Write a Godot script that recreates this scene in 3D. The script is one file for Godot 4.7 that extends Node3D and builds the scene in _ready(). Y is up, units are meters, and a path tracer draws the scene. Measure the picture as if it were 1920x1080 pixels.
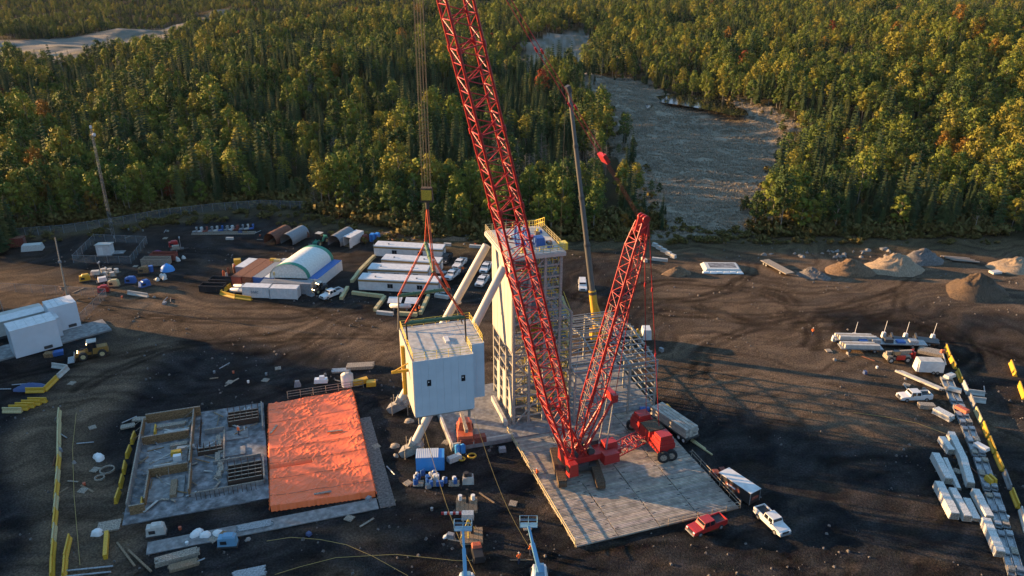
extends Node3D

# ---------------------------------------------------------------- shape collector
class Sh:
	var v := PackedVector3Array()
	var n := PackedVector3Array()
	var c := PackedColorArray()
	var col := Color.WHITE

	func tri(a: Vector3, b: Vector3, d: Vector3, na := Vector3.ZERO, nb := Vector3.ZERO, nd := Vector3.ZERO) -> void:
		var g := (b - a).cross(d - a)
		if na == Vector3.ZERO:
			na = -g.normalized()
			nb = na
			nd = na
		if g.dot(na + nb + nd) > 0.0:
			v.append(a); v.append(d); v.append(b)
			n.append(na); n.append(nd); n.append(nb)
		else:
			v.append(a); v.append(b); v.append(d)
			n.append(na); n.append(nb); n.append(nd)
		c.append(col); c.append(col); c.append(col)

	func quad(a: Vector3, b: Vector3, d: Vector3, e: Vector3, nr := Vector3.ZERO) -> void:
		if nr == Vector3.ZERO:
			nr = -(b - a).cross(d - a).normalized()
		tri(a, b, d, nr, nr, nr)
		tri(a, d, e, nr, nr, nr)

	# box with its own basis, centre o
	func box(o: Vector3, s: Vector3, t := Basis()) -> Sh:
		var x := t.x * s.x * 0.5
		var y := t.y * s.y * 0.5
		var z := t.z * s.z * 0.5
		for k in 2:
			var g := 1.0 if k == 0 else -1.0
			quad(o + x * g - y - z, o + x * g + y - z, o + x * g + y + z, o + x * g - y + z, t.x * g)
			quad(o + y * g - x - z, o + y * g + x - z, o + y * g + x + z, o + y * g - x + z, t.y * g)
			quad(o + z * g - x - y, o + z * g + x - y, o + z * g + x + y, o + z * g - x + y, t.z * g)
		return self

	# box standing on the point o
	func bx(x: float, y: float, z: float, sx: float, sy: float, sz: float, yaw := 0.0) -> Sh:
		return box(Vector3(x, y + sy * 0.5, z), Vector3(sx, sy, sz), Basis(Vector3.UP, yaw))

	# box whose top is drawn in (chamfer), standing on o
	func taper(x: float, y: float, z: float, sx: float, sy: float, sz: float, ix: float, iz: float, shift := 0.0) -> Sh:
		var lo := [Vector3(x - sx / 2, y, z - sz / 2), Vector3(x + sx / 2, y, z - sz / 2), Vector3(x + sx / 2, y, z + sz / 2), Vector3(x - sx / 2, y, z + sz / 2)]
		var hi := [Vector3(x - sx / 2 + ix + shift, y + sy, z - sz / 2 + iz), Vector3(x + sx / 2 - ix + shift, y + sy, z - sz / 2 + iz), Vector3(x + sx / 2 - ix + shift, y + sy, z + sz / 2 - iz), Vector3(x - sx / 2 + ix + shift, y + sy, z + sz / 2 - iz)]
		var m := Vector3(x, y + sy / 2, z)
		for i in 4:
			var j := (i + 1) % 4
			face([lo[i], lo[j], hi[j], hi[i]], m)
		face(hi, m)
		face(lo, m)
		return self

	# flat polygon facing away from m
	func face(p: Array, m: Vector3) -> void:
		var nr: Vector3 = (p[1] - p[0]).cross(p[2] - p[0]).normalized()
		var mid: Vector3 = (p[0] + p[1] + p[2]) / 3.0
		if nr.dot(mid - m) < 0.0:
			nr = -nr
		for i in range(1, p.size() - 1):
			tri(p[0], p[i], p[i + 1], nr, nr, nr)

	# straight bar of box section between two points
	func bar(a: Vector3, b: Vector3, w: float, h := -1.0) -> Sh:
		var d := b - a
		var l := d.length()
		if l < 0.001:
			return self
		d /= l
		var up := Vector3.UP if absf(d.y) < 0.95 else Vector3.BACK
		var s := up.cross(d).normalized()
		up = d.cross(s)
		return box((a + b) * 0.5, Vector3(w, w if h < 0 else h, l), Basis(s, up, d))

	func tube(a: Vector3, b: Vector3, r: float, k := 6, r2 := -1.0, caps := true) -> Sh:
		if r2 < 0.0:
			r2 = r
		var d := (b - a).normalized()
		var up := Vector3.UP if absf(d.y) < 0.95 else Vector3.BACK
		var s := up.cross(d).normalized()
		up = d.cross(s)
		for i in k:
			var p := TAU * i / k
			var q := TAU * (i + 1) / k
			var e := s * cos(p) + up * sin(p)
			var f := s * cos(q) + up * sin(q)
			tri(a + e * r, a + f * r, b + f * r2, e, f, f)
			if r2 > 0.001:
				tri(a + e * r, b + f * r2, b + e * r2, e, f, e)
			if caps:
				tri(a, a + e * r, a + f * r, -d, -d, -d)
				if r2 > 0.001:
					tri(b, b + e * r2, b + f * r2, d, d, d)
		return self

	# dome-ended tank lying along x
	func tank(o: Vector3, l: float, r: float, k := 12) -> Sh:
		var prof := [[-l / 2, 0.0], [-l / 2 + r * 0.12, r * 0.5], [-l / 2 + r * 0.5, r * 0.88], [-l / 2 + r, r], [l / 2 - r, r], [l / 2 - r * 0.5, r * 0.88], [l / 2 - r * 0.12, r * 0.5], [l / 2, 0.0]]
		for i in prof.size() - 1:
			for j in k:
				var a := TAU * j / k
				var b := TAU * (j + 1) / k
				var p0 := o + Vector3(prof[i][0], cos(a) * prof[i][1], sin(a) * prof[i][1])
				var p1 := o + Vector3(prof[i][0], cos(b) * prof[i][1], sin(b) * prof[i][1])
				var p2 := o + Vector3(prof[i + 1][0], cos(b) * prof[i + 1][1], sin(b) * prof[i + 1][1])
				var p3 := o + Vector3(prof[i + 1][0], cos(a) * prof[i + 1][1], sin(a) * prof[i + 1][1])
				if i > 0:
					tri(p0, p1, p2, (p0 - o) * Vector3(0.2, 1, 1), (p1 - o) * Vector3(0.2, 1, 1), (p2 - o) * Vector3(0.2, 1, 1))
				tri(p0, p2, p3, (p0 - o) * Vector3(0.9, 1, 1), (p2 - o) * Vector3(0.9, 1, 1), (p3 - o) * Vector3(0.9, 1, 1))
		return self

	# upright extrusion of a closed outline given in x/y, along z from z0 to z1
	func extrude(poly: PackedVector2Array, z0: float, z1: float) -> Sh:
		var mid := Vector3.ZERO
		for p in poly:
			mid += Vector3(p.x, p.y, 0)
		mid /= poly.size()
		mid.z = (z0 + z1) * 0.5
		for i in poly.size():
			var p := poly[i]
			var q := poly[(i + 1) % poly.size()]
			var out := Vector3((q - p).y, -(q - p).x, 0)
			if Geometry2D.is_point_in_polygon((p + q) * 0.5 + Vector2(out.x, out.y).normalized() * 0.01, poly):
				out = -out
			quad(Vector3(p.x, p.y, z0), Vector3(q.x, q.y, z0), Vector3(q.x, q.y, z1), Vector3(p.x, p.y, z1), out.normalized())
		var t := Geometry2D.triangulate_polygon(poly)
		for i in range(0, t.size(), 3):
			for z: float in [z0, z1]:
				var f := Vector3(0, 0, -1 if z == minf(z0, z1) else 1)
				tri(Vector3(poly[t[i]].x, poly[t[i]].y, z), Vector3(poly[t[i + 1]].x, poly[t[i + 1]].y, z), Vector3(poly[t[i + 2]].x, poly[t[i + 2]].y, z), f, f, f)
		return self

	# low lumpy heap, one closed skin on the ground
	func heap(rx: float, rz: float, h: float, sd: int, k := 22, rings := 7, sharp := 1.0, rough := 0.12) -> Sh:
		var rg := RandomNumberGenerator.new()
		rg.seed = sd
		var pts := []
		for i in rings + 1:
			var row := []
			var f := float(i) / rings
			for j in k:
				var a := TAU * j / k
				var w := 1.0 + (sin(a * 2.0 + sd) * 0.12 + sin(a * 3.0 + sd * 2.0) * 0.08)
				var rr := f * w
				var y := h * pow(maxf(0.0, 1.0 - f), sharp) * (1.0 + rg.randf_range(-rough, rough) * (1.0 - f) * f * 3.0)
				row.append(Vector3(cos(a) * rx * rr, y - (0.15 if i == rings else 0.0), sin(a) * rz * rr) + Vector3(rg.randf_range(-1, 1), 0, rg.randf_range(-1, 1)) * rough * f * 0.8)
			pts.append(row)
		var nrm := []
		for i in rings + 1:
			var row := []
			for j in k:
				var du: Vector3 = pts[i][(j + 1) % k] - pts[i][(j + k - 1) % k]
				var dv: Vector3 = pts[mini(i + 1, rings)][j] - pts[maxi(i - 1, 0)][j]
				var m := dv.cross(du)
				if i == 0 or m.length() < 0.0001:
					m = Vector3.UP
				if m.y < 0:
					m = -m
				row.append(m.normalized())
			nrm.append(row)
		for i in rings:
			for j in k:
				var j2 := (j + 1) % k
				tri(pts[i][j], pts[i + 1][j], pts[i + 1][j2], nrm[i][j], nrm[i + 1][j], nrm[i + 1][j2])
				if i > 0:
					tri(pts[i][j], pts[i + 1][j2], pts[i][j2], nrm[i][j], nrm[i + 1][j2], nrm[i][j2])
		return self

	func mesh(m: Material) -> ArrayMesh:
		var a := []
		a.resize(Mesh.ARRAY_MAX)
		a[Mesh.ARRAY_VERTEX] = v
		a[Mesh.ARRAY_NORMAL] = n
		a[Mesh.ARRAY_COLOR] = c
		var o := ArrayMesh.new()
		o.add_surface_from_arrays(Mesh.PRIMITIVE_TRIANGLES, a)
		o.surface_set_material(0, m)
		return o


# ---------------------------------------------------------------- nodes
var used := {}
var M := {}
var rng := RandomNumberGenerator.new()
const GRID := 0.29   # the site grid is turned this much (radians)


func numbered(called: String) -> String:
	var k: int = used.get(called, -1) + 1
	used[called] = k
	return called if k == 0 else "%s_%03d" % [called, k]


func tag(o: Node3D, label: String, category: String, group := "") -> Node3D:
	o.set_meta("label", label)
	o.set_meta("category", category)
	if group != "":
		o.set_meta("group", group)
	return o


func thing(called: String, label: String, category: String, at := Vector3.ZERO, yaw := 0.0, group := "") -> Node3D:
	var o := Node3D.new()
	o.name = numbered(called)
	add_child(o)
	o.position = at
	o.rotation.y = yaw
	return tag(o, label, category, group)


func part(parent: Node3D, called: String, sh: Sh, m: Material, at := Vector3.ZERO, yaw := 0.0) -> MeshInstance3D:
	return pm(parent, called, sh.mesh(m), at, yaw)


func pm(parent: Node3D, called: String, m: Mesh, at := Vector3.ZERO, yaw := 0.0) -> MeshInstance3D:
	var o := MeshInstance3D.new()
	o.name = called
	o.mesh = m
	parent.add_child(o, true)
	o.position = at
	o.rotation.y = yaw
	return o


func one(called: String, label: String, category: String, sh: Sh, m: Material, at := Vector3.ZERO, yaw := 0.0, group := "") -> MeshInstance3D:
	var o := MeshInstance3D.new()
	o.name = numbered(called)
	o.mesh = sh.mesh(m)
	add_child(o)
	o.position = at
	o.rotation.y = yaw
	tag(o, label, category, group)
	return o


func struct(called: String, sh: Sh, m: Material, at := Vector3.ZERO, yaw := 0.0) -> MeshInstance3D:
	var o := MeshInstance3D.new()
	o.name = numbered(called)
	o.mesh = sh.mesh(m)
	add_child(o)
	o.position = at
	o.rotation.y = yaw
	o.set_meta("kind", "structure")
	return o


func dup(src: Node3D, at: Vector3, yaw: float, label := "") -> Node3D:
	var o: Node3D = src.duplicate()
	var base := String(src.name)
	if base.length() > 4 and base[base.length() - 4] == "_" and base.right(3).is_valid_int():
		base = base.left(base.length() - 4)
	o.name = numbered(base)
	add_child(o)
	o.position = at
	o.rotation.y = yaw
	if label != "":
		o.set_meta("label", label)
	return o


# linear base colour -> material
func mk(key: String, r: float, g: float, b: float, rough := 0.8, metal := 0.0) -> StandardMaterial3D:
	var m := StandardMaterial3D.new()
	m.resource_name = key
	m.albedo_color = Color(r, g, b).linear_to_srgb()
	m.roughness = rough
	m.metallic = metal
	M[key] = m
	return m


func noise_tex(sd: int, freq: float, lo: Color, hi: Color, size := 512, oct := 5, mid := 0.5) -> NoiseTexture2D:
	var f := FastNoiseLite.new()
	f.noise_type = FastNoiseLite.TYPE_SIMPLEX_SMOOTH
	f.seed = sd
	f.frequency = freq
	f.fractal_octaves = oct
	f.fractal_gain = 0.6
	var g := Gradient.new()
	g.set_color(0, lo)
	g.set_color(1, hi)
	g.set_offset(0, mid - 0.35)
	g.set_offset(1, mid + 0.35)
	var t := NoiseTexture2D.new()
	t.width = size
	t.height = size
	t.seamless = true
	t.noise = f
	t.color_ramp = g
	return t


# give a material blotchy dirt and grain, world-sized patches
func worn(key: String, sd: int, scale: float, lo := 0.72, hi := 1.0, bump := 0.0) -> void:
	var m: StandardMaterial3D = M[key]
	m.albedo_texture = noise_tex(sd, 0.012, Color(lo, lo, lo), Color(hi, hi, hi))
	m.uv1_triplanar = true
	m.uv1_world_triplanar = true
	m.uv1_scale = Vector3.ONE * scale
	if bump > 0.0:
		m.heightmap_enabled = true
		m.heightmap_texture = noise_tex(sd + 7, 0.03, Color.BLACK, Color.WHITE)
		m.heightmap_scale = bump


func in_poly(p: Vector2, poly: Array) -> bool:
	return Geometry2D.is_point_in_polygon(p, PackedVector2Array(poly))


func materials() -> void:
	mk("white", 0.62, 0.62, 0.61, 0.5); worn("white", 11, 0.12, 0.9)
	mk("offwhite", 0.5, 0.485, 0.44, 0.7); worn("offwhite", 12, 0.12, 0.82)
	mk("clad", 0.46, 0.435, 0.38, 0.55); worn("clad", 13, 0.08, 0.94)
	mk("boxclad", 0.56, 0.62, 0.66, 0.45); worn("boxclad", 14, 0.06, 0.95)
	mk("steel", 0.36, 0.35, 0.31, 0.55); worn("steel", 15, 0.5, 0.75)
	mk("galv", 0.42, 0.44, 0.45, 0.45, 0.5); worn("galv", 16, 0.5, 0.7)
	mk("grey", 0.26, 0.28, 0.30, 0.6); worn("grey", 17, 0.5, 0.75)
	mk("black", 0.015, 0.015, 0.017, 0.6)
	mk("darkmetal", 0.06, 0.06, 0.06, 0.5, 0.3)
	mk("rubber", 0.02, 0.02, 0.02, 0.9)
	mk("red", 0.44, 0.026, 0.022, 0.38); worn("red", 18, 0.6, 0.8)
	mk("redrope", 0.16, 0.015, 0.015, 0.6)
	mk("orangesling", 0.62, 0.09, 0.03, 0.7)
	mk("yellow", 0.72, 0.42, 0.03, 0.55); worn("yellow", 19, 0.7, 0.75)
	mk("paleyellow", 0.62, 0.52, 0.26, 0.7); worn("paleyellow", 20, 0.7, 0.7)
	mk("railyellow", 0.75, 0.55, 0.06, 0.5)
	mk("concrete", 0.26, 0.26, 0.255, 0.9); worn("concrete", 21, 0.12, 0.72, 1.0, 0.6)
	mk("wetconcrete", 0.24, 0.25, 0.26, 0.75); worn("wetconcrete", 22, 0.08, 0.5, 1.0)
	mk("rust", 0.26, 0.10, 0.055, 0.85); worn("rust", 23, 0.4, 0.55)
	mk("rustred", 0.30, 0.07, 0.045, 0.8); worn("rustred", 24, 0.5, 0.55)
	mk("blue", 0.03, 0.13, 0.42, 0.5); worn("blue", 25, 0.6, 0.75)
	mk("brightblue", 0.04, 0.25, 0.62, 0.45)
	mk("liftblue", 0.12, 0.27, 0.40, 0.5)
	mk("navy", 0.04, 0.07, 0.17, 0.7)
	mk("green", 0.02, 0.19, 0.12, 0.6)
	mk("spreadgreen", 0.06, 0.16, 0.07, 0.5); worn("spreadgreen", 26, 1.0, 0.6)
	mk("loaderpaint", 0.36, 0.19, 0.025, 0.6); worn("loaderpaint", 40, 0.7, 0.6)
	mk("wood", 0.33, 0.24, 0.15, 0.9); worn("wood", 27, 0.8, 0.55)
	mk("plywood", 0.36, 0.22, 0.10, 0.85); worn("plywood", 28, 0.5, 0.5)
	mk("paletimber", 0.44, 0.38, 0.30, 0.9); worn("paletimber", 29, 0.6, 0.55)
	mk("matwood", 0.50, 0.44, 0.37, 0.9); worn("matwood", 30, 0.10, 0.74, 1.0, 0.4)
	mk("matwood2", 0.44, 0.39, 0.335, 0.9); worn("matwood2", 31, 0.10, 0.74, 1.0, 0.4)
	mk("matwood3", 0.55, 0.475, 0.385, 0.9); worn("matwood3", 32, 0.10, 0.74, 1.0, 0.4)
	mk("trackbrown", 0.16, 0.10, 0.055, 0.85); worn("trackbrown", 33, 0.6, 0.5)
	mk("tarp", 0.88, 0.16, 0.04, 0.40)
	mk("plastic", 0.66, 0.67, 0.66, 0.4)
	mk("wrap", 0.62, 0.62, 0.58, 0.45); worn("wrap", 34, 0.6, 0.75)
	mk("fabricwhite", 0.72, 0.72, 0.66, 0.6); worn("fabricwhite", 35, 0.25, 0.85)
	mk("tan", 0.26, 0.165, 0.06, 0.7)
	mk("glass", 0.012, 0.016, 0.02, 0.08)
	mk("lamp", 0.8, 0.75, 0.6, 0.4)
	M.lamp.emission_enabled = true
	M.lamp.emission = Color(1.0, 0.85, 0.6)
	M.lamp.emission_energy_multiplier = 6.0
	mk("hivis", 0.8, 0.16, 0.03, 0.8)
	mk("skin", 0.45, 0.28, 0.2, 0.7)
	mk("jeans", 0.03, 0.04, 0.07, 0.9)
	mk("orange", 0.62, 0.13, 0.05, 0.5); worn("orange", 36, 0.7, 0.7)
	mk("boomgrey", 0.09, 0.09, 0.085, 0.45)
	mk("rope", 0.07, 0.06, 0.05, 0.8)
	mk("yellowrope", 0.34, 0.25, 0.08, 0.8)
	mk("sand", 0.36, 0.27, 0.18, 0.95); worn("sand", 37, 0.3, 0.7, 1.0, 4.0)
	mk("soil", 0.22, 0.14, 0.08, 0.95); worn("soil", 38, 0.3, 0.6, 1.0, 6.0)
	mk("darksoil", 0.13, 0.085, 0.05, 0.95); worn("darksoil", 41, 0.3, 0.6, 1.0, 6.0)
	mk("gravelgrey", 0.20, 0.18, 0.165, 0.95); worn("gravelgrey", 39, 0.3, 0.6, 1.0, 6.0)
	mk("mesh", 0.35, 0.37, 0.38, 0.7)
	M.mesh.transparency = BaseMaterial3D.TRANSPARENCY_ALPHA
	M.mesh.albedo_color.a = 0.17
	mk("water", 0.012, 0.014, 0.012, 0.06)
	mk("bark", 0.10, 0.08, 0.06, 0.95)
	mk("birch", 0.25, 0.225, 0.19, 0.9)
	mk("deadwood", 0.22, 0.19, 0.16, 0.95)
	for q in [["rebar", 0.05, 0.03, 0.02], ["rock", 0.2, 0.19, 0.175]]:
		mk(q[0], q[1], q[2], q[3], 0.9)


# ---------------------------------------------------------------- the land
const BOG := [Vector2(35.23, -427.01), Vector2(61.79, -458.72), Vector2(75.66, -408.06), Vector2(105.76, -359.58), Vector2(118.19, -324.67), Vector2(105.39, -287.33), Vector2(91.53, -258.39), Vector2(78.67, -228.87), Vector2(69.64, -204.82), Vector2(64.37, -193.99), Vector2(33.91, -193.99), Vector2(35.56, -213.89), Vector2(37.81, -245.82), Vector2(39.75, -279.56), Vector2(38.97, -311.28), Vector2(35.93, -345.71), Vector2(30.83, -386.47)]
const MEADOW := [Vector2(-10.71, -466.38), Vector2(1.85, -569.62), Vector2(16.33, -632.21), Vector2(58.78, -676.44), Vector2(60.29, -581.18), Vector2(42.22, -517.84), Vector2(44.39, -466.38), Vector2(29.46, -447.68), Vector2(2.95, -447.68)]
const CLEARING := [Vector2(-470.28, -718.07), Vector2(-387.07, -755.07), Vector2(-354.36, -841.26), Vector2(-329.76, -979.8), Vector2(-284.44, -878.66), Vector2(-279.28, -700.84), Vector2(-276.61, -593.18), Vector2(-283.75, -517.84), Vector2(-333.06, -499.54)]
const STRIP := [Vector2(403.7, -1230.21), Vector2(527.92, -1230.21), Vector2(727.03, -1126.94), Vector2(587.94, -905.43), Vector2(467.86, -996.12), Vector2(412.65, -1086.28)]
const FENCE := [Vector2(-153.29, -199.69), Vector2(-137.76, -202.23), Vector2(-122.56, -206.14), Vector2(-112.14, -212.02), Vector2(-101.79, -219.67), Vector2(-88.46, -225.73), Vector2(-75.31, -229.4), Vector2(-57.21, -227.29), Vector2(-42.31, -223.68)]
var hn := FastNoiseLite.new()
var gn := FastNoiseLite.new()


func bump2(x: float, z: float, cx: float, cz: float, rx: float, rz: float) -> float:
	return exp(-pow((x - cx) / rx, 2.0) - pow((z - cz) / rz, 2.0))


# how far the far edge of the yard lies (z) at this x
func yard_edge(x: float) -> float:
	var e := -196.0
	if x < -30.0:
		e = lerpf(-200.0, -228.0, clampf((-30.0 - x) / 45.0, 0, 1))
		if x < -75.0:
			e = lerpf(-228.0, -200.0, clampf((-75.0 - x) / 63.0, 0, 1))
	return e


func land(x: float, z: float) -> float:
	var out := maxf(0.0, yard_edge(x) - z)
	out = maxf(out, maxf(0.0, -118.0 - x - maxf(0.0, (-150.0 - z) * 0.35)))
	var k := clampf(out / 70.0, 0.0, 1.0)
	k = k * k * (3.0 - 2.0 * k)
	var h := 9.0 * bump2(x, z, -90, -420, 170, 110) + 24.0 * bump2(x, z, 270, -440, 130, 210) + 9.0 * bump2(x, z, -60, -720, 260, 120) + 16.0 * bump2(x, z, 350, -900, 300, 160)
	h -= 7.0 * bump2(x, z, -420, -690, 260, 110)
	h += 14.0 * bump2(x, z, -500, -1250, 500, 200) + 12.0 * bump2(x, z, 200, -1500, 600, 250)
	h += hn.get_noise_2d(x, z) * 11.0 * clampf(out / 200.0, 0.0, 1.0)
	h -= 2.0 * bump2(x, z, 70, -290, 60, 110)
	return h * k


func open_land(x: float, z: float) -> bool:
	var p := Vector2(x + gn.get_noise_2d(x * 2.0, z * 2.0) * 9.0, z + gn.get_noise_2d(z * 2.0, x * 2.0) * 12.0)
	return in_poly(p, BOG) or in_poly(p, MEADOW) or in_poly(p, CLEARING) or in_poly(p, STRIP)


func ground_colour(x: float, z: float) -> Color:
	var big := gn.get_noise_2d(x * 0.6, z * 0.6)
	var fine := gn.get_noise_2d(x * 5.0 + 300.0, z * 5.0)
	var bend := gn.get_noise_2d(x * 0.45 + 55.0, z * 0.45) * 22.0
	var su := x * 0.96 - z * 0.28
	var sv := z * 0.96 + x * 0.28 + bend
	var streak := gn.get_noise_2d(su * 0.8, sv * 6.0)
	var rut := gn.get_noise_2d(su * 0.9 + 150.0, sv * 17.0)
	var out := yard_edge(x) - z
	if out > 6.0 + big * 6.0:
		if open_land(x, z):
			var g := Color(0.46, 0.385, 0.285).lerp(Color(0.22, 0.185, 0.14), clampf(0.45 + fine * 0.9 + gn.get_noise_2d(x * 1.3, z * 3.0 + 60.0) * 1.1, 0, 1))
			if z < -600.0:
				g = Color(0.34, 0.31, 0.27).lerp(Color(0.22, 0.20, 0.15), clampf(0.5 + fine * 2.0, 0, 1))
			return g
		return Color(0.05, 0.045, 0.025).lerp(Color(0.09, 0.075, 0.04), clampf(0.5 + fine, 0, 1))
	# yard: brown packed soil and crushed rock, darkened where shade is painted in
	var soil := Color(0.205, 0.146, 0.098).lerp(Color(0.105, 0.078, 0.056), clampf(0.5 + streak * 1.6, 0, 1))
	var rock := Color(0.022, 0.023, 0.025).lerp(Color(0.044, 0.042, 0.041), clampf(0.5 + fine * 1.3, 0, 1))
	# crushed rock also paints shade on near half and parking, soil the sunlit ground
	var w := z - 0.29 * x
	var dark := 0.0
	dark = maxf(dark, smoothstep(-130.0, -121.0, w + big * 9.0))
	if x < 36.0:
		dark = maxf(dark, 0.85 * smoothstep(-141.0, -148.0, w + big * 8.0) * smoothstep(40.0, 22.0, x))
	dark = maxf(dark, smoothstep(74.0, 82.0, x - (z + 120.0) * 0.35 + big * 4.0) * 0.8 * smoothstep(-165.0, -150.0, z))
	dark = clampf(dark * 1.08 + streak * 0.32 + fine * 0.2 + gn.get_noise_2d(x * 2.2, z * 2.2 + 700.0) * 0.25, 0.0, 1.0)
	# browner patches near the bottom
	dark -= 0.5 * smoothstep(0.15, 0.45, gn.get_noise_2d(x * 1.6 + 90.0, z * 3.2)) * smoothstep(-100.0, -88.0, z)
	# haul road at the far left
	var xr := lerpf(-74.0, -55.0, smoothstep(-110.0, -80.0, z))
	dark -= 0.95 * smoothstep(10.0, 4.5, absf(x - xr)) * smoothstep(-156.0, -140.0, z)
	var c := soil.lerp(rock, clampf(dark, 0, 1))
	c = c.lerp(c * 0.42, clampf(tracks(x, z), 0.0, 1.0))
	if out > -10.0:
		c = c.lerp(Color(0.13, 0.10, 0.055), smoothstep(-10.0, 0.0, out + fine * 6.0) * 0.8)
	return c * (1.0 + fine * 0.25 + rut * 0.75 + streak * 0.35)


# wheel ruts: [centre x, centre z, radius, from angle, to angle]
const ARCS := [[78.0, -141.0, 9.0, -3.2, 1.6], [78.5, -142.0, 12.5, -3.2, 1.2], [62.0, -172.0, 26.0, 0.2, 2.6], [40.0, -150.0, 22.0, -2.8, 0.6], [48.0, -215.0, 62.0, 0.7, 2.4], [52.0, -160.0, 10.0, -1.0, 2.9], [-40.0, -60.0, 84.0, -2.4, -1.0], [-58.0, -205.0, 55.0, 0.4, 2.3], [-52.0, -120.0, 23.0, -3.1, -0.9], [95.0, -120.0, 20.0, 1.6, 4.4], [20.0, -60.0, 24.0, -2.6, -0.7], [66.0, -118.0, 34.0, -2.9, -0.4], [30.0, -190.0, 30.0, 0.2, 1.8], [-66.0, -100.0, 60.0, 4.9, 6.0]]


func tracks(x: float, z: float) -> float:
	var k := 0.0
	var wob := gn.get_noise_2d(x * 1.2 + 40.0, z * 1.2) * 2.2
	for a in ARCS:
		var dx: float = x - a[0]
		var dz: float = z - a[1]
		var r := sqrt(dx * dx + dz * dz) + wob
		var e: float = absf(absf(r - a[2]) - 1.0)
		if e > 1.1:
			continue
		var t := atan2(dz, dx)
		var inside: bool = (t > a[3] and t < a[4]) or (t + TAU > a[3] and t + TAU < a[4])
		if inside:
			k = maxf(k, smoothstep(1.1, 0.2, e))
	return k * clampf(0.9 + gn.get_noise_2d(x * 4.0, z * 4.0) * 0.9, 0.0, 1.0)


func sheet(xs: PackedFloat32Array, zs: PackedFloat32Array, lift: float) -> ArrayMesh:
	var v := PackedVector3Array()
	var n := PackedVector3Array()
	var c := PackedColorArray()
	var idx := PackedInt32Array()
	var w := xs.size()
	for z in zs:
		for x in xs:
			var y := land(x, z)
			var rut := 0.0
			if yard_edge(x) < z:
				rut = gn.get_noise_2d(x * 3.0, z * 3.0) * 0.10 - 0.10 + gn.get_noise_2d((x * 0.96 - z * 0.28) * 1.5, (z * 0.96 + x * 0.28) * 9.0) * 0.06 - 0.08 * tracks(x, z)
			v.append(Vector3(x, y + rut + lift, z))
			n.append(Vector3(land(x - 1.0, z) - land(x + 1.0, z) - (gn.get_noise_2d(x * 3.0 + 1.5, z * 3.0) - gn.get_noise_2d(x * 3.0 - 1.5, z * 3.0)) * 0.2, 2.0, land(x, z - 1.0) - land(x, z + 1.0)).normalized())
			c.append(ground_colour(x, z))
	for j in zs.size() - 1:
		for i in w - 1:
			var a := j * w + i
			idx.append_array(PackedInt32Array([a, a + 1, a + w, a + 1, a + w + 1, a + w]))
	var arr := []
	arr.resize(Mesh.ARRAY_MAX)
	arr[Mesh.ARRAY_VERTEX] = v
	arr[Mesh.ARRAY_NORMAL] = n
	arr[Mesh.ARRAY_COLOR] = c
	arr[Mesh.ARRAY_INDEX] = idx
	var o := ArrayMesh.new()
	o.add_surface_from_arrays(Mesh.PRIMITIVE_TRIANGLES, arr)
	return o


func spaced(marks: Array) -> PackedFloat32Array:
	# [from, step, to, step, to ...]
	var r := PackedFloat32Array()
	var p: float = marks[0]
	var i := 1
	while i < marks.size():
		while p < marks[i + 1] - 0.01:
			r.append(p)
			p += marks[i]
		p = marks[i + 1]
		i += 2
	r.append(p)
	return r


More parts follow.
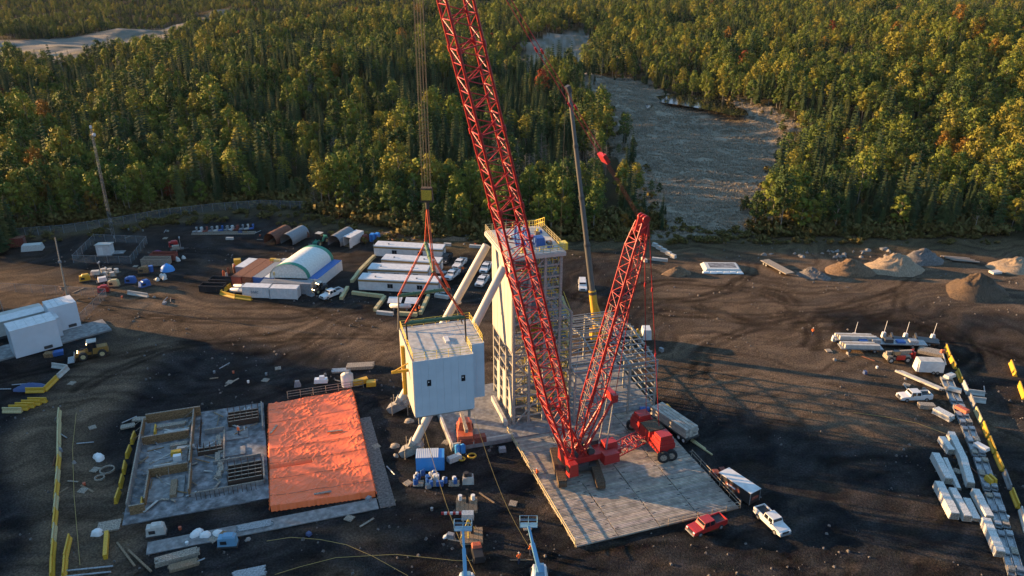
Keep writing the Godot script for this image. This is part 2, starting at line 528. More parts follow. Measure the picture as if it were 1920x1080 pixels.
func build_land() -> void:
	var xs := spaced([-2600.0, 200.0, -1000.0, 40.0, -360.0, 8.0, -140.0, 0.7, 132.0, 6.0, 360.0, 40.0, 1000.0, 200.0, 2600.0])
	var zs := spaced([-3000.0, 150.0, -1500.0, 40.0, -800.0, 12.0, -420.0, 5.0, -236.0, 1.4, -200.0, 0.7, -70.0, 12.0, 60.0])
	var m := StandardMaterial3D.new()
	m.resource_name = "earth"
	m.vertex_color_use_as_albedo = true
	m.roughness = 0.97
	m.metallic_specular = 0.12
	m.albedo_texture = noise_tex(51, 0.02, Color(0.62, 0.62, 0.62), Color(1, 1, 1), 1024, 6)
	m.uv1_triplanar = true
	m.uv1_world_triplanar = true
	m.uv1_scale = Vector3.ONE * 0.11
	m.heightmap_enabled = true
	m.heightmap_texture = noise_tex(52, 0.03, Color.BLACK, Color.WHITE, 1024, 6)
	m.heightmap_scale = 6.0
	var mesh := sheet(xs, zs, 0.0)
	mesh.surface_set_material(0, m)
	var o := MeshInstance3D.new()
	o.name = "ground"
	o.mesh = mesh
	add_child(o)
	o.set_meta("kind", "structure")
	# the pond in the bog and a sliver of water in the far clearing
	var pond := Sh.new()
	var pts := [Vector2(68.41, -383.75), Vector2(78.1, -389.22), Vector2(90.14, -385.1), Vector2(99.19, -371.93), Vector2(101.68, -347.95), Vector2(99.64, -337), Vector2(92.85, -337), Vector2(86.29, -347.95), Vector2(76.92, -359.58), Vector2(68.56, -366.9)]
	var y := -1.0
	for p in pts:
		y = maxf(y, land(p.x, p.y))
	var pv := []
	for p in pts:
		pv.append(Vector3(p.x, y + 0.25, p.y))
	pond.face(pv, Vector3(pts[0].x, y - 10.0, pts[0].y))
	struct("pond", pond, M.water)
	var brook := Sh.new()
	var bp := [Vector2(60.35, -364.43), Vector2(64.97, -371.93), Vector2(63.94, -359.58), Vector2(60.02, -356.01)]
	var bv := []
	for p in bp:
		bv.append(Vector3(p.x, land(p.x, p.y) + 0.35, p.y))
	brook.face(bv, Vector3(bp[0].x, -20, bp[0].y))
	struct("stream_pool", brook, M.water)
	var far := Sh.new()
	var fp := [Vector2(-295.05, -853.38), Vector2(-296.27, -905.43), Vector2(-273.82, -841.26), Vector2(-274.35, -806.81)]
	var fv := []
	for p in fp:
		fv.append(Vector3(p.x, land(p.x, p.y) + 1.2, p.y))
	far.face(fv, Vector3(fp[0].x, -60, fp[0].y))
	struct("far_pool", far, M.water)


# ---------------------------------------------------------------- trees
var leafy := []      # [trunk mesh, crown mesh]
var spruce := []
var bare := []
var LEAFCOL := [Color(0.170, 0.215, 0.040), Color(0.095, 0.145, 0.034), Color(0.250, 0.245, 0.044), Color(0.055, 0.095, 0.030), Color(0.26, 0.15, 0.03), Color(0.25, 0.06, 0.03)]
var SPRUCECOL := [Color(0.034, 0.056, 0.022), Color(0.052, 0.076, 0.026), Color(0.088, 0.10, 0.032)]


func leaf_material(key: String, col: Color) -> StandardMaterial3D:
	var m := mk(key, col.r, col.g, col.b, 0.75)
	m.vertex_color_use_as_albedo = true
	m.metallic_specular = 0.25
	m.backlight_enabled = true
	m.backlight = Color(col.r * 0.6, col.g * 0.6, col.b * 0.4).linear_to_srgb()
	return m


func puff(sh: Sh, rg: RandomNumberGenerator, o: Vector3, r: Vector3, count: int, size: float) -> void:
	# a clump of leaf sprays spread through an ellipsoid, most near its skin
	for i in count:
		var d := Vector3(rg.randfn(), rg.randfn(), rg.randfn()).normalized()
		if d.y < -0.5:
			d.y *= -0.6
		var p := o + d * r * rg.randf_range(0.55, 1.08)
		var nr := (d + Vector3(rg.randfn(), rg.randfn(), rg.randfn()) * 0.18).normalized()
		var fl := (d + Vector3(rg.randfn(), rg.randfn(), rg.randfn()) * 0.5).normalized()
		var a := fl.cross(Vector3(rg.randfn(), rg.randfn(), rg.randfn())).normalized()
		var b := fl.cross(a)
		var s := size * rg.randf_range(0.6, 1.3)
		var g := rg.randf_range(0.62, 1.0)
		sh.col = Color(g, g * rg.randf_range(0.92, 1.0), g * 0.9)
		sh.tri(p + a * s, p - a * s * 0.5 + b * s * 0.8, p - a * s * 0.5 - b * s * 0.8, nr, nr, nr)
		if i % 2 == 0:
			sh.tri(p - a * s * 0.9 + nr * 0.1, p + a * s * 0.6 - b * s * 0.7, p + a * s * 0.5 + b * s * 0.7, nr, nr, nr)


func make_tree_meshes() -> void:
	for k in 5:
		var rg := RandomNumberGenerator.new()
		rg.seed = 400 + k
		var h: float = [12.5, 14.5, 11.0, 15.5, 9.5][k]
		var t := Sh.new()
		t.tube(Vector3(0, -0.6, 0), Vector3(0.15, h * 0.5, 0.1), 0.13, 5, 0.09, false)
		t.tube(Vector3(0.15, h * 0.5, 0.1), Vector3(0.0, h * 0.9, 0.0), 0.09, 4, 0.03, false)
		var cr := Sh.new()
		var lobes := 12 + k % 3
		for i in lobes:
			var f := float(i) / (lobes - 1)
			var a := i * 2.4 + k
			var y := lerpf(h * [0.36, 0.44, 0.3, 0.42, 0.28][k], h * 0.92, f)
			var spread: float = (sin(f * PI * 0.85 + 0.35)) * h * [0.17, 0.12, 0.2, 0.14, 0.19][k]
			var p := Vector3(cos(a) * spread, y, sin(a) * spread)
			t.tube(Vector3(0.1, y - h * 0.14, 0.05), p, 0.06, 3, 0.02, false)
			var r := h * rg.randf_range(0.085, 0.14)
			puff(cr, rg, p, Vector3(r, r * 0.85, r), 84, 0.30)
		leafy.append([t, cr])
	for k in 4:
		var rg := RandomNumberGenerator.new()
		rg.seed = 500 + k
		var h: float = [15.0, 12.0, 17.0, 9.0][k]
		var t := Sh.new()
		t.tube(Vector3(0, -0.6, 0), Vector3(0, h * 0.97, 0), 0.17, 5, 0.02, false)
		var cr := Sh.new()
		var tiers := 17
		for i in tiers:
			var f := float(i) / tiers
			var y := lerpf(h * 0.13, h * 0.98, f)
			var rad: float = (h * [0.115, 0.13, 0.095, 0.15][k]) * pow(1.0 - f, 0.8) + 0.25
			var arms := 10 - int(f * 5.0)
			for j in arms:
				var a := TAU * (j + rg.randf_range(-0.3, 0.3)) / arms + i * 0.7
				var d := Vector3(cos(a), 0, sin(a))
				var s := Vector3(-d.z, 0, d.x)
				var l: float = rad * rg.randf_range(0.7, 1.15)
				var g := rg.randf_range(0.6, 1.0)
				cr.col = Color(g, g, g * 0.95)
				var root := Vector3(0, y + l * 0.22, 0)
				var tip := Vector3(0, y - l * 0.28, 0) + d * l
				var wd := l * 0.30 + 0.15
				cr.tri(root, tip + s * wd * 0.3, root * 0.45 + tip * 0.55 + s * wd - Vector3(0, 0.25, 0))
				cr.tri(root, tip - s * wd * 0.3, root * 0.45 + tip * 0.55 - s * wd - Vector3(0, 0.25, 0))
				cr.tri(root, tip + s * wd * 0.3, tip - s * wd * 0.3)
				cr.tri(root * 0.5 + tip * 0.5 + s * wd * 0.6, root * 0.5 + tip * 0.5 - s * wd * 0.6, root * 0.2 + tip * 0.8 - Vector3(0, l * 0.28, 0))
		spruce.append([t, cr])
	for k in 2:
		var rg := RandomNumberGenerator.new()
		rg.seed = 600 + k
		var h := 9.0 + k * 2.0
		var t := Sh.new()
		t.tube(Vector3(0, -0.6, 0), Vector3(0, h, 0), 0.13, 5, 0.02, false)
		var cr := Sh.new()
		for i in 46:
			var y := rg.randf_range(h * 0.25, h * 0.97)
			var a := rg.randf() * TAU
			var l := (1.0 - y / h) * 2.6 + 0.5
			var tip := Vector3(cos(a) * l, y + l * rg.randf_range(0.1, 0.7), sin(a) * l)
			cr.tube(Vector3(0, y, 0), tip, 0.035, 3, 0.008, false)
			for q in 3:
				var m := Vector3(0, y, 0).lerp(tip, rg.randf_range(0.4, 0.95))
				cr.tube(m, m + Vector3(rg.randfn() * 0.5, rg.randf_range(0.1, 0.7), rg.randfn() * 0.5), 0.02, 3, 0.006, false)
		bare.append([t, cr])


func tree_allowed(x: float, z: float) -> bool:
	if z > yard_edge(x) - 8.0 - gn.get_noise_2d(x * 4.0, 7.0) * 5.0:
		return false
	if open_land(x, z):
		return false
	# track beside the bog
	if absf(x - (26.0 + (-200.0 - z) * 0.13)) < 2.5 and z > -330.0:
		return false
	return true


func build_forest() -> void:
	make_tree_meshes()
	var lm := []
	for i in LEAFCOL.size():
		lm.append(leaf_material("foliage_%d" % i, LEAFCOL[i]))
	var sm := []
	for i in SPRUCECOL.size():
		sm.append(leaf_material("needles_%d" % i, SPRUCECOL[i]))
	var tall := RandomNumberGenerator.new()
	tall.seed = 77
	# [position, kind 0 leafy 1 spruce 2 bare, variant, colour index, scale, turn]
	var near := []
	var far := {}
	var half := 960.0 / 1493.0
	var z := -70.0
	while z > -1500.0:
		var step := 3.9
		if z < -430.0:
			step = 4.9
		if z < -800.0:
			step = 6.0
		var reach := (28.4 - 0.919 * z) * half
		var x0 := -reach - 10.0
		if z > -420.0:
			x0 = minf(x0, -215.0)
		var x := x0
		while x < reach + 14.0:
			var px := x + tall.randf_range(-0.45, 0.45) * step
			var pz := z + tall.randf_range(-0.45, 0.45) * step
			var pick := tall.randf()
			var sc := tall.randf_range(0.55, 1.0) + (0.22 if tall.randf() < 0.12 else 0.0)
			var turn := tall.randf() * TAU
			var hue := tall.randf()
			var vr := tall.randi()
			x += step
			var ok := false
			if pz > -200.0:
				# the belt of trees along the left of the yard, beyond the picture
				ok = px < -128.0 + maxf(0.0, (pz + 150.0) * 0.4) and pz < -96.0
				var w := pz - 0.325 * px
				# a gap left open so the sun reaches a strip of the yard
				if w < -118.0 and w > -146.0:
					ok = false
				sc = maxf(sc, 0.95) * 1.3
			else:
				ok = tree_allowed(px, pz)
				if not ok and hue < 0.22 and pz < -206.0 and pz > -520.0 and open_land(px, pz) and not (open_land(px - 9.0, pz) and open_land(px + 9.0, pz)):
					ok = true
					sc *= 0.5
			if not ok:
				continue
			# stands of conifers and of broadleaf trees
			var stand := gn.get_noise_2d(px * 0.55 + 500.0, pz * 0.55)
			if tall.randf() < 0.07 and pz < -200.0:
				continue
			sc *= 1.0 + gn.get_noise_2d(px * 1.1 + 210.0, pz * 1.1) * 0.55
			var con := 0.30 + stand * 1.4
			con += 0.6 * bump2(px, pz, -20, -330, 70, 90) + 0.3 * bump2(px, pz, -110, -400, 90, 60) - 0.25 * bump2(px, pz, 190, -330, 110, 120) - 0.22 * bump2(px, pz, -90, -240, 90, 26)
			var kind := 1 if pick < con else 0
			if (bump2(px, pz, 12, -262, 26, 22) > 0.45 and pick > 0.35) or (pick > 0.975 and pz > -600.0):
				kind = 2
			var ci := 0
			if kind == 0:
				var warm := hue + gn.get_noise_2d(px * 1.4, pz * 1.4 + 900.0) * 0.35
				ci = 3 if warm < 0.18 else 1 if warm < 0.42 else 0 if warm < 0.74 else 2 if warm < 1.06 else 4 if warm < 1.12 else 5
				vr = vr % 5
			elif kind == 1:
				ci = 0 if hue < 0.45 else 1 if hue < 0.8 else 2
				vr = vr % 4
			else:
				ci = 0
				vr = vr % 2
			if kind == 1:
				sc *= 1.12
			if pz < -800.0:
				sc *= 0.72
			var at := Vector3(px, land(px, pz), pz)
			var depth := 28.4 - 0.919 * pz - 0.394 * at.y
			var seen := absf(px) < depth * half + 2.0 and pz < -195.0
			var rec := [at, kind, vr, ci, sc, turn, depth]
			if seen and depth < 330.0:
				near.append(rec)
			else:
				var key := "%d_%d_%d" % [kind, vr, ci]
				if not far.has(key):
					far[key] = []
				far[key].append(rec)
		z -= step
	near.sort_custom(func(p, q): return p[6] < q[6])
	var count := [0, 0, 0]
	var bank := {}
	var what := [["birch_tree", "tree"], ["spruce_tree", "tree"], ["bare_tree", "tree"]]
	var tone := ["yellow-green leafy", "mid-green leafy", "golden-yellow leafy", "dark olive leafy", "orange autumn", "red autumn"]
	for r in near:
		var kind: int = r[1]
		if count[kind] >= [260, 220, 60][kind]:
			var key := "%d_%d_%d" % [kind, r[2], r[3]]
			if not far.has(key):
				far[key] = []
			far[key].append(r)
			continue
		count[kind] += 1
		var src: Array = [leafy, spruce, bare][kind][r[2]]
		var bk := "%d_%d_%d" % [kind, r[2], r[3]]
		if not bank.has(bk):
			var tm: Material = [M.birch, M.bark, M.deadwood][kind]
			var cm: Material = lm[r[3]] if kind == 0 else sm[r[3]] if kind == 1 else M.deadwood
			bank[bk] = [src[0].mesh(tm), src[1].mesh(cm)]
		var where := "behind the chain-link fence" if r[0].x < -30.0 else "beyond the bog" if r[0].x > 85.0 else "between yard and bog"
		var lb := ""
		var size := "small" if r[4] < 0.7 else "middle-sized" if r[4] < 0.92 else "tall"
		if kind == 0:
			lb = "%s %s tree with pale trunk %s" % [size, tone[r[3]], where]
		elif kind == 1:
			lb = "%s %s pointed spruce tree %s" % [size, ["dark green", "mid green", "light olive"][r[3]], where]
		else:
			lb = "%s bare grey leafless tree %s" % [size, where]
		var o := thing(what[kind][0], lb, "tree", r[0], r[5], "trees at the forest edge %s" % where)
		o.scale = Vector3.ONE * r[4]
		pm(o, "trunk", bank[bk][0])
		pm(o, "crown", bank[bk][1])
	# the forest beyond, one mass
	var wood := Node3D.new()
	wood.name = "forest"
	wood.set_meta("kind", "stuff")
	wood.set_meta("label", "mixed forest of spruce and yellowing birch covering the hills")
	wood.set_meta("category", "forest")
	add_child(wood)
	for key in far:
		var list: Array = far[key]
		var kind: int = list[0][1]
		var src: Array = [leafy, spruce, bare][kind][list[0][2]]
		for layer in 2:
			if layer == 0 and kind == 1:
				continue
			var mm := MultiMesh.new()
			mm.transform_format = MultiMesh.TRANSFORM_3D
			var mt: Material = ([M.birch, M.bark, M.deadwood][kind]) if layer == 0 else (lm[list[0][3]] if kind == 0 else sm[list[0][3]] if kind == 1 else M.deadwood)
			mm.mesh = src[layer].mesh(mt)
			mm.instance_count = list.size()
			for i in list.size():
				var r: Array = list[i]
				mm.set_instance_transform(i, Transform3D(Basis(Vector3.UP, r[5]).scaled(Vector3.ONE * r[4]), r[0]))
			var o := MultiMeshInstance3D.new()
			o.name = "trunks" if layer == 0 else "crowns"
			o.multimesh = mm
			o.set_meta("kind", "stuff")
			wood.add_child(o, true)
	print("trees ", count, " far ", far.values().map(func(a): return a.size()).reduce(func(a, b): return a + b))


func scatter_stuff(called: String, label: String, category: String, sh: Sh, m: Material, spots: Array) -> void:
	var mm := MultiMesh.new()
	mm.transform_format = MultiMesh.TRANSFORM_3D
	mm.mesh = sh.mesh(m)
	mm.instance_count = spots.size()
	for i in spots.size():
		var s: float = spots[i][1]
		mm.set_instance_transform(i, Transform3D(Basis(Vector3.UP, spots[i][2]).scaled(Vector3(s, s * spots[i][3], s)), spots[i][0]))
	var o := MultiMeshInstance3D.new()
	o.name = numbered(called)
	o.multimesh = mm
	add_child(o)
	tag(o, label, category)
	o.set_meta("kind", "stuff")


func build_undergrowth() -> void:
	var rg := RandomNumberGenerator.new()
	rg.seed = 12
	# bog grass
	var tuft := Sh.new()
	for i in 9:
		var a := rg.randf() * TAU
		var d := Vector3(cos(a), 0, sin(a))
		var s := Vector3(-d.z, 0, d.x)
		var g := rg.randf_range(0.7, 1.0)
		tuft.col = Color(g, g, g)
		tuft.tri(d * 0.1 + s * 0.22, d * 0.1 - s * 0.22, d * rg.randf_range(0.4, 0.9) + Vector3(0, rg.randf_range(0.5, 0.9), 0))
	var gm := mk("boggrass", 0.42, 0.355, 0.265, 0.95)
	gm.vertex_color_use_as_albedo = true
	var spots := []
	for i in 90000:
		var x := rg.randf_range(10.0, 130.0)
		var z := rg.randf_range(-460.0, -205.0)
		if open_land(x, z) and gn.get_noise_2d(x * 2.5, z * 6.0) > -0.22:
			spots.append([Vector3(x, land(x, z) - 0.05, z), rg.randf_range(0.4, 0.95), rg.randf() * TAU, rg.randf_range(0.6, 1.2)])
	scatter_stuff("bog_grass", "pale straw-coloured marsh grass covering the open bog", "grass", tuft, gm, spots)
	# scrub on the bank between yard and fence and round the bog
	var bush := Sh.new()
	for i in 4:
		puff(bush, rg, Vector3(cos(i * 1.7) * 0.4, 0.5 + 0.15 * i, sin(i * 1.7) * 0.4), Vector3(0.55, 0.5, 0.55), 20, 0.24)
	var bm := leaf_material("scrub", Color(0.15, 0.125, 0.04))
	spots = []
	for i in 2600:
		var x := rg.randf_range(-140.0, 130.0)
		var e := yard_edge(x)
		var z := e + rg.randf_range(-12.0, 9.0) if x < -25.0 else e + rg.randf_range(-14.0, -1.0)
		if gn.get_noise_2d(x * 3.0, z * 5.0 + 40.0) < 0.02:
			continue
		spots.append([Vector3(x, land(x, z) - 0.1, z), rg.randf_range(0.4, 1.25), rg.randf() * TAU, rg.randf_range(0.6, 1.2)])
	for i in 3800:
		var x := rg.randf_range(-150.0, 135.0)
		var z := yard_edge(x) - rg.randf_range(7.0, 26.0)
		if not open_land(x, z):
			spots.append([Vector3(x, land(x, z) - 0.1, z), rg.randf_range(0.8, 2.4), rg.randf() * TAU, rg.randf_range(0.8, 1.4)])
	for i in 900:
		var x := rg.randf_range(14.0, 125.0)
		var z := rg.randf_range(-400.0, -205.0)
		if open_land(x, z) and (not open_land(x - 7.0, z) or not open_land(x + 7.0, z)):
			spots.append([Vector3(x, land(x, z) - 0.1, z), rg.randf_range(0.6, 2.2), rg.randf() * TAU, 1.1])
	scatter_stuff("scrub", "low brown and yellow scrub on the bank along the yard", "scrub", bush, bm, spots)
	# stones and clods over the yard
	var stone := Sh.new()
	stone.taper(0, -0.05, 0, 0.3, 0.22, 0.24, 0.07, 0.06)
	spots = []
	for i in 5200:
		var x := rg.randf_range(-115.0, 125.0)
		var z := rg.randf_range(-200.0, -70.0)
		if gn.get_noise_2d(x * 1.5 + 70.0, z * 1.5) < 0.05:
			continue
		spots.append([Vector3(x, -0.08, z), pow(rg.randf(), 3.0) * 1.3 + 0.35, rg.randf() * TAU, rg.randf_range(0.6, 1.1)])
	scatter_stuff("loose_stones", "loose grey stones scattered over the dirt yard", "stones", stone, M.gravelgrey, spots)


# ---------------------------------------------------------------- shared pieces
var unit := {}


func stretch(o: Node3D, a: Vector3, b: Vector3, w: float, h: float) -> void:
	var d := b - a
	var l := d.length()
	d /= l
	var up := Vector3.UP if absf(d.y) < 0.97 else Vector3.BACK
	var s := up.cross(d).normalized()
	up = d.cross(s)
	o.transform = Transform3D(Basis(s * w, up * h, d * l), (a + b) * 0.5)


func rod(parent: Node3D, called: String, a: Vector3, b: Vector3, r: float, m: Material, sides := 6) -> MeshInstance3D:
	var key := "rod%d_%s" % [sides, m.resource_name]
	if not unit.has(key):
		unit[key] = Sh.new().tube(Vector3(0, 0, -0.5), Vector3(0, 0, 0.5), 0.5, sides).mesh(m)
	var o := pm(parent, called, unit[key])
	stretch(o, a, b, r * 2.0, r * 2.0)
	return o


func beam(parent: Node3D, called: String, a: Vector3, b: Vector3, w: float, h: float, m: Material) -> MeshInstance3D:
	var key := "beam_" + m.resource_name
	if not unit.has(key):
		unit[key] = Sh.new().box(Vector3.ZERO, Vector3.ONE).mesh(m)
	var o := pm(parent, called, unit[key])
	stretch(o, a, b, w, h)
	return o


func wheel(parent: Node3D, at: Vector3, r: float, w: float, along_x := false, rim := "galv") -> void:
	var key := "wheel_%.2f_%.2f_%s_%s" % [r, w, along_x, rim]
	var ax := Vector3(1, 0, 0) if along_x else Vector3(0, 0, 1)
	if not unit.has(key):
		var t := Sh.new()
		t.tube(-ax * w * 0.5, ax * w * 0.5, r, 14)
		unit[key] = [t.mesh(M.rubber), Sh.new().tube(-ax * (w * 0.5 + 0.02), ax * (w * 0.5 + 0.02), r * 0.55, 10).mesh(M[rim])]
	var o := pm(parent, "wheel", unit[key][0], at)
	pm(o, "rim", unit[key][1])


func rails(parent: Node3D, pts: Array, height: float, every: float, m: Material, rows := 2, r := 0.035) -> void:
	for i in pts.size() - 1:
		var a: Vector3 = pts[i]
		var b: Vector3 = pts[i + 1]
		var n := maxi(1, int(round(a.distance_to(b) / every)))
		for k in n + 1:
			if k == n and i < pts.size() - 2:
				continue
			var p := a.lerp(b, float(k) / n)
			rod(parent, "rail_post", p, p + Vector3(0, height, 0), r, m, 4)
		for k in rows:
			var up := Vector3(0, height * (k + 1.0) / rows - 0.02, 0)
			rod(parent, "handrail", a + up, b + up, r, m, 4)


var truck_src := {}


func pickup(label: String, paint: String, at: Vector3, yaw: float, style := "bed") -> Node3D:
	var key := paint + style
	if truck_src.has(key):
		return dup(truck_src[key], at, yaw, label)
	var t := thing("pickup_truck" if style == "bed" else "van", label, "truck" if style == "bed" else "van", at, yaw, "vehicles parked round the yard")
	truck_src[key] = t
	var pm_: Material = M[paint]
	var b := Sh.new()
	# sill and fenders, nose towards +x
	b.extrude(PackedVector2Array([Vector2(-2.95, 0.55), Vector2(-2.95, 1.12), Vector2(1.25, 1.16), Vector2(2.6, 1.06), Vector2(2.92, 0.9), Vector2(2.95, 0.5), Vector2(2.3, 0.42), Vector2(-2.3, 0.42)]), -0.98, 0.98)
	var body := part(t, "body", b, pm_)
	var cab := Sh.new()
	var back := -0.95 if style == "bed" else -2.75
	cab.taper((1.35 + back) / 2, 1.13, 0, 1.35 - back, 0.78, 1.86, 0.30, 0.16, -0.05)
	part(t, "cab", cab, pm_)
	if style == "bed":
		part(t, "cargo_bed", Sh.new().bx(-1.98, 1.10, 0, 1.75, 0.055, 1.6), M.black)
		for s: float in [-1, 1]:
			part(t, "bed_side", Sh.new().bx(-1.97, 1.1, s * 0.89, 1.95, 0.28, 0.16), pm_)
		part(t, "tailgate", Sh.new().bx(-2.9, 1.1, 0, 0.1, 0.28, 1.62), pm_)
	var top := 1.86
	# glass sits just proud of the tapered cab
	var ws := Sh.new()
	ws.quad(Vector3(1.30, 1.22, -0.82), Vector3(1.30, 1.22, 0.82), Vector3(1.035, top, 0.74), Vector3(1.035, top, -0.74), Vector3(0.9, 0.4, 0))
	part(t, "windshield", ws, M.glass)
	var rw := Sh.new()
	rw.quad(Vector3(back - 0.0, 1.28, -0.75), Vector3(back, 1.28, 0.75), Vector3(back + 0.21, top, 0.7), Vector3(back + 0.21, top, -0.7), Vector3(-0.9, 0.3, 0))
	part(t, "rear_window", rw, M.glass)
	for s: float in [-1, 1]:
		var spans := [[-0.72, 0.1], [0.2, 1.0]] if style == "bed" else [[-2.4, -1.3], [-1.2, -0.1], [0.0, 0.95]]
		for q in spans:
			var sw := Sh.new()
			sw.quad(Vector3(q[0], 1.25, s * 0.925), Vector3(q[1], 1.25, s * 0.925), Vector3(q[1] - 0.1, 1.82, s * 0.805), Vector3(q[0] + 0.05, 1.82, s * 0.805), Vector3(0, 0.2, s))
			part(t, "side_window", sw, M.glass)
		part(t, "headlight", Sh.new().bx(2.86, 0.82, s * 0.74, 0.14, 0.18, 0.34), M.plastic)
		part(t, "mirror", Sh.new().bx(0.95, 1.2, s * 1.08, 0.12, 0.2, 0.2), M.black)
		wheel(t, Vector3(1.85, 0.4, s * 0.88), 0.4, 0.28)
		wheel(t, Vector3(-1.85, 0.4, s * 0.88), 0.4, 0.28)
	part(t, "bumper", Sh.new().bx(2.98, 0.42, 0, 0.16, 0.26, 1.9), M.galv)
	t.scale = Vector3.ONE * 0.94
	part(t, "grille", Sh.new().bx(2.93, 0.7, 0, 0.06, 0.3, 1.1), M.black)
	return t


func zig(l: float, h: float, w: float, base := 0.12) -> Sh:
	# container skin: corrugated walls and flat top, standing on the origin
	var sh := Sh.new()
	var pts := []
	var n := int(l / 0.55)
	for s: float in [-1, 1]:
		for i in n * 2 + 1:
			var x := lerpf(-l / 2, l / 2, float(i) / (n * 2)) * -s
			pts.append(Vector3(x, 0, s * (w / 2 - (0.06 if i % 2 == 1 else 0.0))))
	var m := Vector3(0, h / 2, 0)
	for i in pts.size():
		var p: Vector3 = pts[i]
		var q: Vector3 = pts[(i + 1) % pts.size()]
		sh.face([p + Vector3(0, base, 0), q + Vector3(0, base, 0), q + Vector3(0, h, 0), p + Vector3(0, h, 0)], m)
	sh.quad(Vector3(-l / 2, h, -w / 2), Vector3(l / 2, h, -w / 2), Vector3(l / 2, h, w / 2), Vector3(-l / 2, h, w / 2), Vector3.UP)
	return sh


func container(label: String, at: Vector3, yaw: float, l: float, paint: String, top := "", h := 2.6, w := 2.44, group := "") -> Node3D:
	var t := thing("shipping_container", label, "container", at, yaw, group)
	part(t, "shell", zig(l, h, w), M[paint])
	if top != "":
		part(t, "roof", Sh.new().bx(0, h + 0.003, 0, l - 0.05, 0.04, w - 0.05), M[top])
	for s: float in [-1, 1]:
		part(t, "door" if s > 0 else "end_panel", Sh.new().bx(s * (l / 2 + 0.02), 0.2, 0, 0.05, h - 0.35, w - 0.2), M[paint])
		for k: float in [-1, 1]:
			part(t, "corner_post", Sh.new().bx(s * (l / 2 - 0.05), 0, k * (w / 2 - 0.05), 0.16, h + 0.02, 0.16), M[paint])
	for k: float in [-0.6, -0.2, 0.2, 0.6]:
		rod(t, "lock_bar", Vector3(l / 2 + 0.07, 0.3, k), Vector3(l / 2 + 0.07, h - 0.3, k), 0.025, M.galv, 4)
	return t


func jersey(l: float) -> Sh:
	var sh := Sh.new()
	return sh.extrude(PackedVector2Array([Vector2(-0.34, 0), Vector2(-0.32, 0.18), Vector2(-0.13, 0.42), Vector2(-0.09, 0.95), Vector2(0.09, 0.95), Vector2(0.13, 0.42), Vector2(0.32, 0.18), Vector2(0.34, 0)]), -l / 2 + 0.05, l / 2 - 0.05)


# a run of separate barriers along a line of ground points; paints cycle
func barrier_run(pts: Array, l: float, paints: Array, label: String, group: String, block := false) -> void:
	for i in pts.size() - 1:
		var a := Vector3(pts[i].x, 0, pts[i].y)
		var b := Vector3(pts[i + 1].x, 0, pts[i + 1].y)
		var n := maxi(1, int(round(a.distance_to(b) / l)))
		for k in n:
			var p := a.lerp(b, (k + 0.5) / n)
			var d := b - a
			var sl := d.length() / n
			var yaw := atan2(d.x, d.z) + rng.randf_range(-0.04, 0.04)
			var sh := Sh.new().taper(0, 0, 0, 0.75, 0.72, sl - 0.08, 0.02, 0.02) if block else jersey(sl)
			var pt: String = paints[rng.randi() % paints.size()]
			one("concrete_block" if block else "jersey_barrier", label % [{"yellow": "yellow-painted", "paleyellow": "faded yellow", "concrete": "grey", "offwhite": "off-white", "white": "white"}[pt]], "barrier", sh, M[pt], p + Vector3(0, -0.04, 0), yaw, group)


func person(label: String, at: Vector3, yaw: float) -> void:
	var t := thing("person", label, "person", at, yaw, "workers in orange high-visibility clothing")
	var b := Sh.new()
	for s: float in [-1, 1]:
		b.tube(Vector3(0.05 * s, 0.05, 0.1 * s), Vector3(0, 0.5, 0.09 * s), 0.065, 7, 0.08)
		b.tube(Vector3(0, 0.5, 0.09 * s), Vector3(0, 0.95, 0.1 * s), 0.08, 7, 0.11)
		b.bx(0.09 * s + 0.05, 0, 0.1 * s, 0.27, 0.09, 0.1)
	part(t, "trousers", b, M.jeans)
	var j := Sh.new()
	j.tube(Vector3(0, 0.9, 0), Vector3(0, 1.2, 0), 0.17, 9, 0.19)
	j.tube(Vector3(0, 1.2, 0), Vector3(0, 1.47, 0), 0.2, 9, 0.12)
	for s: float in [-1, 1]:
		j.tube(Vector3(0, 1.42, 0.19 * s), Vector3(0.04, 1.15, 0.26 * s), 0.07, 6, 0.06)
		j.tube(Vector3(0.04, 1.15, 0.26 * s), Vector3(0.2, 0.98, 0.22 * s), 0.055, 6, 0.045)
	part(t, "jacket", j, M.hivis)
	var h := Sh.new()
	h.tube(Vector3(0, 1.45, 0), Vector3(0, 1.53, 0), 0.06, 7)
	h.tube(Vector3(0.02, 1.52, 0), Vector3(0.02, 1.66, 0), 0.085, 9, 0.1)
	for s: float in [-1, 1]:
		h.tube(Vector3(0.2, 0.98, 0.22 * s), Vector3(0.28, 0.93, 0.21 * s), 0.04, 5, 0.03)
	part(t, "head", h, M.skin)
	part(t, "hard_hat", Sh.new().tube(Vector3(0.02, 1.66, 0), Vector3(0.02, 1.78, 0), 0.135, 9, 0.06), M.white)


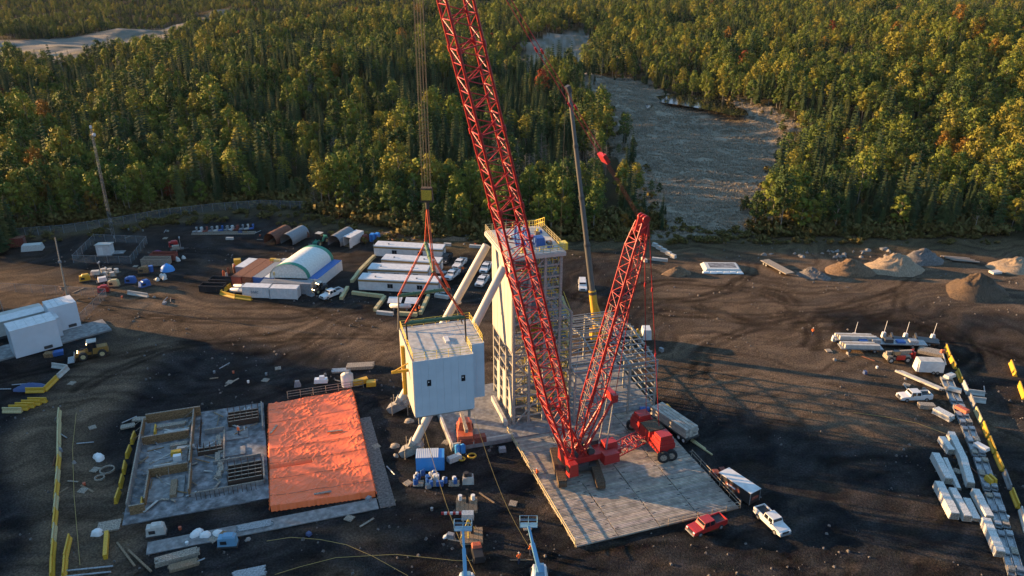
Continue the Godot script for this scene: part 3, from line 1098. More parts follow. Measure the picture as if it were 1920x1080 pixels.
func skip_bin(label: String, at: Vector3, yaw: float, l: float, w: float, h: float, paint: String, fill := "soil") -> void:
	var t := thing("skip_bin", label, "dumpster", at, yaw, "open steel skips")
	for s: float in [-1, 1]:
		part(t, "long_side", Sh.new().bx(0, 0.1, s * (w / 2 - 0.05), l, h - 0.1, 0.08), M[paint])
		part(t, "end_wall", Sh.new().bx(s * (l / 2 - 0.04), 0.1, 0, 0.08, h - 0.1, w - 0.2), M[paint])
		part(t, "rim", Sh.new().bx(0, h, s * (w / 2 - 0.04), l + 0.06, 0.1, 0.16), M[paint])
		for k in 5:
			part(t, "rib", Sh.new().bx(lerpf(-l / 2 + 0.3, l / 2 - 0.3, k / 4.0), 0.1, s * (w / 2 + 0.02), 0.12, h - 0.15, 0.08), M[paint])
	part(t, "floor", Sh.new().bx(0, 0, 0, l - 0.1, 0.12, w - 0.12), M.darkmetal)
	part(t, "waste", Sh.new().bx(0, 0.12, 0, l - 0.2, h * 0.35, w - 0.25), M[fill])


func stack_of(called: String, label: String, cat: String, at: Vector3, yaw: float, l: float, w: float, layers: int, each: float, across: int, m: Material, group := "", piece := "plank") -> Node3D:
	# boards laid side by side in layers, each a piece of its own
	var t := thing(called, label, cat, at, yaw, group)
	var bw := w / across
	for k in layers:
		for j in across:
			var d := rng.randf_range(-0.04, 0.04) * l
			part(t, piece, Sh.new().bx(d, k * (each + 0.015), -w / 2 + (j + 0.5) * bw, l * rng.randf_range(0.93, 1.0), each, bw - 0.03), m)
	return t


# ---------------------------------------------------------------- lattice work
func section(a: Vector3, b: Vector3, sd: Vector3, w: float, d: float, f: float) -> Array:
	# the four corners of a lattice section at fraction f of the axis a-b
	var dir := (b - a).normalized()
	var dp := dir.cross(sd).normalized()
	var o := a.lerp(b, f)
	return [o + sd * w / 2 + dp * d / 2, o - sd * w / 2 + dp * d / 2, o - sd * w / 2 - dp * d / 2, o + sd * w / 2 - dp * d / 2]


func lattice(t: Node3D, nm: String, a: Vector3, b: Vector3, sd: Vector3, w0: float, d0: float, w1: float, d1: float, bays: int, rc: float, rb: float, m: Material) -> void:
	var p := section(a, b, sd, w0, d0, 0.0)
	var q := section(a, b, sd, w1, d1, 1.0)
	for i in 4:
		rod(t, nm + "_chord", p[i], q[i], rc, m, 8)
	for k in bays:
		var lo := []
		var hi := []
		for i in 4:
			lo.append(p[i].lerp(q[i], float(k) / bays))
			hi.append(p[i].lerp(q[i], float(k + 1) / bays))
		for i in 4:
			var j := (i + 1) % 4
			if k % 2 == 0:
				rod(t, nm + "_brace", lo[i], hi[j], rb, m, 5)
			else:
				rod(t, nm + "_brace", lo[j], hi[i], rb, m, 5)
			if k % 2 == 0 or i % 2 == 0:
				rod(t, nm + "_cross_bar", lo[i], lo[j], rb, m, 5)


func build_crane() -> void:
	var t := thing("crawler_crane", "tall red lattice-boom crawler crane standing on the timber mats", "crane")
	var foot := Vector3(8.2, 3.0, -98.2)
	var bd := Vector3(-0.226, 1.0, 0.09).normalized()
	var sd := Vector3(0.37, 0, 0.929)
	var k1 := foot + bd * 11.0
	lattice(t, "boom", foot, k1, sd, 2.6, 0.8, 3.3, 3.0, 6, 0.17, 0.075, M.red)
	for s in 7:
		var a := k1 + bd * (9.9 * s)
		var b := k1 + bd * (9.9 * (s + 1))
		lattice(t, "boom", a, b, sd, 3.3, 3.0, 3.3, 3.0, 6, 0.17, 0.07, M.red)
		# paired end frames where two sections are pinned together
		var c := section(a, b, sd, 3.34, 3.04, 0.0)
		for i in 4:
			rod(t, "pin_joint", c[i] - bd * 0.35, c[i] + bd * 0.35, 0.26, M.red, 6)
			rod(t, "end_frame", c[i], c[(i + 1) % 4], 0.1, M.red, 5)
	var tip := k1 + bd * (9.9 * 7)
	part(t, "boom_head", Sh.new().bar(tip, tip + bd * 3.0 + Vector3(-1.2, 0, 0.5), 2.2, 1.8), M.red)
	# mast
	var mf := Vector3(9.6, 3.2, -98.8)
	var mt := Vector3(17.5, 38.0, -101.7)
	var md := (mt - mf).normalized()
	lattice(t, "mast", mf, mf.lerp(mt, 0.22), sd, 1.6, 0.6, 2.5, 2.0, 4, 0.14, 0.06, M.red)
	lattice(t, "mast", mf.lerp(mt, 0.22), mf.lerp(mt, 0.9), sd, 2.5, 2.0, 2.4, 1.8, 14, 0.14, 0.06, M.red)
	lattice(t, "mast", mf.lerp(mt, 0.9), mt, sd, 2.4, 1.8, 1.6, 1.0, 3, 0.14, 0.07, M.red)
	var hd := Sh.new()
	hd.bar(mt - md * 1.4, mt + md * 0.7, 1.5, 0.6)
	part(t, "mast_head", hd, M.red)
	for s: float in [-1.0, 0.0, 1.0]:
		rod(t, "sheave", mt + sd * (s * 0.7 - 0.1) + md * 0.6, mt + sd * (s * 0.7 + 0.1) + md * 0.6, 0.55, M.red, 12)
		rod(t, "sheave", mt + sd * (s * 0.7 - 0.1) - md * 1.5 + Vector3(0.7, 0, -0.3), mt + sd * (s * 0.7 + 0.1) - md * 1.5 + Vector3(0.7, 0, -0.3), 0.42, M.red, 12)
	# ladder up the mast's front face
	var lad := md.cross(sd).normalized() * -1.15
	for s: float in [-0.25, 0.25]:
		rod(t, "ladder_rail", mf.lerp(mt, 0.1) + lad + sd * s, mf.lerp(mt, 0.66) + lad + sd * s, 0.05, M.paletimber, 4)
	for k in 24:
		var o := mf.lerp(mt, 0.1 + 0.56 * k / 23.0) + lad
		rod(t, "rung", o - sd * 0.25, o + sd * 0.25, 0.04, M.paletimber, 4)
	# boom suspension: reeving from mast head to equaliser, pendants on to the boom tip
	var eq := mt.lerp(tip, 0.22)
	for s: float in [-0.9, 0.9]:
		rod(t, "pendant", eq + sd * s, tip + sd * s, 0.05, M.red, 5)
		for q: float in [0.2, 0.4, 0.6, 0.8]:
			var o: Vector3 = eq.lerp(tip, q) + sd * s
			rod(t, "pendant_link", o - (tip - eq).normalized() * 0.3, o + (tip - eq).normalized() * 0.3, 0.16, M.red, 5)
	part(t, "equaliser_block", Sh.new().bar(eq - (tip - eq).normalized() * 0.8, eq + (tip - eq).normalized() * 0.5, 1.7, 0.5), M.red)
	for s in 4:
		rod(t, "luffing_rope", mt + sd * (s * 0.5 - 0.75), eq + sd * (s * 0.5 - 0.75), 0.014, M.redrope, 4)
	# back straps: mast tip to the counterweight wagon and to the short A-frame
	var cw := Vector3(21.7, 0.3, -105.0)
	for s: float in [-1.9, 1.9]:
		rod(t, "back_strap", mt + sd * s * 0.3 + Vector3(0.6, 0, -0.2), cw + sd * s + Vector3(0, 4.6, 0), 0.055, M.red, 5)
		for q: float in [0.3, 0.62]:
			var o: Vector3 = (mt + sd * s * 0.3 + Vector3(0.6, 0, -0.2)).lerp(cw + sd * s + Vector3(0, 4.6, 0), q)
			rod(t, "strap_link", o - Vector3(0, 0.3, 0), o + Vector3(0, 0.3, 0), 0.15, M.red, 5)
	var af := Vector3(14.6, 11.5, -101.3)
	for s: float in [-1.0, 1.0]:
		rod(t, "mast_strap", mt + sd * s * 0.4, af + sd * s, 0.05, M.red, 5)
		rod(t, "gantry_leg", Vector3(9.9, 3.0, -99.2) + sd * s * 1.1, af + sd * s * 0.9, 0.2, M.red, 8)
		rod(t, "gantry_cylinder", Vector3(13.6, 3.2, -100.6) + sd * s * 1.1, af + sd * s * 0.9, 0.13, M.galv, 8)
		rod(t, "boom_stop", Vector3(10.4, 3.2, -99.4) + sd * s * 1.4, foot + bd * 10.0 + sd * s * 1.2, 0.16, M.red, 8)
	part(t, "gantry_head", Sh.new().bar(af - sd * 1.3, af + sd * 1.3, 0.8, 1.2), M.red)
	# upper works on the turntable
	var bk := Vector3(0.929, 0, -0.37)
	var yaw := atan2(-bk.z, bk.x)
	var c0 := Vector3(9.6, 0.3, -98.4)
	part(t, "turntable", Sh.new().tube(Vector3(0, 1.2, 0), Vector3(0, 1.9, 0), 1.9, 18), M.darkmetal, c0)
	part(t, "rotating_bed", Sh.new().box(Vector3(2.6, 2.4, 0), Vector3(8.4, 0.9, 2.4)), M.red, c0, yaw)
	part(t, "boom_hinge", Sh.new().box(Vector3(-1.6, 2.6, 0), Vector3(1.4, 1.6, 3.4)), M.red, c0, yaw)
	for s: float in [-1.35, 1.35]:
		part(t, "winch_drum", Sh.new().tube(Vector3(0.6 + s, 3.3, -0.9), Vector3(0.6 + s, 3.3, 0.9), 0.55, 12), M.darkmetal, c0, yaw)
	part(t, "machinery_house", Sh.new().taper(4.6, 1.6, 1.7, 2.6, 1.5, 1.5, 0.1, 0.1), M.red, c0, yaw)
	part(t, "machinery_house", Sh.new().taper(5.4, 2.85, -0.2, 2.2, 0.9, 1.6, 0.12, 0.12), M.red, c0, yaw)
	part(t, "engine_deck", Sh.new().bx(2.4, 2.9, -1.7, 3.4, 0.7, 1.1), M.darkmetal, c0, yaw)
	var cabn := part(t, "operator_cab", Sh.new().taper(-2.0, 1.5, 2.6, 1.5, 2.0, 1.2, 0.12, 0.06), M.red, c0, yaw)
	part(cabn, "cab_window", Sh.new().bx(-2.78, 2.2, 2.6, 0.04, 0.95, 0.95), M.glass)
	# car body and the two crawlers
	part(t, "car_body", Sh.new().bx(0, 0.55, 0, 5.6, 0.8, 2.2), M.darkmetal, c0, 0.1)
	for s: float in [-1, 1]:
		var cr := Node3D.new()
		var track := Sh.new()
		track.extrude(PackedVector2Array([Vector2(-4.4, 0.35), Vector2(-4.0, 0.02), Vector2(4.0, 0.02), Vector2(4.4, 0.35), Vector2(4.4, 0.95), Vector2(4.0, 1.25), Vector2(-4.0, 1.25), Vector2(-4.4, 0.95)]), -0.6, 0.6)
		var o := part(t, "crawler_track", track, M.trackbrown, c0 + Vector3(s * 2.75, 0.01, s * 0.2 + 0.4), PI / 2 + 0.1)
		for k in 22:
			part(o, "track_shoe", Sh.new().bx(-4.0 + k * 0.381, 1.252, 0, 0.3, 0.07, 1.3), M.trackbrown)
		cr.free()
	# lattice tongue to the wheeled counterweight
	var ta := c0 + bk * 6.6 + Vector3(0, 1.9, 0)
	var tb := cw - bk * 1.6 + Vector3(0, 1.9, 0)
	lattice(t, "tongue", ta, tb, sd, 1.9, 1.2, 1.9, 1.2, 6, 0.1, 0.05, M.red)
	part(t, "wagon_frame", Sh.new().box(Vector3(0, 1.5, 0), Vector3(2.3, 0.7, 9.0)), M.red, cw, yaw)
	for s: float in [-1, 1]:
		var tray := part(t, "counterweight_stack", Sh.new().bx(0.1, 1.86, s * 3.1, 2.7, 0.9, 2.7), M.red, cw, yaw)
		for q in 2:
			part(tray, "counterweight_slab", Sh.new().taper(0.1, 2.77 + q * 0.62, s * 3.1, 2.5 - q * 0.4, 0.6, 2.4 - q * 0.5, 0.05, 0.05), M.red)
		part(t, "axle_post", Sh.new().bx(-0.2, 0.6, s * 3.9, 0.5, 1.2, 0.5), M.red, cw, yaw)
		for q: float in [-0.75, 0.75]:
			wheel(t, cw + Basis(Vector3.UP, yaw) * Vector3(q * 0.9, 0.95, s * 4.75), 0.95, 0.5, false, "paletimber")
	part(t, "power_pack", Sh.new().taper(0, 1.86, 0, 2.6, 1.5, 2.9, 0.05, 0.08), M.red, cw, yaw)
	part(t, "power_pack_cover", Sh.new().bx(0, 3.37, 0, 2.5, 0.22, 2.8), M.trackbrown, cw, yaw)
	# hoist ropes and hook block belong to the crane
	var hx := Vector3(-10.0, 46.0, -90.3)
	var tp := tip + bd * 2.0 + Vector3(-1.0, 0, 0.4)
	for k in 8:
		var o := Vector3((k % 4) * 0.32 - 0.48, 0, (k / 4) * 0.7 - 0.35)
		rod(t, "hoist_rope", hx + o, Vector3(hx.x, tp.y, hx.z) + o, 0.02, M.rope, 4)
	rod(t, "hoist_sheave_arm", tip, Vector3(hx.x, tp.y, hx.z), 0.5, M.red, 6)
	var blk := part(t, "hook_block", Sh.new().taper(0, -1.6, 0, 1.5, 1.7, 0.9, 0.12, 0.06), M.trackbrown, hx)
	part(blk, "hook", Sh.new().tube(Vector3(0, -2.5, 0), Vector3(0, -1.6, 0), 0.22, 8), M.darkmetal)
	part(blk, "cheek_plate", Sh.new().bx(0, -1.3, 0.5, 1.2, 1.2, 0.08), M.yellow)


func build_load() -> void:
	# the white cladded module hanging from the crane
	var ori := Vector3(-12.0, 18.2, -84.7)
	var t := thing("steel_module", "big white cladded steel module hanging from the red crane", "module", ori, GRID)
	var h := 7.8
	# stepped plan, local x to the right, -z to the back
	var plan := [Vector2(0, 0), Vector2(7.5, 0), Vector2(7.5, -2.5), Vector2(9.5, -2.5), Vector2(9.5, -9.6), Vector2(0, -9.6)]
	for i in plan.size():
		var p: Vector2 = plan[i]
		var q: Vector2 = plan[(i + 1) % plan.size()]
		var d := (q - p).normalized()
		var o := Vector3(-d.y, 0, d.x)
		var n := maxi(1, int(round(p.distance_to(q) / 1.0)))
		# narrow sheets of cladding, joint by joint
		for k in n:
			var a := p.lerp(q, float(k) / n)
			var b := p.lerp(q, float(k + 1) / n)
			var s := Sh.new()
			var mid := (a + b) * 0.5
			s.box(Vector3(mid.x, h / 2, mid.y) + o * 0.04 * (1.0 if k % 2 == 0 else 0.6), Vector3(a.distance_to(b) - 0.012, h, 0.08), Basis(Vector3(d.x, 0, d.y), Vector3.UP, Vector3(d.x, 0, d.y).cross(Vector3.UP)))
			part(t, "cladding_sheet", s, M.clad if i == 5 else M.boxclad)  # left side painted in the warm lit tone, the rest in cool shade
	var roof := Sh.new()
	roof.bx(3.75, h - 0.25, -4.8, 7.4, 0.2, 9.5)
	part(t, "roof_deck", roof, M.offwhite)
	part(t, "roof_deck", Sh.new().bx(8.45, h - 0.25, -6.05, 1.9, 0.2, 7.0), M.offwhite)
	part(t, "floor_frame", Sh.new().bx(3.75, -0.25, -4.8, 7.3, 0.25, 9.4), M.steel)
	for q in [[1.9, 4.2], [6.2, 4.2]]:
		var f := part(t, "window", Sh.new().bx(q[0], q[1], 0.05, 0.5, 0.85, 0.12), M.black)
		part(f, "pane", Sh.new().bx(q[0], q[1] + 0.07, 0.12, 0.38, 0.71, 0.02), M.glass)
		part(f, "lamp", Sh.new().bx(q[0] - 0.06, q[1] + 0.5, 0.135, 0.14, 0.14, 0.02), M.plastic)
	part(t, "hatch", Sh.new().bx(5.2, h - 0.05, -4.6, 0.55, 0.22, 1.6), M.white)
	# yellow guard rails round the roof
	rails(t, [Vector3(0.1, h, -0.1), Vector3(7.4, h, -0.1), Vector3(7.4, h, -2.6), Vector3(9.4, h, -2.6), Vector3(9.4, h, -9.5), Vector3(0.1, h, -9.5), Vector3(0.1, h, -0.1)], 1.1, 1.5, M.railyellow, 3, 0.03)
	# yellow davit and bracket on the left side, stub columns below
	part(t, "davit_beam", Sh.new().bar(Vector3(-2.2, 5.0, -3.2), Vector3(0, 5.0, -3.2), 0.25, 0.35), M.yellow)
	part(t, "davit_strut", Sh.new().bar(Vector3(-1.9, 5.1, -3.2), Vector3(0, 6.0, -3.2), 0.12, 0.12), M.yellow)
	part(t, "side_bracket", Sh.new().bx(-0.3, 0.2, -5.6, 0.5, 7.0, 0.35), M.yellow)
	for q in [[0.6, -0.6], [7.0, -0.6], [0.6, -9.0], [8.9, -9.0]]:
		part(t, "stub_column", Sh.new().bx(q[0], -1.5, q[1], 0.3, 1.3, 0.3), M.steel)
	# lifting gear: green spreader bars, orange slings, black hangers
	var hook := Vector3(-10.0, 43.4, -90.3)
	var g := thing("lifting_gear", "green spreader bars and orange slings between hook and white module", "rigging", Vector3.ZERO)
	var fl := Vector3(-13.1, 29.3, -88.6)
	var fr := Vector3(-5.9, 29.6, -89.9)
	var bl := Vector3(-15.1, 29.3, -97.0)
	var br := Vector3(-8.4, 29.6, -98.6)
	var tf := Vector3(-9.2, 36.6, -87.2)
	var tb := Vector3(-11.0, 37.4, -95.4)
	for q in [[fl, fr], [bl, br], [tf, tb]]:
		rod(g, "spreader_bar", q[0], q[1], 0.24, M.spreadgreen, 10)
		for k in 5:
			var o: Vector3 = q[0].lerp(q[1], 0.1 + 0.2 * k)
			var d: Vector3 = (q[1] - q[0]).normalized()
			rod(g, "collar", o - d * 0.1, o + d * 0.1, 0.3, M.spreadgreen, 10)
	for q in [[hook, tf], [hook, tb], [tf, fl], [tf, fr], [tb, bl], [tb, br]]:
		for s: float in [-0.09, 0.09]:
			rod(g, "sling", q[0] + Vector3(s, 0, 0), q[1] + Vector3(s, 0, 0), 0.07, M.orangesling, 5)
	for q in [[fl, 26.1], [fr, 26.1], [bl, 26.1], [br, 26.1]]:
		var lo := Vector3(q[0].x + 0.1, q[1], q[0].z)
		if q[0] == bl:
			lo = Vector3(-14.8, 26.1, -93.3)
		elif q[0] == br:
			lo = Vector3(-6.6, 26.1, -95.2)
		rod(g, "hanger", q[0], lo, 0.11, M.black, 6)


func build_tower() -> void:
	var ori := Vector3(0.26, 0, -110.5)
	var t := thing("headframe_tower", "tall steel headframe tower with cream cladding on one side", "tower", ori, GRID)
	var W := 7.5
	var D := 11.3
	var H := 29.6
	# cream cladding sheets on the left side, upper half
	for k in 11:
		var z := -D * (k + 0.5) / 11.0
		part(t, "cladding_sheet", Sh.new().bx(-0.25 - (0.03 if k % 2 == 0 else 0.0), 13.6 if k < 3 else 13.4, z, 0.1, H - 13.6 - (2.6 if k == 0 else 0.0), D / 11.0 - 0.015), M.clad)
	# columns
	for x: float in [0.0, 2.5, 5.0, W]:
		for z: float in [0.0, -3.8, -7.5, -D]:
			if x > 1.0 and x < 6.0 and z < -1.0 and z > -10.0:
				continue
			beam(t, "column", Vector3(x, 0, z), Vector3(x, H, z), 0.42, 0.42, M.steel)
	# wider foot on the right with a sloping shoulder
	for z: float in [0.4, -3.8, -7.5, -D]:
		beam(t, "column", Vector3(9.3, 0, z), Vector3(9.3, 19.6, z), 0.36, 0.36, M.steel)
		beam(t, "shoulder_beam", Vector3(9.3, 19.6, z), Vector3(W, 21.3, z), 0.3, 0.3, M.steel)
	# floor beams, girts and bracing
	var fy := 0.0
	var lv := 0
	while fy < H - 0.5:
		fy += 1.85
		lv += 1
		var wide := 9.3 if fy < 19.0 else W
		beam(t, "girt", Vector3(0, fy, 0.05), Vector3(wide, fy, 0.05), 0.2, 0.26, M.steel)
		beam(t, "girt", Vector3(wide, fy, 0), Vector3(wide, fy, -D), 0.2, 0.26, M.steel)
		beam(t, "girt", Vector3(0, fy, -D), Vector3(wide, fy, -D), 0.2, 0.26, M.steel)
		if fy < 13.6:
			beam(t, "girt", Vector3(-0.05, fy, 0), Vector3(-0.05, fy, -D), 0.2, 0.26, M.steel)
		for zi: float in [-3.8, -7.5]:
			beam(t, "girt", Vector3(2.5, fy, zi), Vector3(wide, fy, zi), 0.14, 0.2, M.steel)
			rod(t, "cross_brace", Vector3(2.5 if lv % 2 == 0 else 5.0, fy - 1.8, zi), Vector3(5.0 if lv % 2 == 0 else W, fy, zi), 0.07, M.paleyellow, 4)
		rails(t, [Vector3(W * 0.55, fy + 0.2, -0.25), Vector3(wide - 0.3, fy + 0.2, -0.25)], 1.0, 1.2, M.railyellow, 2, 0.045)
		if lv % 2 == 0 and fy < H - 1:
			# a floor of grating with its yellow rail
			part(t, "floor_grating", Sh.new().bx(wide * 0.66, fy + 0.14, -D * 0.5, wide * 0.62, 0.08, D - 0.6), M.grey)
			part(t, "floor_grating", Sh.new().bx(wide * 0.18, fy + 0.14, -D * 0.78, wide * 0.3, 0.08, D * 0.4), M.grey)
			rails(t, [Vector3(0.6, fy + 0.2, -0.4), Vector3(wide - 0.4, fy + 0.2, -0.4)], 1.05, 1.3, M.railyellow, 2, 0.045)
			rails(t, [Vector3(wide * 0.35, fy + 0.2, -0.6), Vector3(wide * 0.35, fy + 0.2, -5.8)], 1.05, 1.6, M.railyellow, 2, 0.045)
	for k in 5:
		var y0 := 0.4 + k * 5.8
		var s := k % 2 == 0
		rod(t, "cross_brace", Vector3(0.1 if s else 5.0, y0, 0.12), Vector3(5.0 if s else 0.1, y0 + 5.6, 0.12), 0.13, M.steel)
		rod(t, "cross_brace", Vector3(W, y0, -0.4 if s else -D + 0.4), Vector3(W, y0 + 5.6, -D + 0.4 if s else -0.4), 0.13, M.steel)
		rod(t, "cross_brace", Vector3(5.0 if s else W, y0 + 0.3, 0.12), Vector3(W if s else 5.0, y0 + 5.3, 0.12), 0.1, M.steel)
		# stair flights inside
		part(t, "stair_flight", Sh.new().bar(Vector3(5.6, y0 + (0.0 if s else 2.9), -1.4), Vector3(5.6, y0 + (2.9 if s else 5.7), -4.6) if s else Vector3(5.6, y0 + 5.7, -4.6), 0.9, 0.2), M.grey)
		rod(t, "stair_rail", Vector3(5.1, y0 + 1.0, -1.4), Vector3(5.1, y0 + 3.9, -4.6), 0.05, M.railyellow, 4)
		rod(t, "stair_rail", Vector3(6.1, y0 + 1.0, -1.4), Vector3(6.1, y0 + 3.9, -4.6), 0.05, M.railyellow, 4)
		for x: float in [2.5, 5.0]:
			rod(t, "conveyance_guide", Vector3(x, y0, -2.2), Vector3(x, y0 + 5.8, -2.2), 0.12, M.galv, 4)
	# yellow stair tower on the right face and clutter of pipes and ducts in the bays
	for k in 9:
		var y0 := 0.6 + k * 2.1
		var s := k % 2 == 0
		var xo := 9.75 if y0 < 17.5 else 8.0
		part(t, "outer_stair", Sh.new().bar(Vector3(xo, y0, -1.5 if s else -5.5), Vector3(xo, y0 + 2.1, -5.5 if s else -1.5), 0.7, 0.16), M.paleyellow)
		for e: float in [-0.35, 0.35]:
			rod(t, "stair_rail", Vector3(xo + e, y0 + 1.0, -1.5 if s else -5.5), Vector3(xo + e, y0 + 3.1, -5.5 if s else -1.5), 0.045, M.railyellow, 4)
		part(t, "landing", Sh.new().bx(xo, y0 + 2.05, -6.0 if s else -1.0, 0.9, 0.08, 1.1), M.paleyellow)
		rod(t, "service_pipe", Vector3(rng.randf_range(1.0, 7.0), y0, -0.9), Vector3(rng.randf_range(1.0, 7.0), y0 + 2.6, -1.2), 0.14, [M.galv, M.paleyellow, M.offwhite][k % 3], 7)
		part(t, "duct", Sh.new().bx(rng.randf_range(1.4, 6.5), y0 + rng.randf_range(0.2, 1.0), -rng.randf_range(1.2, 2.6), rng.randf_range(0.8, 1.8), rng.randf_range(0.5, 1.1), 0.8), [M.paleyellow, M.grey, M.offwhite, M.yellow][k % 4])
		rod(t, "cross_brace", Vector3(0.2, y0 + 5.0, 0.1), Vector3(2.4, y0 + 7.0, 0.1), 0.09, M.steel, 5)
		rod(t, "cross_brace", Vector3(5.1, y0 + 7.0, 0.1), Vector3(7.4, y0 + 5.0, 0.1), 0.09, M.steel, 5)
	# tall window openings of the lower left wall
	for k in 3:
		part(t, "wall_panel", Sh.new().bx(-0.12, 0.4, -1.6 - k * 3.4, 0.1, 7.6, 1.5), M.clad)
	# head deck with sheave wheels and rails
	part(t, "head_deck", Sh.new().bx(W / 2 - 0.4, H, -D / 2, W + 1.6, 0.35, D + 1.2), M.offwhite)
	for z: float in [0.55, -D - 0.55]:
		beam(t, "deck_edge_beam", Vector3(-1.3, H - 0.1, z), Vector3(W + 0.5, H - 0.1, z), 0.3, 0.5, M.clad)
	for x: float in [-1.25, W + 0.45]:
		beam(t, "deck_edge_beam", Vector3(x, H - 0.1, 0.5), Vector3(x, H - 0.1, -D - 0.5), 0.3, 0.5, M.clad)
	rails(t, [Vector3(-1.2, H + 0.35, 0.5), Vector3(W + 0.4, H + 0.35, 0.5), Vector3(W + 0.4, H + 0.35, -D - 0.5), Vector3(-1.2, H + 0.35, -D - 0.5), Vector3(-1.2, H + 0.35, 0.5)], 1.1, 1.2, M.paleyellow, 3, 0.04)
	for x: float in [1.6, 2.9]:
		var sv := Sh.new()
		for k in 20:
			var a := TAU * k / 20
			var b := TAU * (k + 1) / 20
			sv.bar(Vector3(x, cos(a) * 1.75, sin(a) * 1.75), Vector3(x, cos(b) * 1.75, sin(b) * 1.75), 0.3, 0.3)
		for k in 4:
			var a := PI * k / 4
			sv.bar(Vector3(x, cos(a) * 1.7, sin(a) * 1.7), Vector3(x, -cos(a) * 1.7, -sin(a) * 1.7), 0.14, 0.14)
		part(t, "sheave_wheel", sv, M.blue, Vector3(0, H + 1.9, -3.0))
	part(t, "hoist_motor", Sh.new().taper(5.0, H + 0.35, -3.2, 1.6, 1.3, 1.8, 0.15, 0.15), M.blue)
	part(t, "deck_crate", Sh.new().bx(4.4, H + 0.35, -5.6, 1.2, 0.7, 1.0), M.red)
	part(t, "deck_crate", Sh.new().bx(2.2, H + 0.35, -7.2, 1.4, 0.6, 1.2), M.white)
	rails(t, [Vector3(3.0, H + 0.4, -D + 0.6), Vector3(6.8, H + 0.4, -D + 0.6), Vector3(6.8, H + 2.4, -6.0)], 1.3, 1.0, M.railyellow, 2, 0.05)
	for k in 14:
		part(t, "deck_clutter", Sh.new().taper(rng.randf_range(0.2, 7.0), H + 0.35, -rng.randf_range(0.6, 10.8), rng.randf_range(0.3, 1.0), rng.randf_range(0.2, 0.7), rng.randf_range(0.3, 0.9), 0.04, 0.04), [M.grey, M.wood, M.railyellow, M.darkmetal, M.blue, M.rust][k % 6])
	part(t, "man_basket", Sh.new().bx(W + 1.1, H - 0.4, -2.4, 1.2, 1.1, 1.4), M.railyellow)
	# back legs (two great inclined tubes) and their footings are a thing of their own kind
	var legs := [[Vector3(-4.0, 28.4, -119.0), Vector3(-18.6, 1.6, -115.2)], [Vector3(-1.2, 27.8, -111.2), Vector3(-14.9, 1.6, -102.6)]]
	for q in legs:
		var l := thing("back_leg", "cream tubular back leg bracing the headframe, %s" % ["the one farther from the orange tarp", "the one beside the blue container"][legs.find(q)], "tower leg", q[1])
		var d: Vector3 = q[0] - q[1]
		rod(l, "leg_tube", Vector3(0, 0.6, 0), d, 0.66, M.clad, 16)
		for f: float in [0.33, 0.66]:
			rod(l, "flange", d * f - d.normalized() * 0.12, d * f + d.normalized() * 0.12, 0.82, M.clad, 16)
		var ft := Sh.new()
		ft.bar(Vector3(0.9, 0.4, 0.1), Vector3(-2.0, -1.5, -0.5), 1.9, 1.3)
		part(l, "footing", ft, M.concrete)
		part(l, "base_plate", Sh.new().bar(Vector3(-0.15, 0.2, 0), Vector3(0.2, 0.9, 0), 1.7, 1.7), M.steel)
		for s: float in [-1, 1]:
			rod(l, "scaffold_tube", Vector3(-1.4, -1.6, s * 1.2), Vector3(-1.4, 1.0, s * 1.2), 0.06, M.paletimber, 4)
			rod(l, "scaffold_tube", Vector3(1.2, -1.6, s * 1.2), Vector3(1.2, 0.6, s * 1.2), 0.06, M.paletimber, 4)
			rod(l, "scaffold_tube", Vector3(-1.4, 0.4, s * 1.2), Vector3(1.2, 0.2, s * 1.2), 0.06, M.paletimber, 4)
	# concrete apron round the foot
	var ap := struct("concrete_slab", Sh.new().bx(-0.9, -0.2, -5.0, 20.6, 0.72, 17.5), M.concrete, ori, GRID)
	part(ap, "upstand", Sh.new().bx(-6.0, 0.52, 3.4, 10.0, 0.55, 0.35), M.offwhite)
	part(ap, "upstand", Sh.new().bx(-11.0, 0.52, -3.0, 0.35, 0.5, 12.4), M.offwhite)
	part(ap, "kerb", Sh.new().bx(-1.3, 0.52, -4.0, 0.5, 0.9, 8.5), M.offwhite)
	struct("building_slab", Sh.new().bx(17.0, -0.2, -9.0, 15.0, 0.6, 21.0), M.concrete, ori, GRID)


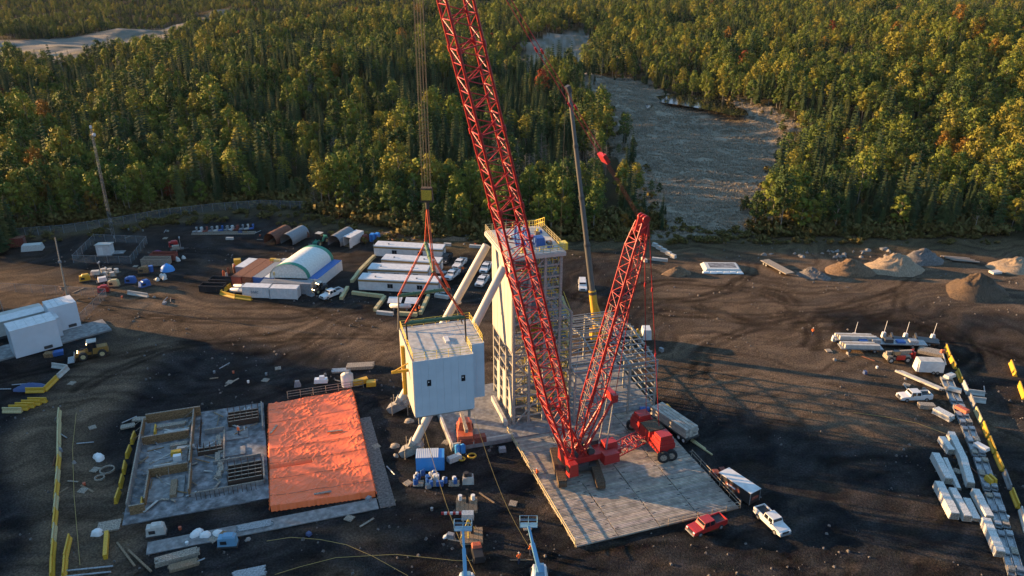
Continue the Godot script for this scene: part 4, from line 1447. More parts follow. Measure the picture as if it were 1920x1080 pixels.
func build_hall() -> void:
	# open steel frame of the low hall beside the tower
	var ori := Vector3(0.26, 0.4, -110.5)
	var t := thing("steel_hall_frame", "low open steel hall frame of grey girders beside the tower", "building frame", ori, GRID)
	var x0 := 9.7
	var x1 := 24.0
	var zf := 2.0
	var zb := -18.0
	var ev := 8.9
	var rd := 10.4
	var zm := (zf + zb) / 2
	for k in 4:
		var x := lerpf(x0, x1, k / 3.0)
		for z: float in [zf, zb]:
			beam(t, "column", Vector3(x, 0, z), Vector3(x, ev, z), 0.34, 0.34, M.steel)
			beam(t, "rafter", Vector3(x, ev, z), Vector3(x, rd, zm), 0.26, 0.4, M.steel)
		if k == 3 or k == 0:
			beam(t, "column", Vector3(x, 0, zm), Vector3(x, rd, zm), 0.28, 0.28, M.steel)
			for q in 6:
				beam(t, "girt", Vector3(x, 1.4 + q * 1.4, zf), Vector3(x, 1.4 + q * 1.4, zb), 0.1, 0.16, M.galv)
	for q in 6:
		beam(t, "girt", Vector3(x0, 1.4 + q * 1.4, zf + 0.1), Vector3(x1, 1.4 + q * 1.4, zf + 0.1), 0.14, 0.22, M.steel)
		beam(t, "girt", Vector3(x0, 1.4 + q * 1.4, zb - 0.1), Vector3(x1, 1.4 + q * 1.4, zb - 0.1), 0.14, 0.22, M.steel)
	for k in 9:
		for s: float in [zf, zb]:
			var f := k / 8.0
			var y := lerpf(ev, rd, f) + 0.3
			var z := lerpf(s, zm, f)
			if s == zb and k == 8:
				continue
			beam(t, "purlin", Vector3(x0 - 0.3, y, z), Vector3(x1 + 0.3, y, z), 0.1, 0.18, M.galv)
	for s: float in [zf, zb]:
		rod(t, "wind_brace", Vector3(x0, 0.2, s), Vector3(lerpf(x0, x1, 0.33), ev, s), 0.06, M.steel)
		rod(t, "wind_brace", Vector3(x1, 0.2, s), Vector3(lerpf(x0, x1, 0.67), ev, s), 0.06, M.steel)
		rod(t, "roof_brace", Vector3(x1, ev, s), Vector3(lerpf(x0, x1, 0.67), rd, zm), 0.06, M.steel)
		rod(t, "roof_brace", Vector3(x0, ev, s), Vector3(lerpf(x0, x1, 0.33), rd, zm), 0.06, M.steel)
		rod(t, "gable_brace", Vector3(x1, 0.2, s), Vector3(x1, ev - 1.0, zm), 0.06, M.steel)
	for k in 4:
		part(t, "inner_post", Sh.new().bx(lerpf(12.0, 22.0, k / 3.0), 0, -6.0, 0.3, 5.6, 0.3), M.steel)
	beam(t, "crane_rail", Vector3(x0, 5.8, -6.0), Vector3(x1, 5.8, -6.0), 0.25, 0.45, M.steel)
	beam(t, "crane_rail", Vector3(x0, 7.2, -1.0), Vector3(x1, 7.2, -1.0), 0.25, 0.45, M.steel)


func build_mobile_crane() -> void:
	var t := thing("telescopic_crane", "grey telescopic boom of a yellow mobile crane behind the hall frame", "crane")
	var a := Vector3(16.6, 3.0, -140.0)
	var b := Vector3(10.3, 48.0, -145.0)
	var f := [0.0, 0.17, 0.38, 0.58, 0.79, 1.0]
	for k in 5:
		rod(t, "boom_section", a.lerp(b, f[k]), a.lerp(b, f[k + 1] + (0.01 if k < 4 else 0.0)), [0.72, 0.55, 0.48, 0.42, 0.36][k], M.yellow if k == 0 else M.boomgrey, 10)
		if k > 0:
			var o: Vector3 = a.lerp(b, f[k])
			var d := (b - a).normalized()
			rod(t, "boom_collar", o - d * 0.35, o + d * 0.2, [0.8, 0.75, 0.62, 0.56, 0.5][k], M.darkmetal, 10)
	part(t, "boom_head", Sh.new().bar(b, b + (b - a).normalized() * 1.2 + Vector3(-0.3, 0, 0.4), 0.9, 0.8), M.darkmetal)
	rod(t, "hoist_rope", b + Vector3(-0.7, 0.4, 0.5), Vector3(9.2, 16.0, -143.0), 0.02, M.rope, 4)
	rod(t, "luffing_cylinder", Vector3(18.6, 2.5, -139.0), a.lerp(b, 0.16), 0.3, M.yellow, 8)
	part(t, "turntable", Sh.new().bx(17.0, 1.5, -140.2, 3.4, 1.5, 2.4), M.yellow)
	part(t, "counterweight", Sh.new().bx(19.6, 1.6, -140.4, 1.6, 1.5, 2.8), M.darkmetal)
	part(t, "chassis", Sh.new().bx(20.0, 0.8, -141.5, 11.5, 0.8, 2.6), M.darkmetal)
	part(t, "driver_cab", Sh.new().taper(26.6, 0.7, -141.5, 1.9, 2.1, 2.5, 0.2, 0.1), M.white)
	part(t, "operator_cab", Sh.new().taper(16.0, 1.9, -138.4, 1.3, 1.9, 1.1, 0.15, 0.05), M.yellow)
	for k in 5:
		for s: float in [-1, 1]:
			wheel(t, Vector3(15.5 + k * 2.4, 0.65, -141.5 + s * 1.15), 0.65, 0.4)
	part(t, "warning_cone_panel", Sh.new().taper(24.6, 1.6, -140.0, 1.6, 1.7, 0.3, 0.7, 0.0), M.yellow)


func build_mats() -> void:
	var ori := Vector3(8.3, 0, -82.0)
	var yaw := 0.325
	var base := struct("timber_mat_platform", Sh.new().bx(12.4, -0.3, -14.6, 24.4, 0.34, 29.0), M.trackbrown, ori, yaw)
	for key in ["matwood", "matwood2", "matwood3"]:
		M[key].vertex_color_use_as_albedo = true
	var cols := 4
	var bw := 24.6 / cols
	for c in cols:
		for r in 24:
			var mt := Sh.new()
			# four planks bolted side by side with a gap between each
			for k in 4:
				var g := rng.randf_range(0.68, 1.0)
				mt.col = Color(g, g * rng.randf_range(0.95, 1.0), g * rng.randf_range(0.9, 1.0))
				mt.taper(rng.randf_range(-0.04, 0.04), rng.randf_range(-0.01, 0.01), -0.45 + k * 0.3, bw - 0.1, 0.2, 0.27, 0.02, 0.02)
			var key: String = ["matwood", "matwood2", "matwood3"][rng.randi() % 3]
			var o := part(base, "timber_mat", mt, M[key], Vector3((c + 0.5) * bw + rng.randf_range(-0.05, 0.05), 0.05 + rng.randf_range(0, 0.03), -0.6 - r * 1.21), rng.randf_range(-0.006, 0.006))
			for s: float in [-1, 1]:
				if (r + c) % 2 == 0:
					part(o, "lifting_slot", Sh.new().bx(s * (bw / 2 - 0.5), 0.2, 0.28, 0.5, 0.012, 0.16), M.black)
	# rails on the left edge, part of the front edge and the right edge
	var g := thing("mat_guard_rail", "timber guard rail along the edge of the crane mats", "guard rail", ori, yaw)
	rails(g, [Vector3(-0.1, 0.2, -28.0), Vector3(-0.1, 0.2, 0.0)], 1.1, 2.4, M.paleyellow, 2, 0.06)  # pale yellow puts the low sun into the colour of this rail
	var g2 := thing("mat_guard_rail", "guard rail beside the dark box trailer on the crane mats", "guard rail", ori, yaw)
	rails(g2, [Vector3(13.5, 0.2, 0.1), Vector3(24.7, 0.2, 0.1), Vector3(24.7, 0.2, -13.0)], 1.1, 2.4, M.paletimber, 2, 0.06)


# ---------------------------------------------------------------- left and middle of the yard
func office_trailer(label: String, at: Vector3, yaw: float, l: float, windows: Array) -> void:
	var t := thing("office_trailer", label, "trailer", at, yaw, "white site office trailers")
	var w := 3.6
	var h := 2.95
	part(t, "wall_panel", Sh.new().bx(0, 0.35, -w / 2, l, h - 0.7, w), M.white)
	part(t, "trim_band", Sh.new().bx(0, h - 0.52, -w / 2, l + 0.1, 0.46, w + 0.1), M.tan)
	part(t, "roof", Sh.new().taper(0, h - 0.055, -w / 2, l + 0.12, 0.22, w + 0.12, 0.1, 0.1), M.white)
	part(t, "skirt", Sh.new().bx(0, 0, -w / 2, l - 0.3, 0.36, w - 0.3), M.black)
	for x in windows:
		var f := part(t, "window", Sh.new().bx(x * l, 1.1, 0.03, 1.3, 1.05, 0.06), M.grey)
		for s: float in [-0.27, 0.27]:
			part(f, "pane", Sh.new().bx(x * l + s * 1.15, 1.16, 0.065, 0.55, 0.93, 0.02), M.glass)
	var d := part(t, "door", Sh.new().bx(l * 0.5 + 0.03, 0.4, -1.2, 0.06, 2.0, 0.95), M.grey)
	part(d, "handle", Sh.new().bx(l * 0.5 + 0.08, 1.3, -0.85, 0.05, 0.08, 0.15), M.galv)
	part(t, "step", Sh.new().bx(l * 0.5 + 0.75, 0.0, -1.2, 1.2, 0.35, 1.3), M.galv)
	for q: float in [-0.3, 0.22]:
		part(t, "roof_vent", Sh.new().bx(q * l, h + 0.18, -1.4, 0.35, 0.25, 0.35), M.galv)


func build_offices() -> void:
	office_trailer("white office trailer nearest the propane tanks, long blank wall facing them", Vector3(-25.68, 0, -165.09), -0.12, 18.37, [-0.1, 0.27])
	office_trailer("shorter white office trailer, second in the row from the propane tanks", Vector3(-26.64, 0, -171.63), -0.11, 14.14, [-0.4, -0.25, -0.02, 0.18, 0.3])
	office_trailer("white office trailer third in the row, between a short and a long one", Vector3(-24.38, 0, -177.26), -0.17, 14.32, [-0.2, 0.1, 0.33])
	office_trailer("longest white office trailer at the back, by the scrap heaps", Vector3(-26.01, 0, -186.51), -0.15, 17.63, [-0.2, 0.18])
	var lb := "%s concrete block edging the office trailer lot"
	barrier_run([Vector2(-34.73, -187.81), Vector2(-36.6, -178.46), Vector2(-37.31, -171.15)], 3.0, ["paleyellow", "paletimber"].slice(0, 1), lb, "concrete blocks round the office lot", true)
	barrier_run([Vector2(-37.65, -167.68), Vector2(-37.87, -161.38)], 3.0, ["paleyellow"], lb, "concrete blocks round the office lot", true)
	barrier_run([Vector2(-36.1, -164.63), Vector2(-28.58, -162.55)], 3.6, ["paleyellow"], lb, "concrete blocks round the office lot", true)
	barrier_run([Vector2(-28.3, -162.25), Vector2(-29.44, -155.2)], 3.0, ["paleyellow"], lb, "concrete blocks round the office lot", true)
	barrier_run([Vector2(-28.92, -154.11), Vector2(-25.17, -153.31)], 4.0, ["offwhite"], lb, "concrete blocks round the office lot", true)
	barrier_run([Vector2(-24.07, -153.58), Vector2(-20.04, -153.04)], 3.0, ["paleyellow"], lb, "concrete blocks round the office lot", true)
	barrier_run([Vector2(-18.63, -163.14), Vector2(-19.53, -153.58)], 3.0, ["paleyellow"], lb, "concrete blocks round the office lot", true)
	barrier_run([Vector2(-17.32, -163.14), Vector2(-14.01, -161.96)], 3.0, ["offwhite"], lb, "concrete blocks round the office lot", true)
	for q in [[Vector3(-25.53, 0, -158.52), "left"], [Vector3(-21.77, 0, -158.24), "right"]]:
		var t := thing("solar_light_trailer", "white solar panel trailer %s the propane tank beside the offices" % ("behind the end of" if q[1] == "left" else "behind the far end of"), "trailer", q[0], -0.08)
		part(t, "panel", Sh.new().box(Vector3(0, 1.2, 0), Vector3(3.0, 0.1, 2.2), Basis(Vector3.RIGHT, 0.25)), M.white)
		part(t, "frame", Sh.new().bx(0, 0.3, 0, 2.4, 0.5, 1.4), M.darkmetal)
		rod(t, "mast", Vector3(1.2, 0.5, 0), Vector3(1.2, 3.2, 0), 0.06, M.galv, 5)
		for s: float in [-1, 1]:
			wheel(t, Vector3(0, 0.33, s * 0.85), 0.33, 0.2)
	var pt := thing("propane_tank", "white propane tank lying in front of the nearest office trailer", "tank", Vector3(-24.04, 0, -156.02), -0.06)
	part(pt, "vessel", Sh.new().tank(Vector3(0, 0.95, 0), 4.8, 0.5), M.white)
	for s: float in [-1.4, 1.4]:
		part(pt, "saddle", Sh.new().bx(s, 0, 0, 0.3, 0.6, 0.9), M.concrete)
	part(pt, "valve_cover", Sh.new().bx(0, 1.42, 0, 0.4, 0.25, 0.4), M.galv)


func build_dome() -> void:
	var yaw := -0.075
	var o := Vector3(-55.25, 0, -167.68)
	var t := thing("dome_shelter", "white fabric arch shelter with green edges on top of containers", "shelter", o, yaw)
	var W := 8.9
	var L := 13.0
	var y0 := 2.65
	var skew := Vector3(0.18, 0, -0.98).normalized()
	var n := 14
	for band in 3:
		var f0: float = [0.0, 0.1, 0.9][band]
		var f1: float = [0.1, 0.9, 1.0][band]
		var sh := Sh.new()
		for k in n:
			var a := PI * k / n
			var b := PI * (k + 1) / n
			var p := Vector3(W / 2 - cos(a) * W / 2, y0 + sin(a) * 3.5, 0)
			var q := Vector3(W / 2 - cos(b) * W / 2, y0 + sin(b) * 3.5, 0)
			var na := Vector3(-cos(a), sin(a), 0).normalized()
			var nb := Vector3(-cos(b), sin(b), 0).normalized()
			sh.tri(p + skew * L * f0, q + skew * L * f0, q + skew * L * f1, na, nb, nb)
			sh.tri(p + skew * L * f0, q + skew * L * f1, p + skew * L * f1, na, nb, na)
		part(t, ["green_edge", "fabric_cover", "green_edge"][band], sh, M.fabricwhite if band == 1 else M.green)
	var gable := Sh.new()
	var g2 := Sh.new()
	for k in n:
		var a := PI * k / n
		var b := PI * (k + 1) / n
		var p := Vector3(W / 2 - cos(a) * W / 2 * 0.98, y0 + sin(a) * 3.42, 0)
		var q := Vector3(W / 2 - cos(b) * W / 2 * 0.98, y0 + sin(b) * 3.42, 0)
		gable.tri(Vector3(W / 2, y0, 0), p, q, Vector3.BACK, Vector3.BACK, Vector3.BACK)
		g2.tri(Vector3(W / 2, y0, 0) + skew * L, p + skew * L, q + skew * L, Vector3.FORWARD, Vector3.FORWARD, Vector3.FORWARD)
	part(t, "gable_cover", gable, M.fabricwhite, Vector3(0, 0, -0.25))
	part(t, "gable_cover", g2, M.fabricwhite, Vector3(0, 0, 0.15))
	var ax := atan2(0.98, 0.18) + yaw
	var back := Basis(Vector3.UP, yaw) * skew
	var rt := Basis(Vector3.UP, yaw) * Vector3.RIGHT
	var g := "shipping containers round the dome shelter"
	# rows running back, left to right
	container("rust-brown container at the outer left of the dome shelter", o + rt * -8.0 + back * 6.1, ax, 12.0, "rustred", "rust", 2.6, 2.44, g)
	container("second rust-brown container, between the outer one and the blue one", o + rt * -5.45 + back * 6.1, ax, 12.0, "rust", "rust", 2.6, 2.44, g)
	container("blue container with grey roof beside the rust-brown ones", o + rt * -2.9 + back * 6.1, ax, 12.0, "blue", "grey", 2.6, 2.44, g)
	container("blue container with white roof under the dome's left foot", o + rt * -0.3 + back * 6.2, ax, 12.2, "blue", "white", 2.6, 2.44, g)
	container("white container with blue roof under the dome's right foot", o + rt * 9.9 + back * 6.4, ax, 12.4, "white", "blue", 2.6, 2.44, g)
	container("grey container standing crosswise before the dome opening", o + rt * 4.6 + Basis(Vector3.UP, yaw) * Vector3(0, 0, 1.7), yaw, 11.6, "grey", "grey", 2.6, 2.44, g)
	var c1 := container("white container lettered DMC in front of the dome shelter", o + rt * -1.3 + Basis(Vector3.UP, yaw) * Vector3(0, 0, 4.4), yaw, 6.06, "white", "white", 2.6, 2.44, g)
	var tm := TextMesh.new()
	tm.text = "DMC"
	var fnt := SystemFont.new()
	fnt.font_names = PackedStringArray(["Droid Sans"])
	fnt.font_weight = 700
	tm.font = fnt
	tm.font_size = 64
	tm.pixel_size = 0.0125
	tm.depth = 0.02
	tm.material = mk("lettergrey", 0.10, 0.17, 0.22, 0.7)
	pm(c1, "lettering", tm, Vector3(-0.2, 1.45, 1.24))
	container("plain white container right of the lettered one", o + rt * 5.1 + Basis(Vector3.UP, yaw) * Vector3(0, 0, 4.6), yaw, 6.06, "white", "white", 2.6, 2.44, g)
	container("small white-roofed container behind the left rust-brown one", o + rt * -10.7 + back * 9.4, ax, 6.0, "grey", "white", 2.5, 2.4, g)
	var tw := thing("lamp_stand", "thin pole with pale yellow lamp head before the dome", "lamp", o + rt * 2.4 + Basis(Vector3.UP, yaw) * Vector3(0, 0, 3.0))
	rod(tw, "pole", Vector3.ZERO, Vector3(0, 5.0, 0), 0.05, M.galv, 5)
	part(tw, "lamp_head", Sh.new().bx(0, 4.6, 0, 0.45, 0.75, 0.3), M.paleyellow)
	# propane tanks behind yellow barriers
	barrier_run([Vector2(-65.61, -164.33), Vector2(-61.58, -162.25), Vector2(-57.67, -161.09)], 3.9, ["yellow"], "%s barrier in front of the two small propane tanks", "yellow barriers round the propane tanks")
	barrier_run([Vector2(-65.61, -164.33), Vector2(-64.56, -170.83)], 4.0, ["yellow"], "%s barrier left of the two small propane tanks", "yellow barriers round the propane tanks")
	for q in [[Vector3(-61.38, 0, -164.63), "nearer the yellow barrier"], [Vector3(-61.31, 0, -166.75), "nearer the rust-brown container"]]:
		var p := thing("propane_tank", "small white propane tank, the one %s" % q[1], "tank", q[0], yaw)
		part(p, "vessel", Sh.new().tank(Vector3(0, 0.9, 0), 4.6, 0.52), M.white)
		for s: float in [-1.3, 1.3]:
			part(p, "saddle", Sh.new().bx(s, 0, 0, 0.3, 0.55, 0.8), M.concrete)
		part(p, "valve_cover", Sh.new().bx(0.2, 1.38, 0, 0.35, 0.22, 0.35), M.galv)
	skip_bin("black open skip in front of the yellow barrier corner", Vector3(-68.02, 0, -166.45), yaw, 5.6, 2.2, 1.5, "black", "black")
	skip_bin("black open skip half full of scrap beside the gas bottles", Vector3(-67.21, 0, -170.19), yaw, 5.4, 2.2, 1.5, "black", "grey")
	# gas bottles and drums left of the containers
	for k in 9:
		var b := Vector3(-67.08, 0, -177.09) + Vector3(rng.randf_range(-2.2, 2.0), 0, rng.randf_range(-4.0, 4.0))
		one("gas_bottle", "upright %s gas bottle in the cluster beside the rust-brown container" % ["pale", "brown", "orange"][k % 3], "bottle", Sh.new().tube(Vector3.ZERO, Vector3(0, 1.3, 0), 0.3, 9).tube(Vector3(0, 1.3, 0), Vector3(0, 1.6, 0), 0.3, 9, 0.08), [M.offwhite, M.rust, M.orange][k % 3], b, 0.0, "gas bottles beside the containers")
	one("yellow_crate", "yellow crate behind the gas bottles", "crate", Sh.new().taper(0, 0, 0, 1.8, 1.6, 1.6, 0.1, 0.1), M.yellow, Vector3(-67.45, 0, -182.31), 0.3)
	var roofbits := [[-5.0, 11.0, "yellow", "yellow bundle"], [-3.8, 10.6, "paleyellow", "pale yellow bundle"], [-2.0, 11.0, "white", "white wrapped bundle"]]
	for q in roofbits:
		one("roof_bundle", "%s lying on the container roofs" % q[3], "bundle", Sh.new().taper(0, 0, 0, 1.6, 0.5, 0.9, 0.15, 0.15), M[q[2]], o + rt * q[0] + back * q[1] + Vector3(0, 2.66, 0), yaw)
	var tr := thing("skid_steer", "dark compact loader with lit lamps beside the dome's white container", "loader", Vector3(-43.59, 0, -165.84), 0.9)
	loader_body(tr, "darkmetal", 0.75)


func loader_body(t: Node3D, paint: String, s: float, lamps := true) -> void:
	# wheel loader or tractor facing -x with bucket in front
	part(t, "rear_body", Sh.new().taper(1.3 * s, 0.8 * s, 0, 2.6 * s, 1.1 * s, 1.7 * s, 0.15 * s, 0.1 * s), M[paint])
	part(t, "front_frame", Sh.new().bx(-1.3 * s, 0.7 * s, 0, 2.2 * s, 0.6 * s, 1.1 * s), M[paint])
	var cab := part(t, "cab", Sh.new().taper(0.1 * s, 1.3 * s, 0, 1.5 * s, 1.75 * s, 1.5 * s, 0.1 * s, 0.08 * s), M.glass)
	part(cab, "cab_roof", Sh.new().bx(0.1 * s, 3.06 * s, 0, 1.6 * s, 0.14 * s, 1.6 * s), M.offwhite)
	for k: float in [-1, 1]:
		for q: float in [-1.6, 1.5]:
			wheel(t, Vector3(q * s, 0.75 * s, k * 0.95 * s), 0.75 * s, 0.55 * s, false, "paleyellow")
		part(t, "lift_arm", Sh.new().bar(Vector3(-0.8 * s, 1.5 * s, k * 0.5 * s), Vector3(-3.0 * s, 0.55 * s, k * 0.5 * s), 0.2 * s, 0.3 * s), M[paint])
		if lamps:
			part(t, "work_lamp", Sh.new().bx(-0.72 * s, 2.75 * s, k * 0.5 * s, 0.1, 0.16, 0.22), M.lamp)
			part(t, "work_lamp", Sh.new().bx(-2.42 * s, 1.35 * s, k * 0.42 * s, 0.1, 0.16, 0.2), M.lamp)
	var b := Sh.new()
	b.extrude(PackedVector2Array([Vector2(-4.2, 0.05), Vector2(-3.1, 0.05), Vector2(-2.9, 0.5), Vector2(-3.0, 1.0), Vector2(-3.1, 1.0), Vector2(-3.05, 0.5), Vector2(-3.2, 0.15), Vector2(-4.2, 0.13)]), -1.35, 1.35)
	var bk := part(t, "bucket", b, M.galv)
	bk.scale = Vector3.ONE * s


func arch_pipe(label: String, at: Vector3, yaw: float, paint: String) -> void:
	# corrugated steel arch, open at both ends
	var t := thing("steel_arch", label, "arch", at, yaw, "corrugated steel arches at the back of the yard")
	for k in 9:
		var sh := Sh.new()
		var z0 := -k * 0.85
		for j in 12:
			for wall in 2:
				var r := 2.0 - wall * 0.1 - (0.05 if k % 2 == 0 else 0.0)
				var a := -0.35 + (PI + 0.7) * j / 12
				var b := -0.35 + (PI + 0.7) * (j + 1) / 12
				var p := Vector3(cos(a) * r, 1.0 + sin(a) * r * 1.1, z0)
				var q := Vector3(cos(b) * r, 1.0 + sin(b) * r * 1.1, z0)
				var g := -1.0 if wall == 1 else 1.0
				var n1 := Vector3(cos(a), sin(a), 0) * g
				var n2 := Vector3(cos(b), sin(b), 0) * g
				sh.tri(p, q, q + Vector3(0, 0, -0.85), n1, n2, n2)
				sh.tri(p, q + Vector3(0, 0, -0.85), p + Vector3(0, 0, -0.85), n1, n2, n1)
		part(t, "ring_segment", sh, M[paint])


func wire_fence(label: String, pts: Array, h: float, every := 3.2) -> void:
	var t := thing("chain_link_fence", label, "fence")
	for i in pts.size() - 1:
		var a := Vector3(pts[i].x, land(pts[i].x, pts[i].y) - 0.1, pts[i].y)
		var b := Vector3(pts[i + 1].x, land(pts[i + 1].x, pts[i + 1].y) - 0.1, pts[i + 1].y)
		var n := maxi(1, int(round(a.distance_to(b) / every)))
		for k in n:
			var p := a.lerp(b, float(k) / n)
			rod(t, "fence_post", p, p + Vector3(0, h + 0.1, 0), 0.05, M.galv, 5)
			var q := a.lerp(b, float(k + 1) / n)
			var sh := Sh.new()
			sh.quad(p + Vector3(0, 0.05, 0), q + Vector3(0, 0.05, 0), q + Vector3(0, h, 0), p + Vector3(0, h, 0))
			part(t, "wire_panel", sh, M.mesh)
		rod(t, "top_rail", a + Vector3(0, h, 0), b + Vector3(0, h, 0), 0.03, M.galv, 4)


func machine(called: String, label: String, cat: String, at: Vector3, yaw: float, paint: String, kind: int) -> void:
	# small plant: 0 box on skid with hood, 1 trailer with mast, 2 round-topped light balls, 3 boom attachment
	var t := thing(called, label, cat, at, yaw)
	if kind == 0:
		part(t, "skid", Sh.new().bx(0, 0, 0, 2.6, 0.25, 1.3), M.darkmetal)
		part(t, "housing", Sh.new().taper(0, 0.25, 0, 2.4, 1.2, 1.2, 0.12, 0.06), M[paint])
		part(t, "hood", Sh.new().taper(0.2, 1.45, 0, 1.6, 0.3, 1.1, 0.2, 0.15), M[paint])
		part(t, "louvre", Sh.new().bx(-0.4, 0.6, 0.62, 0.8, 0.5, 0.04), M.black)
	elif kind == 1:
		part(t, "deck", Sh.new().bx(0, 0.5, 0, 3.2, 0.2, 1.6), M.darkmetal)
		part(t, "housing", Sh.new().taper(-0.3, 0.7, 0, 1.9, 0.9, 1.3, 0.1, 0.1), M[paint])
		rod(t, "mast", Vector3(0.9, 0.6, 0), Vector3(0.9, 3.4, 0), 0.07, M.galv, 5)
		part(t, "lamp_bar", Sh.new().bx(0.9, 3.4, 0, 0.3, 0.3, 1.3), M.galv)
		part(t, "drawbar", Sh.new().bx(2.1, 0.5, 0, 1.2, 0.1, 0.12), M.darkmetal)
		for s: float in [-1, 1]:
			wheel(t, Vector3(-0.2, 0.35, s * 0.85), 0.35, 0.22)
	else:
		part(t, "pallet", Sh.new().bx(0, 0, 0, 1.6, 0.15, 1.2), M.wood)
		part(t, "drum", Sh.new().tube(Vector3(0, 0.15, 0), Vector3(0, 1.0, 0), 0.5, 12), M[paint])
		part(t, "drum_lid", Sh.new().tube(Vector3(0, 1.0, 0), Vector3(0, 1.08, 0), 0.54, 12), M.offwhite)


func build_left() -> void:
	wire_fence("long chain-link fence between the yard bank and the forest", FENCE, 2.4)
	wire_fence("square chain-link fence round the small white hut", [Vector2(-108.79, -184.11), Vector2(-110.99, -199.69), Vector2(-96.39, -198.04), Vector2(-94.18, -183.39), Vector2(-108.79, -184.11)], 2.0)
	wire_fence("chain-link fence beside the grey equipment enclosures", [Vector2(-89.89, -149.4), Vector2(-90.77, -163.14), Vector2(-108.81, -165.53), Vector2(-116.61, -166.45)], 2.0)
	# radio mast
	var mast := thing("lattice_mast", "slim grey lattice radio mast standing by the forest fence", "mast", Vector3(-108.53, 0, -204.82))
	var mh := 29.0
	for i in 3:
		var a := TAU * i / 3
		var p := Vector3(cos(a) * 0.45, 0, sin(a) * 0.45)
		rod(mast, "leg", p, p * 0.6 + Vector3(0, mh, 0), 0.04, M.grey, 5)
	for k in 26:
		for i in 3:
			var a := TAU * i / 3
			var b := TAU * (i + 1) / 3
			var f := lerpf(0.45, 0.27, k / 26.0)
			rod(mast, "brace", Vector3(cos(a) * f, mh * k / 26.0, sin(a) * f), Vector3(cos(b) * f, mh * (k + 1) / 26.0, sin(b) * f), 0.02, M.grey, 4)
	part(mast, "antenna", Sh.new().bx(0, mh, 0, 0.5, 0.7, 0.3), M.white)
	part(mast, "dish", Sh.new().tube(Vector3(0.5, mh - 1.6, 0.2), Vector3(0.75, mh - 1.6, 0.3), 0.45, 12), M.white)
	# wooden pole
	var pole := thing("utility_pole", "leaning bare wooden pole with brackets left of the equipment", "pole", Vector3(-98.58, 0, -161.38))
	part(pole, "shaft", Sh.new().tube(Vector3(0, -0.2, 0), Vector3(-1.6, 13.5, -3.4), 0.2, 8, 0.12), M.paletimber)
	part(pole, "cross_arm", Sh.new().box(Vector3(-0.5, 2.9, -0.75), Vector3(2.6, 0.14, 0.14), Basis(Vector3.BACK, 0.2)), M.wood)
	part(pole, "bracket", Sh.new().bx(-1.0, 8.0, -2.0, 0.6, 0.5, 0.4), M.galv)
	# hut
	var hut := thing("equipment_hut", "small white hut with lean-to roof inside the square fence", "hut", Vector3(-103.33, 0, -189.7), 0.1)
	part(hut, "wall_panel", Sh.new().bx(0, 0.25, 0, 3.4, 2.5, 2.6), M.white)
	part(hut, "roof", Sh.new().box(Vector3(0, 2.85, 0), Vector3(3.8, 0.16, 3.0), Basis(Vector3.RIGHT, -0.1)), M.offwhite)
	part(hut, "door", Sh.new().bx(-0.6, 0.3, 1.32, 0.95, 2.0, 0.05), M.plastic)
	part(hut, "plinth", Sh.new().bx(0, 0, 0, 3.6, 0.25, 2.8), M.concrete)
	one("concrete_pad", "flat concrete pad beside the small white hut", "pad", Sh.new().bx(0, 0, 0, 3.0, 0.2, 2.4), M.concrete, Vector3(-100.73, 0, -190.86), 0.1)
	# grey enclosures
	var en := "grey steel equipment enclosures at the yard's left"
	for q in [[Vector3(-92.35, 0, -137.7), 4.6, 5.6, 8.0, "tall grey enclosure with white ribbed roof, nearest the wheel loader"], [Vector3(-92.9, 0, -142.99), 3.6, 3.9, 4.6, "lower grey enclosure between the two taller ones"], [Vector3(-92.08, 0, -147.63), 4.6, 5.3, 5.2, "tall grey enclosure with flat grey roof at the far end"]]:
		var e := thing("equipment_enclosure", q[4], "enclosure", q[0] + Vector3(0, 0.3, 0), 0.72, en)
		part(e, "shell", Sh.new().bx(0, 0, 0, q[3], q[2], q[1]), M.boxclad)
		for k in 5:
			part(e, "roof_sheet", Sh.new().bx(-q[3] / 2 + q[3] * (k + 0.5) / 5.0, q[2] + 0.003, 0, q[3] / 5.0 - 0.04, 0.1, q[1] + 0.1), M.white)
		part(e, "vent", Sh.new().bx(q[3] * 0.2, 0.3, q[1] / 2 + 0.03, 1.5, 0.6, 0.08), M.darkmetal)
	struct("enclosure_slab", Sh.new().bx(0, -0.1, 0, 21.0, 0.35, 6.4), M.concrete, Vector3(-91.72, 0, -141.58), 0.72)
	var lb := thing("control_building", "long white control building with a two-tone roof at the picture edge", "building", Vector3(-102.73, 0, -144.43), 0.72)
	part(lb, "wall_panel", Sh.new().bx(0, 0.6, 0, 15.0, 3.0, 5.0), M.offwhite)
	part(lb, "roof", Sh.new().box(Vector3(0, 3.8, -1.27), Vector3(15.3, 0.14, 2.65), Basis(Vector3.RIGHT, -0.12)), M.offwhite)
	part(lb, "roof", Sh.new().box(Vector3(0, 3.8, 1.27), Vector3(15.3, 0.14, 2.65), Basis(Vector3.RIGHT, 0.12)), M.white)
	part(lb, "plinth", Sh.new().bx(0, 0, 0, 14.6, 0.6, 4.6), M.darkmetal)
	part(lb, "door", Sh.new().bx(7.53, 0.7, 0.6, 0.06, 2.1, 1.0), M.grey)
	var pl := thing("light_pole", "thin grey lamp pole behind the control building", "pole", Vector3(-108.09, 0, -153.58))
	rod(pl, "shaft", Vector3.ZERO, Vector3(-0.3, 7.5, 0), 0.09, M.galv, 6)
	part(pl, "lamp_head", Sh.new().bx(-0.3, 7.5, 0, 0.7, 0.15, 0.3), M.galv)
	# wheel loader
	var ld := thing("wheel_loader", "yellow and black wheel loader with lit lamps and lowered bucket", "loader", Vector3(-79.98, 0, -134.84), 0.45)
	loader_body(ld, "loaderpaint", 1.05)
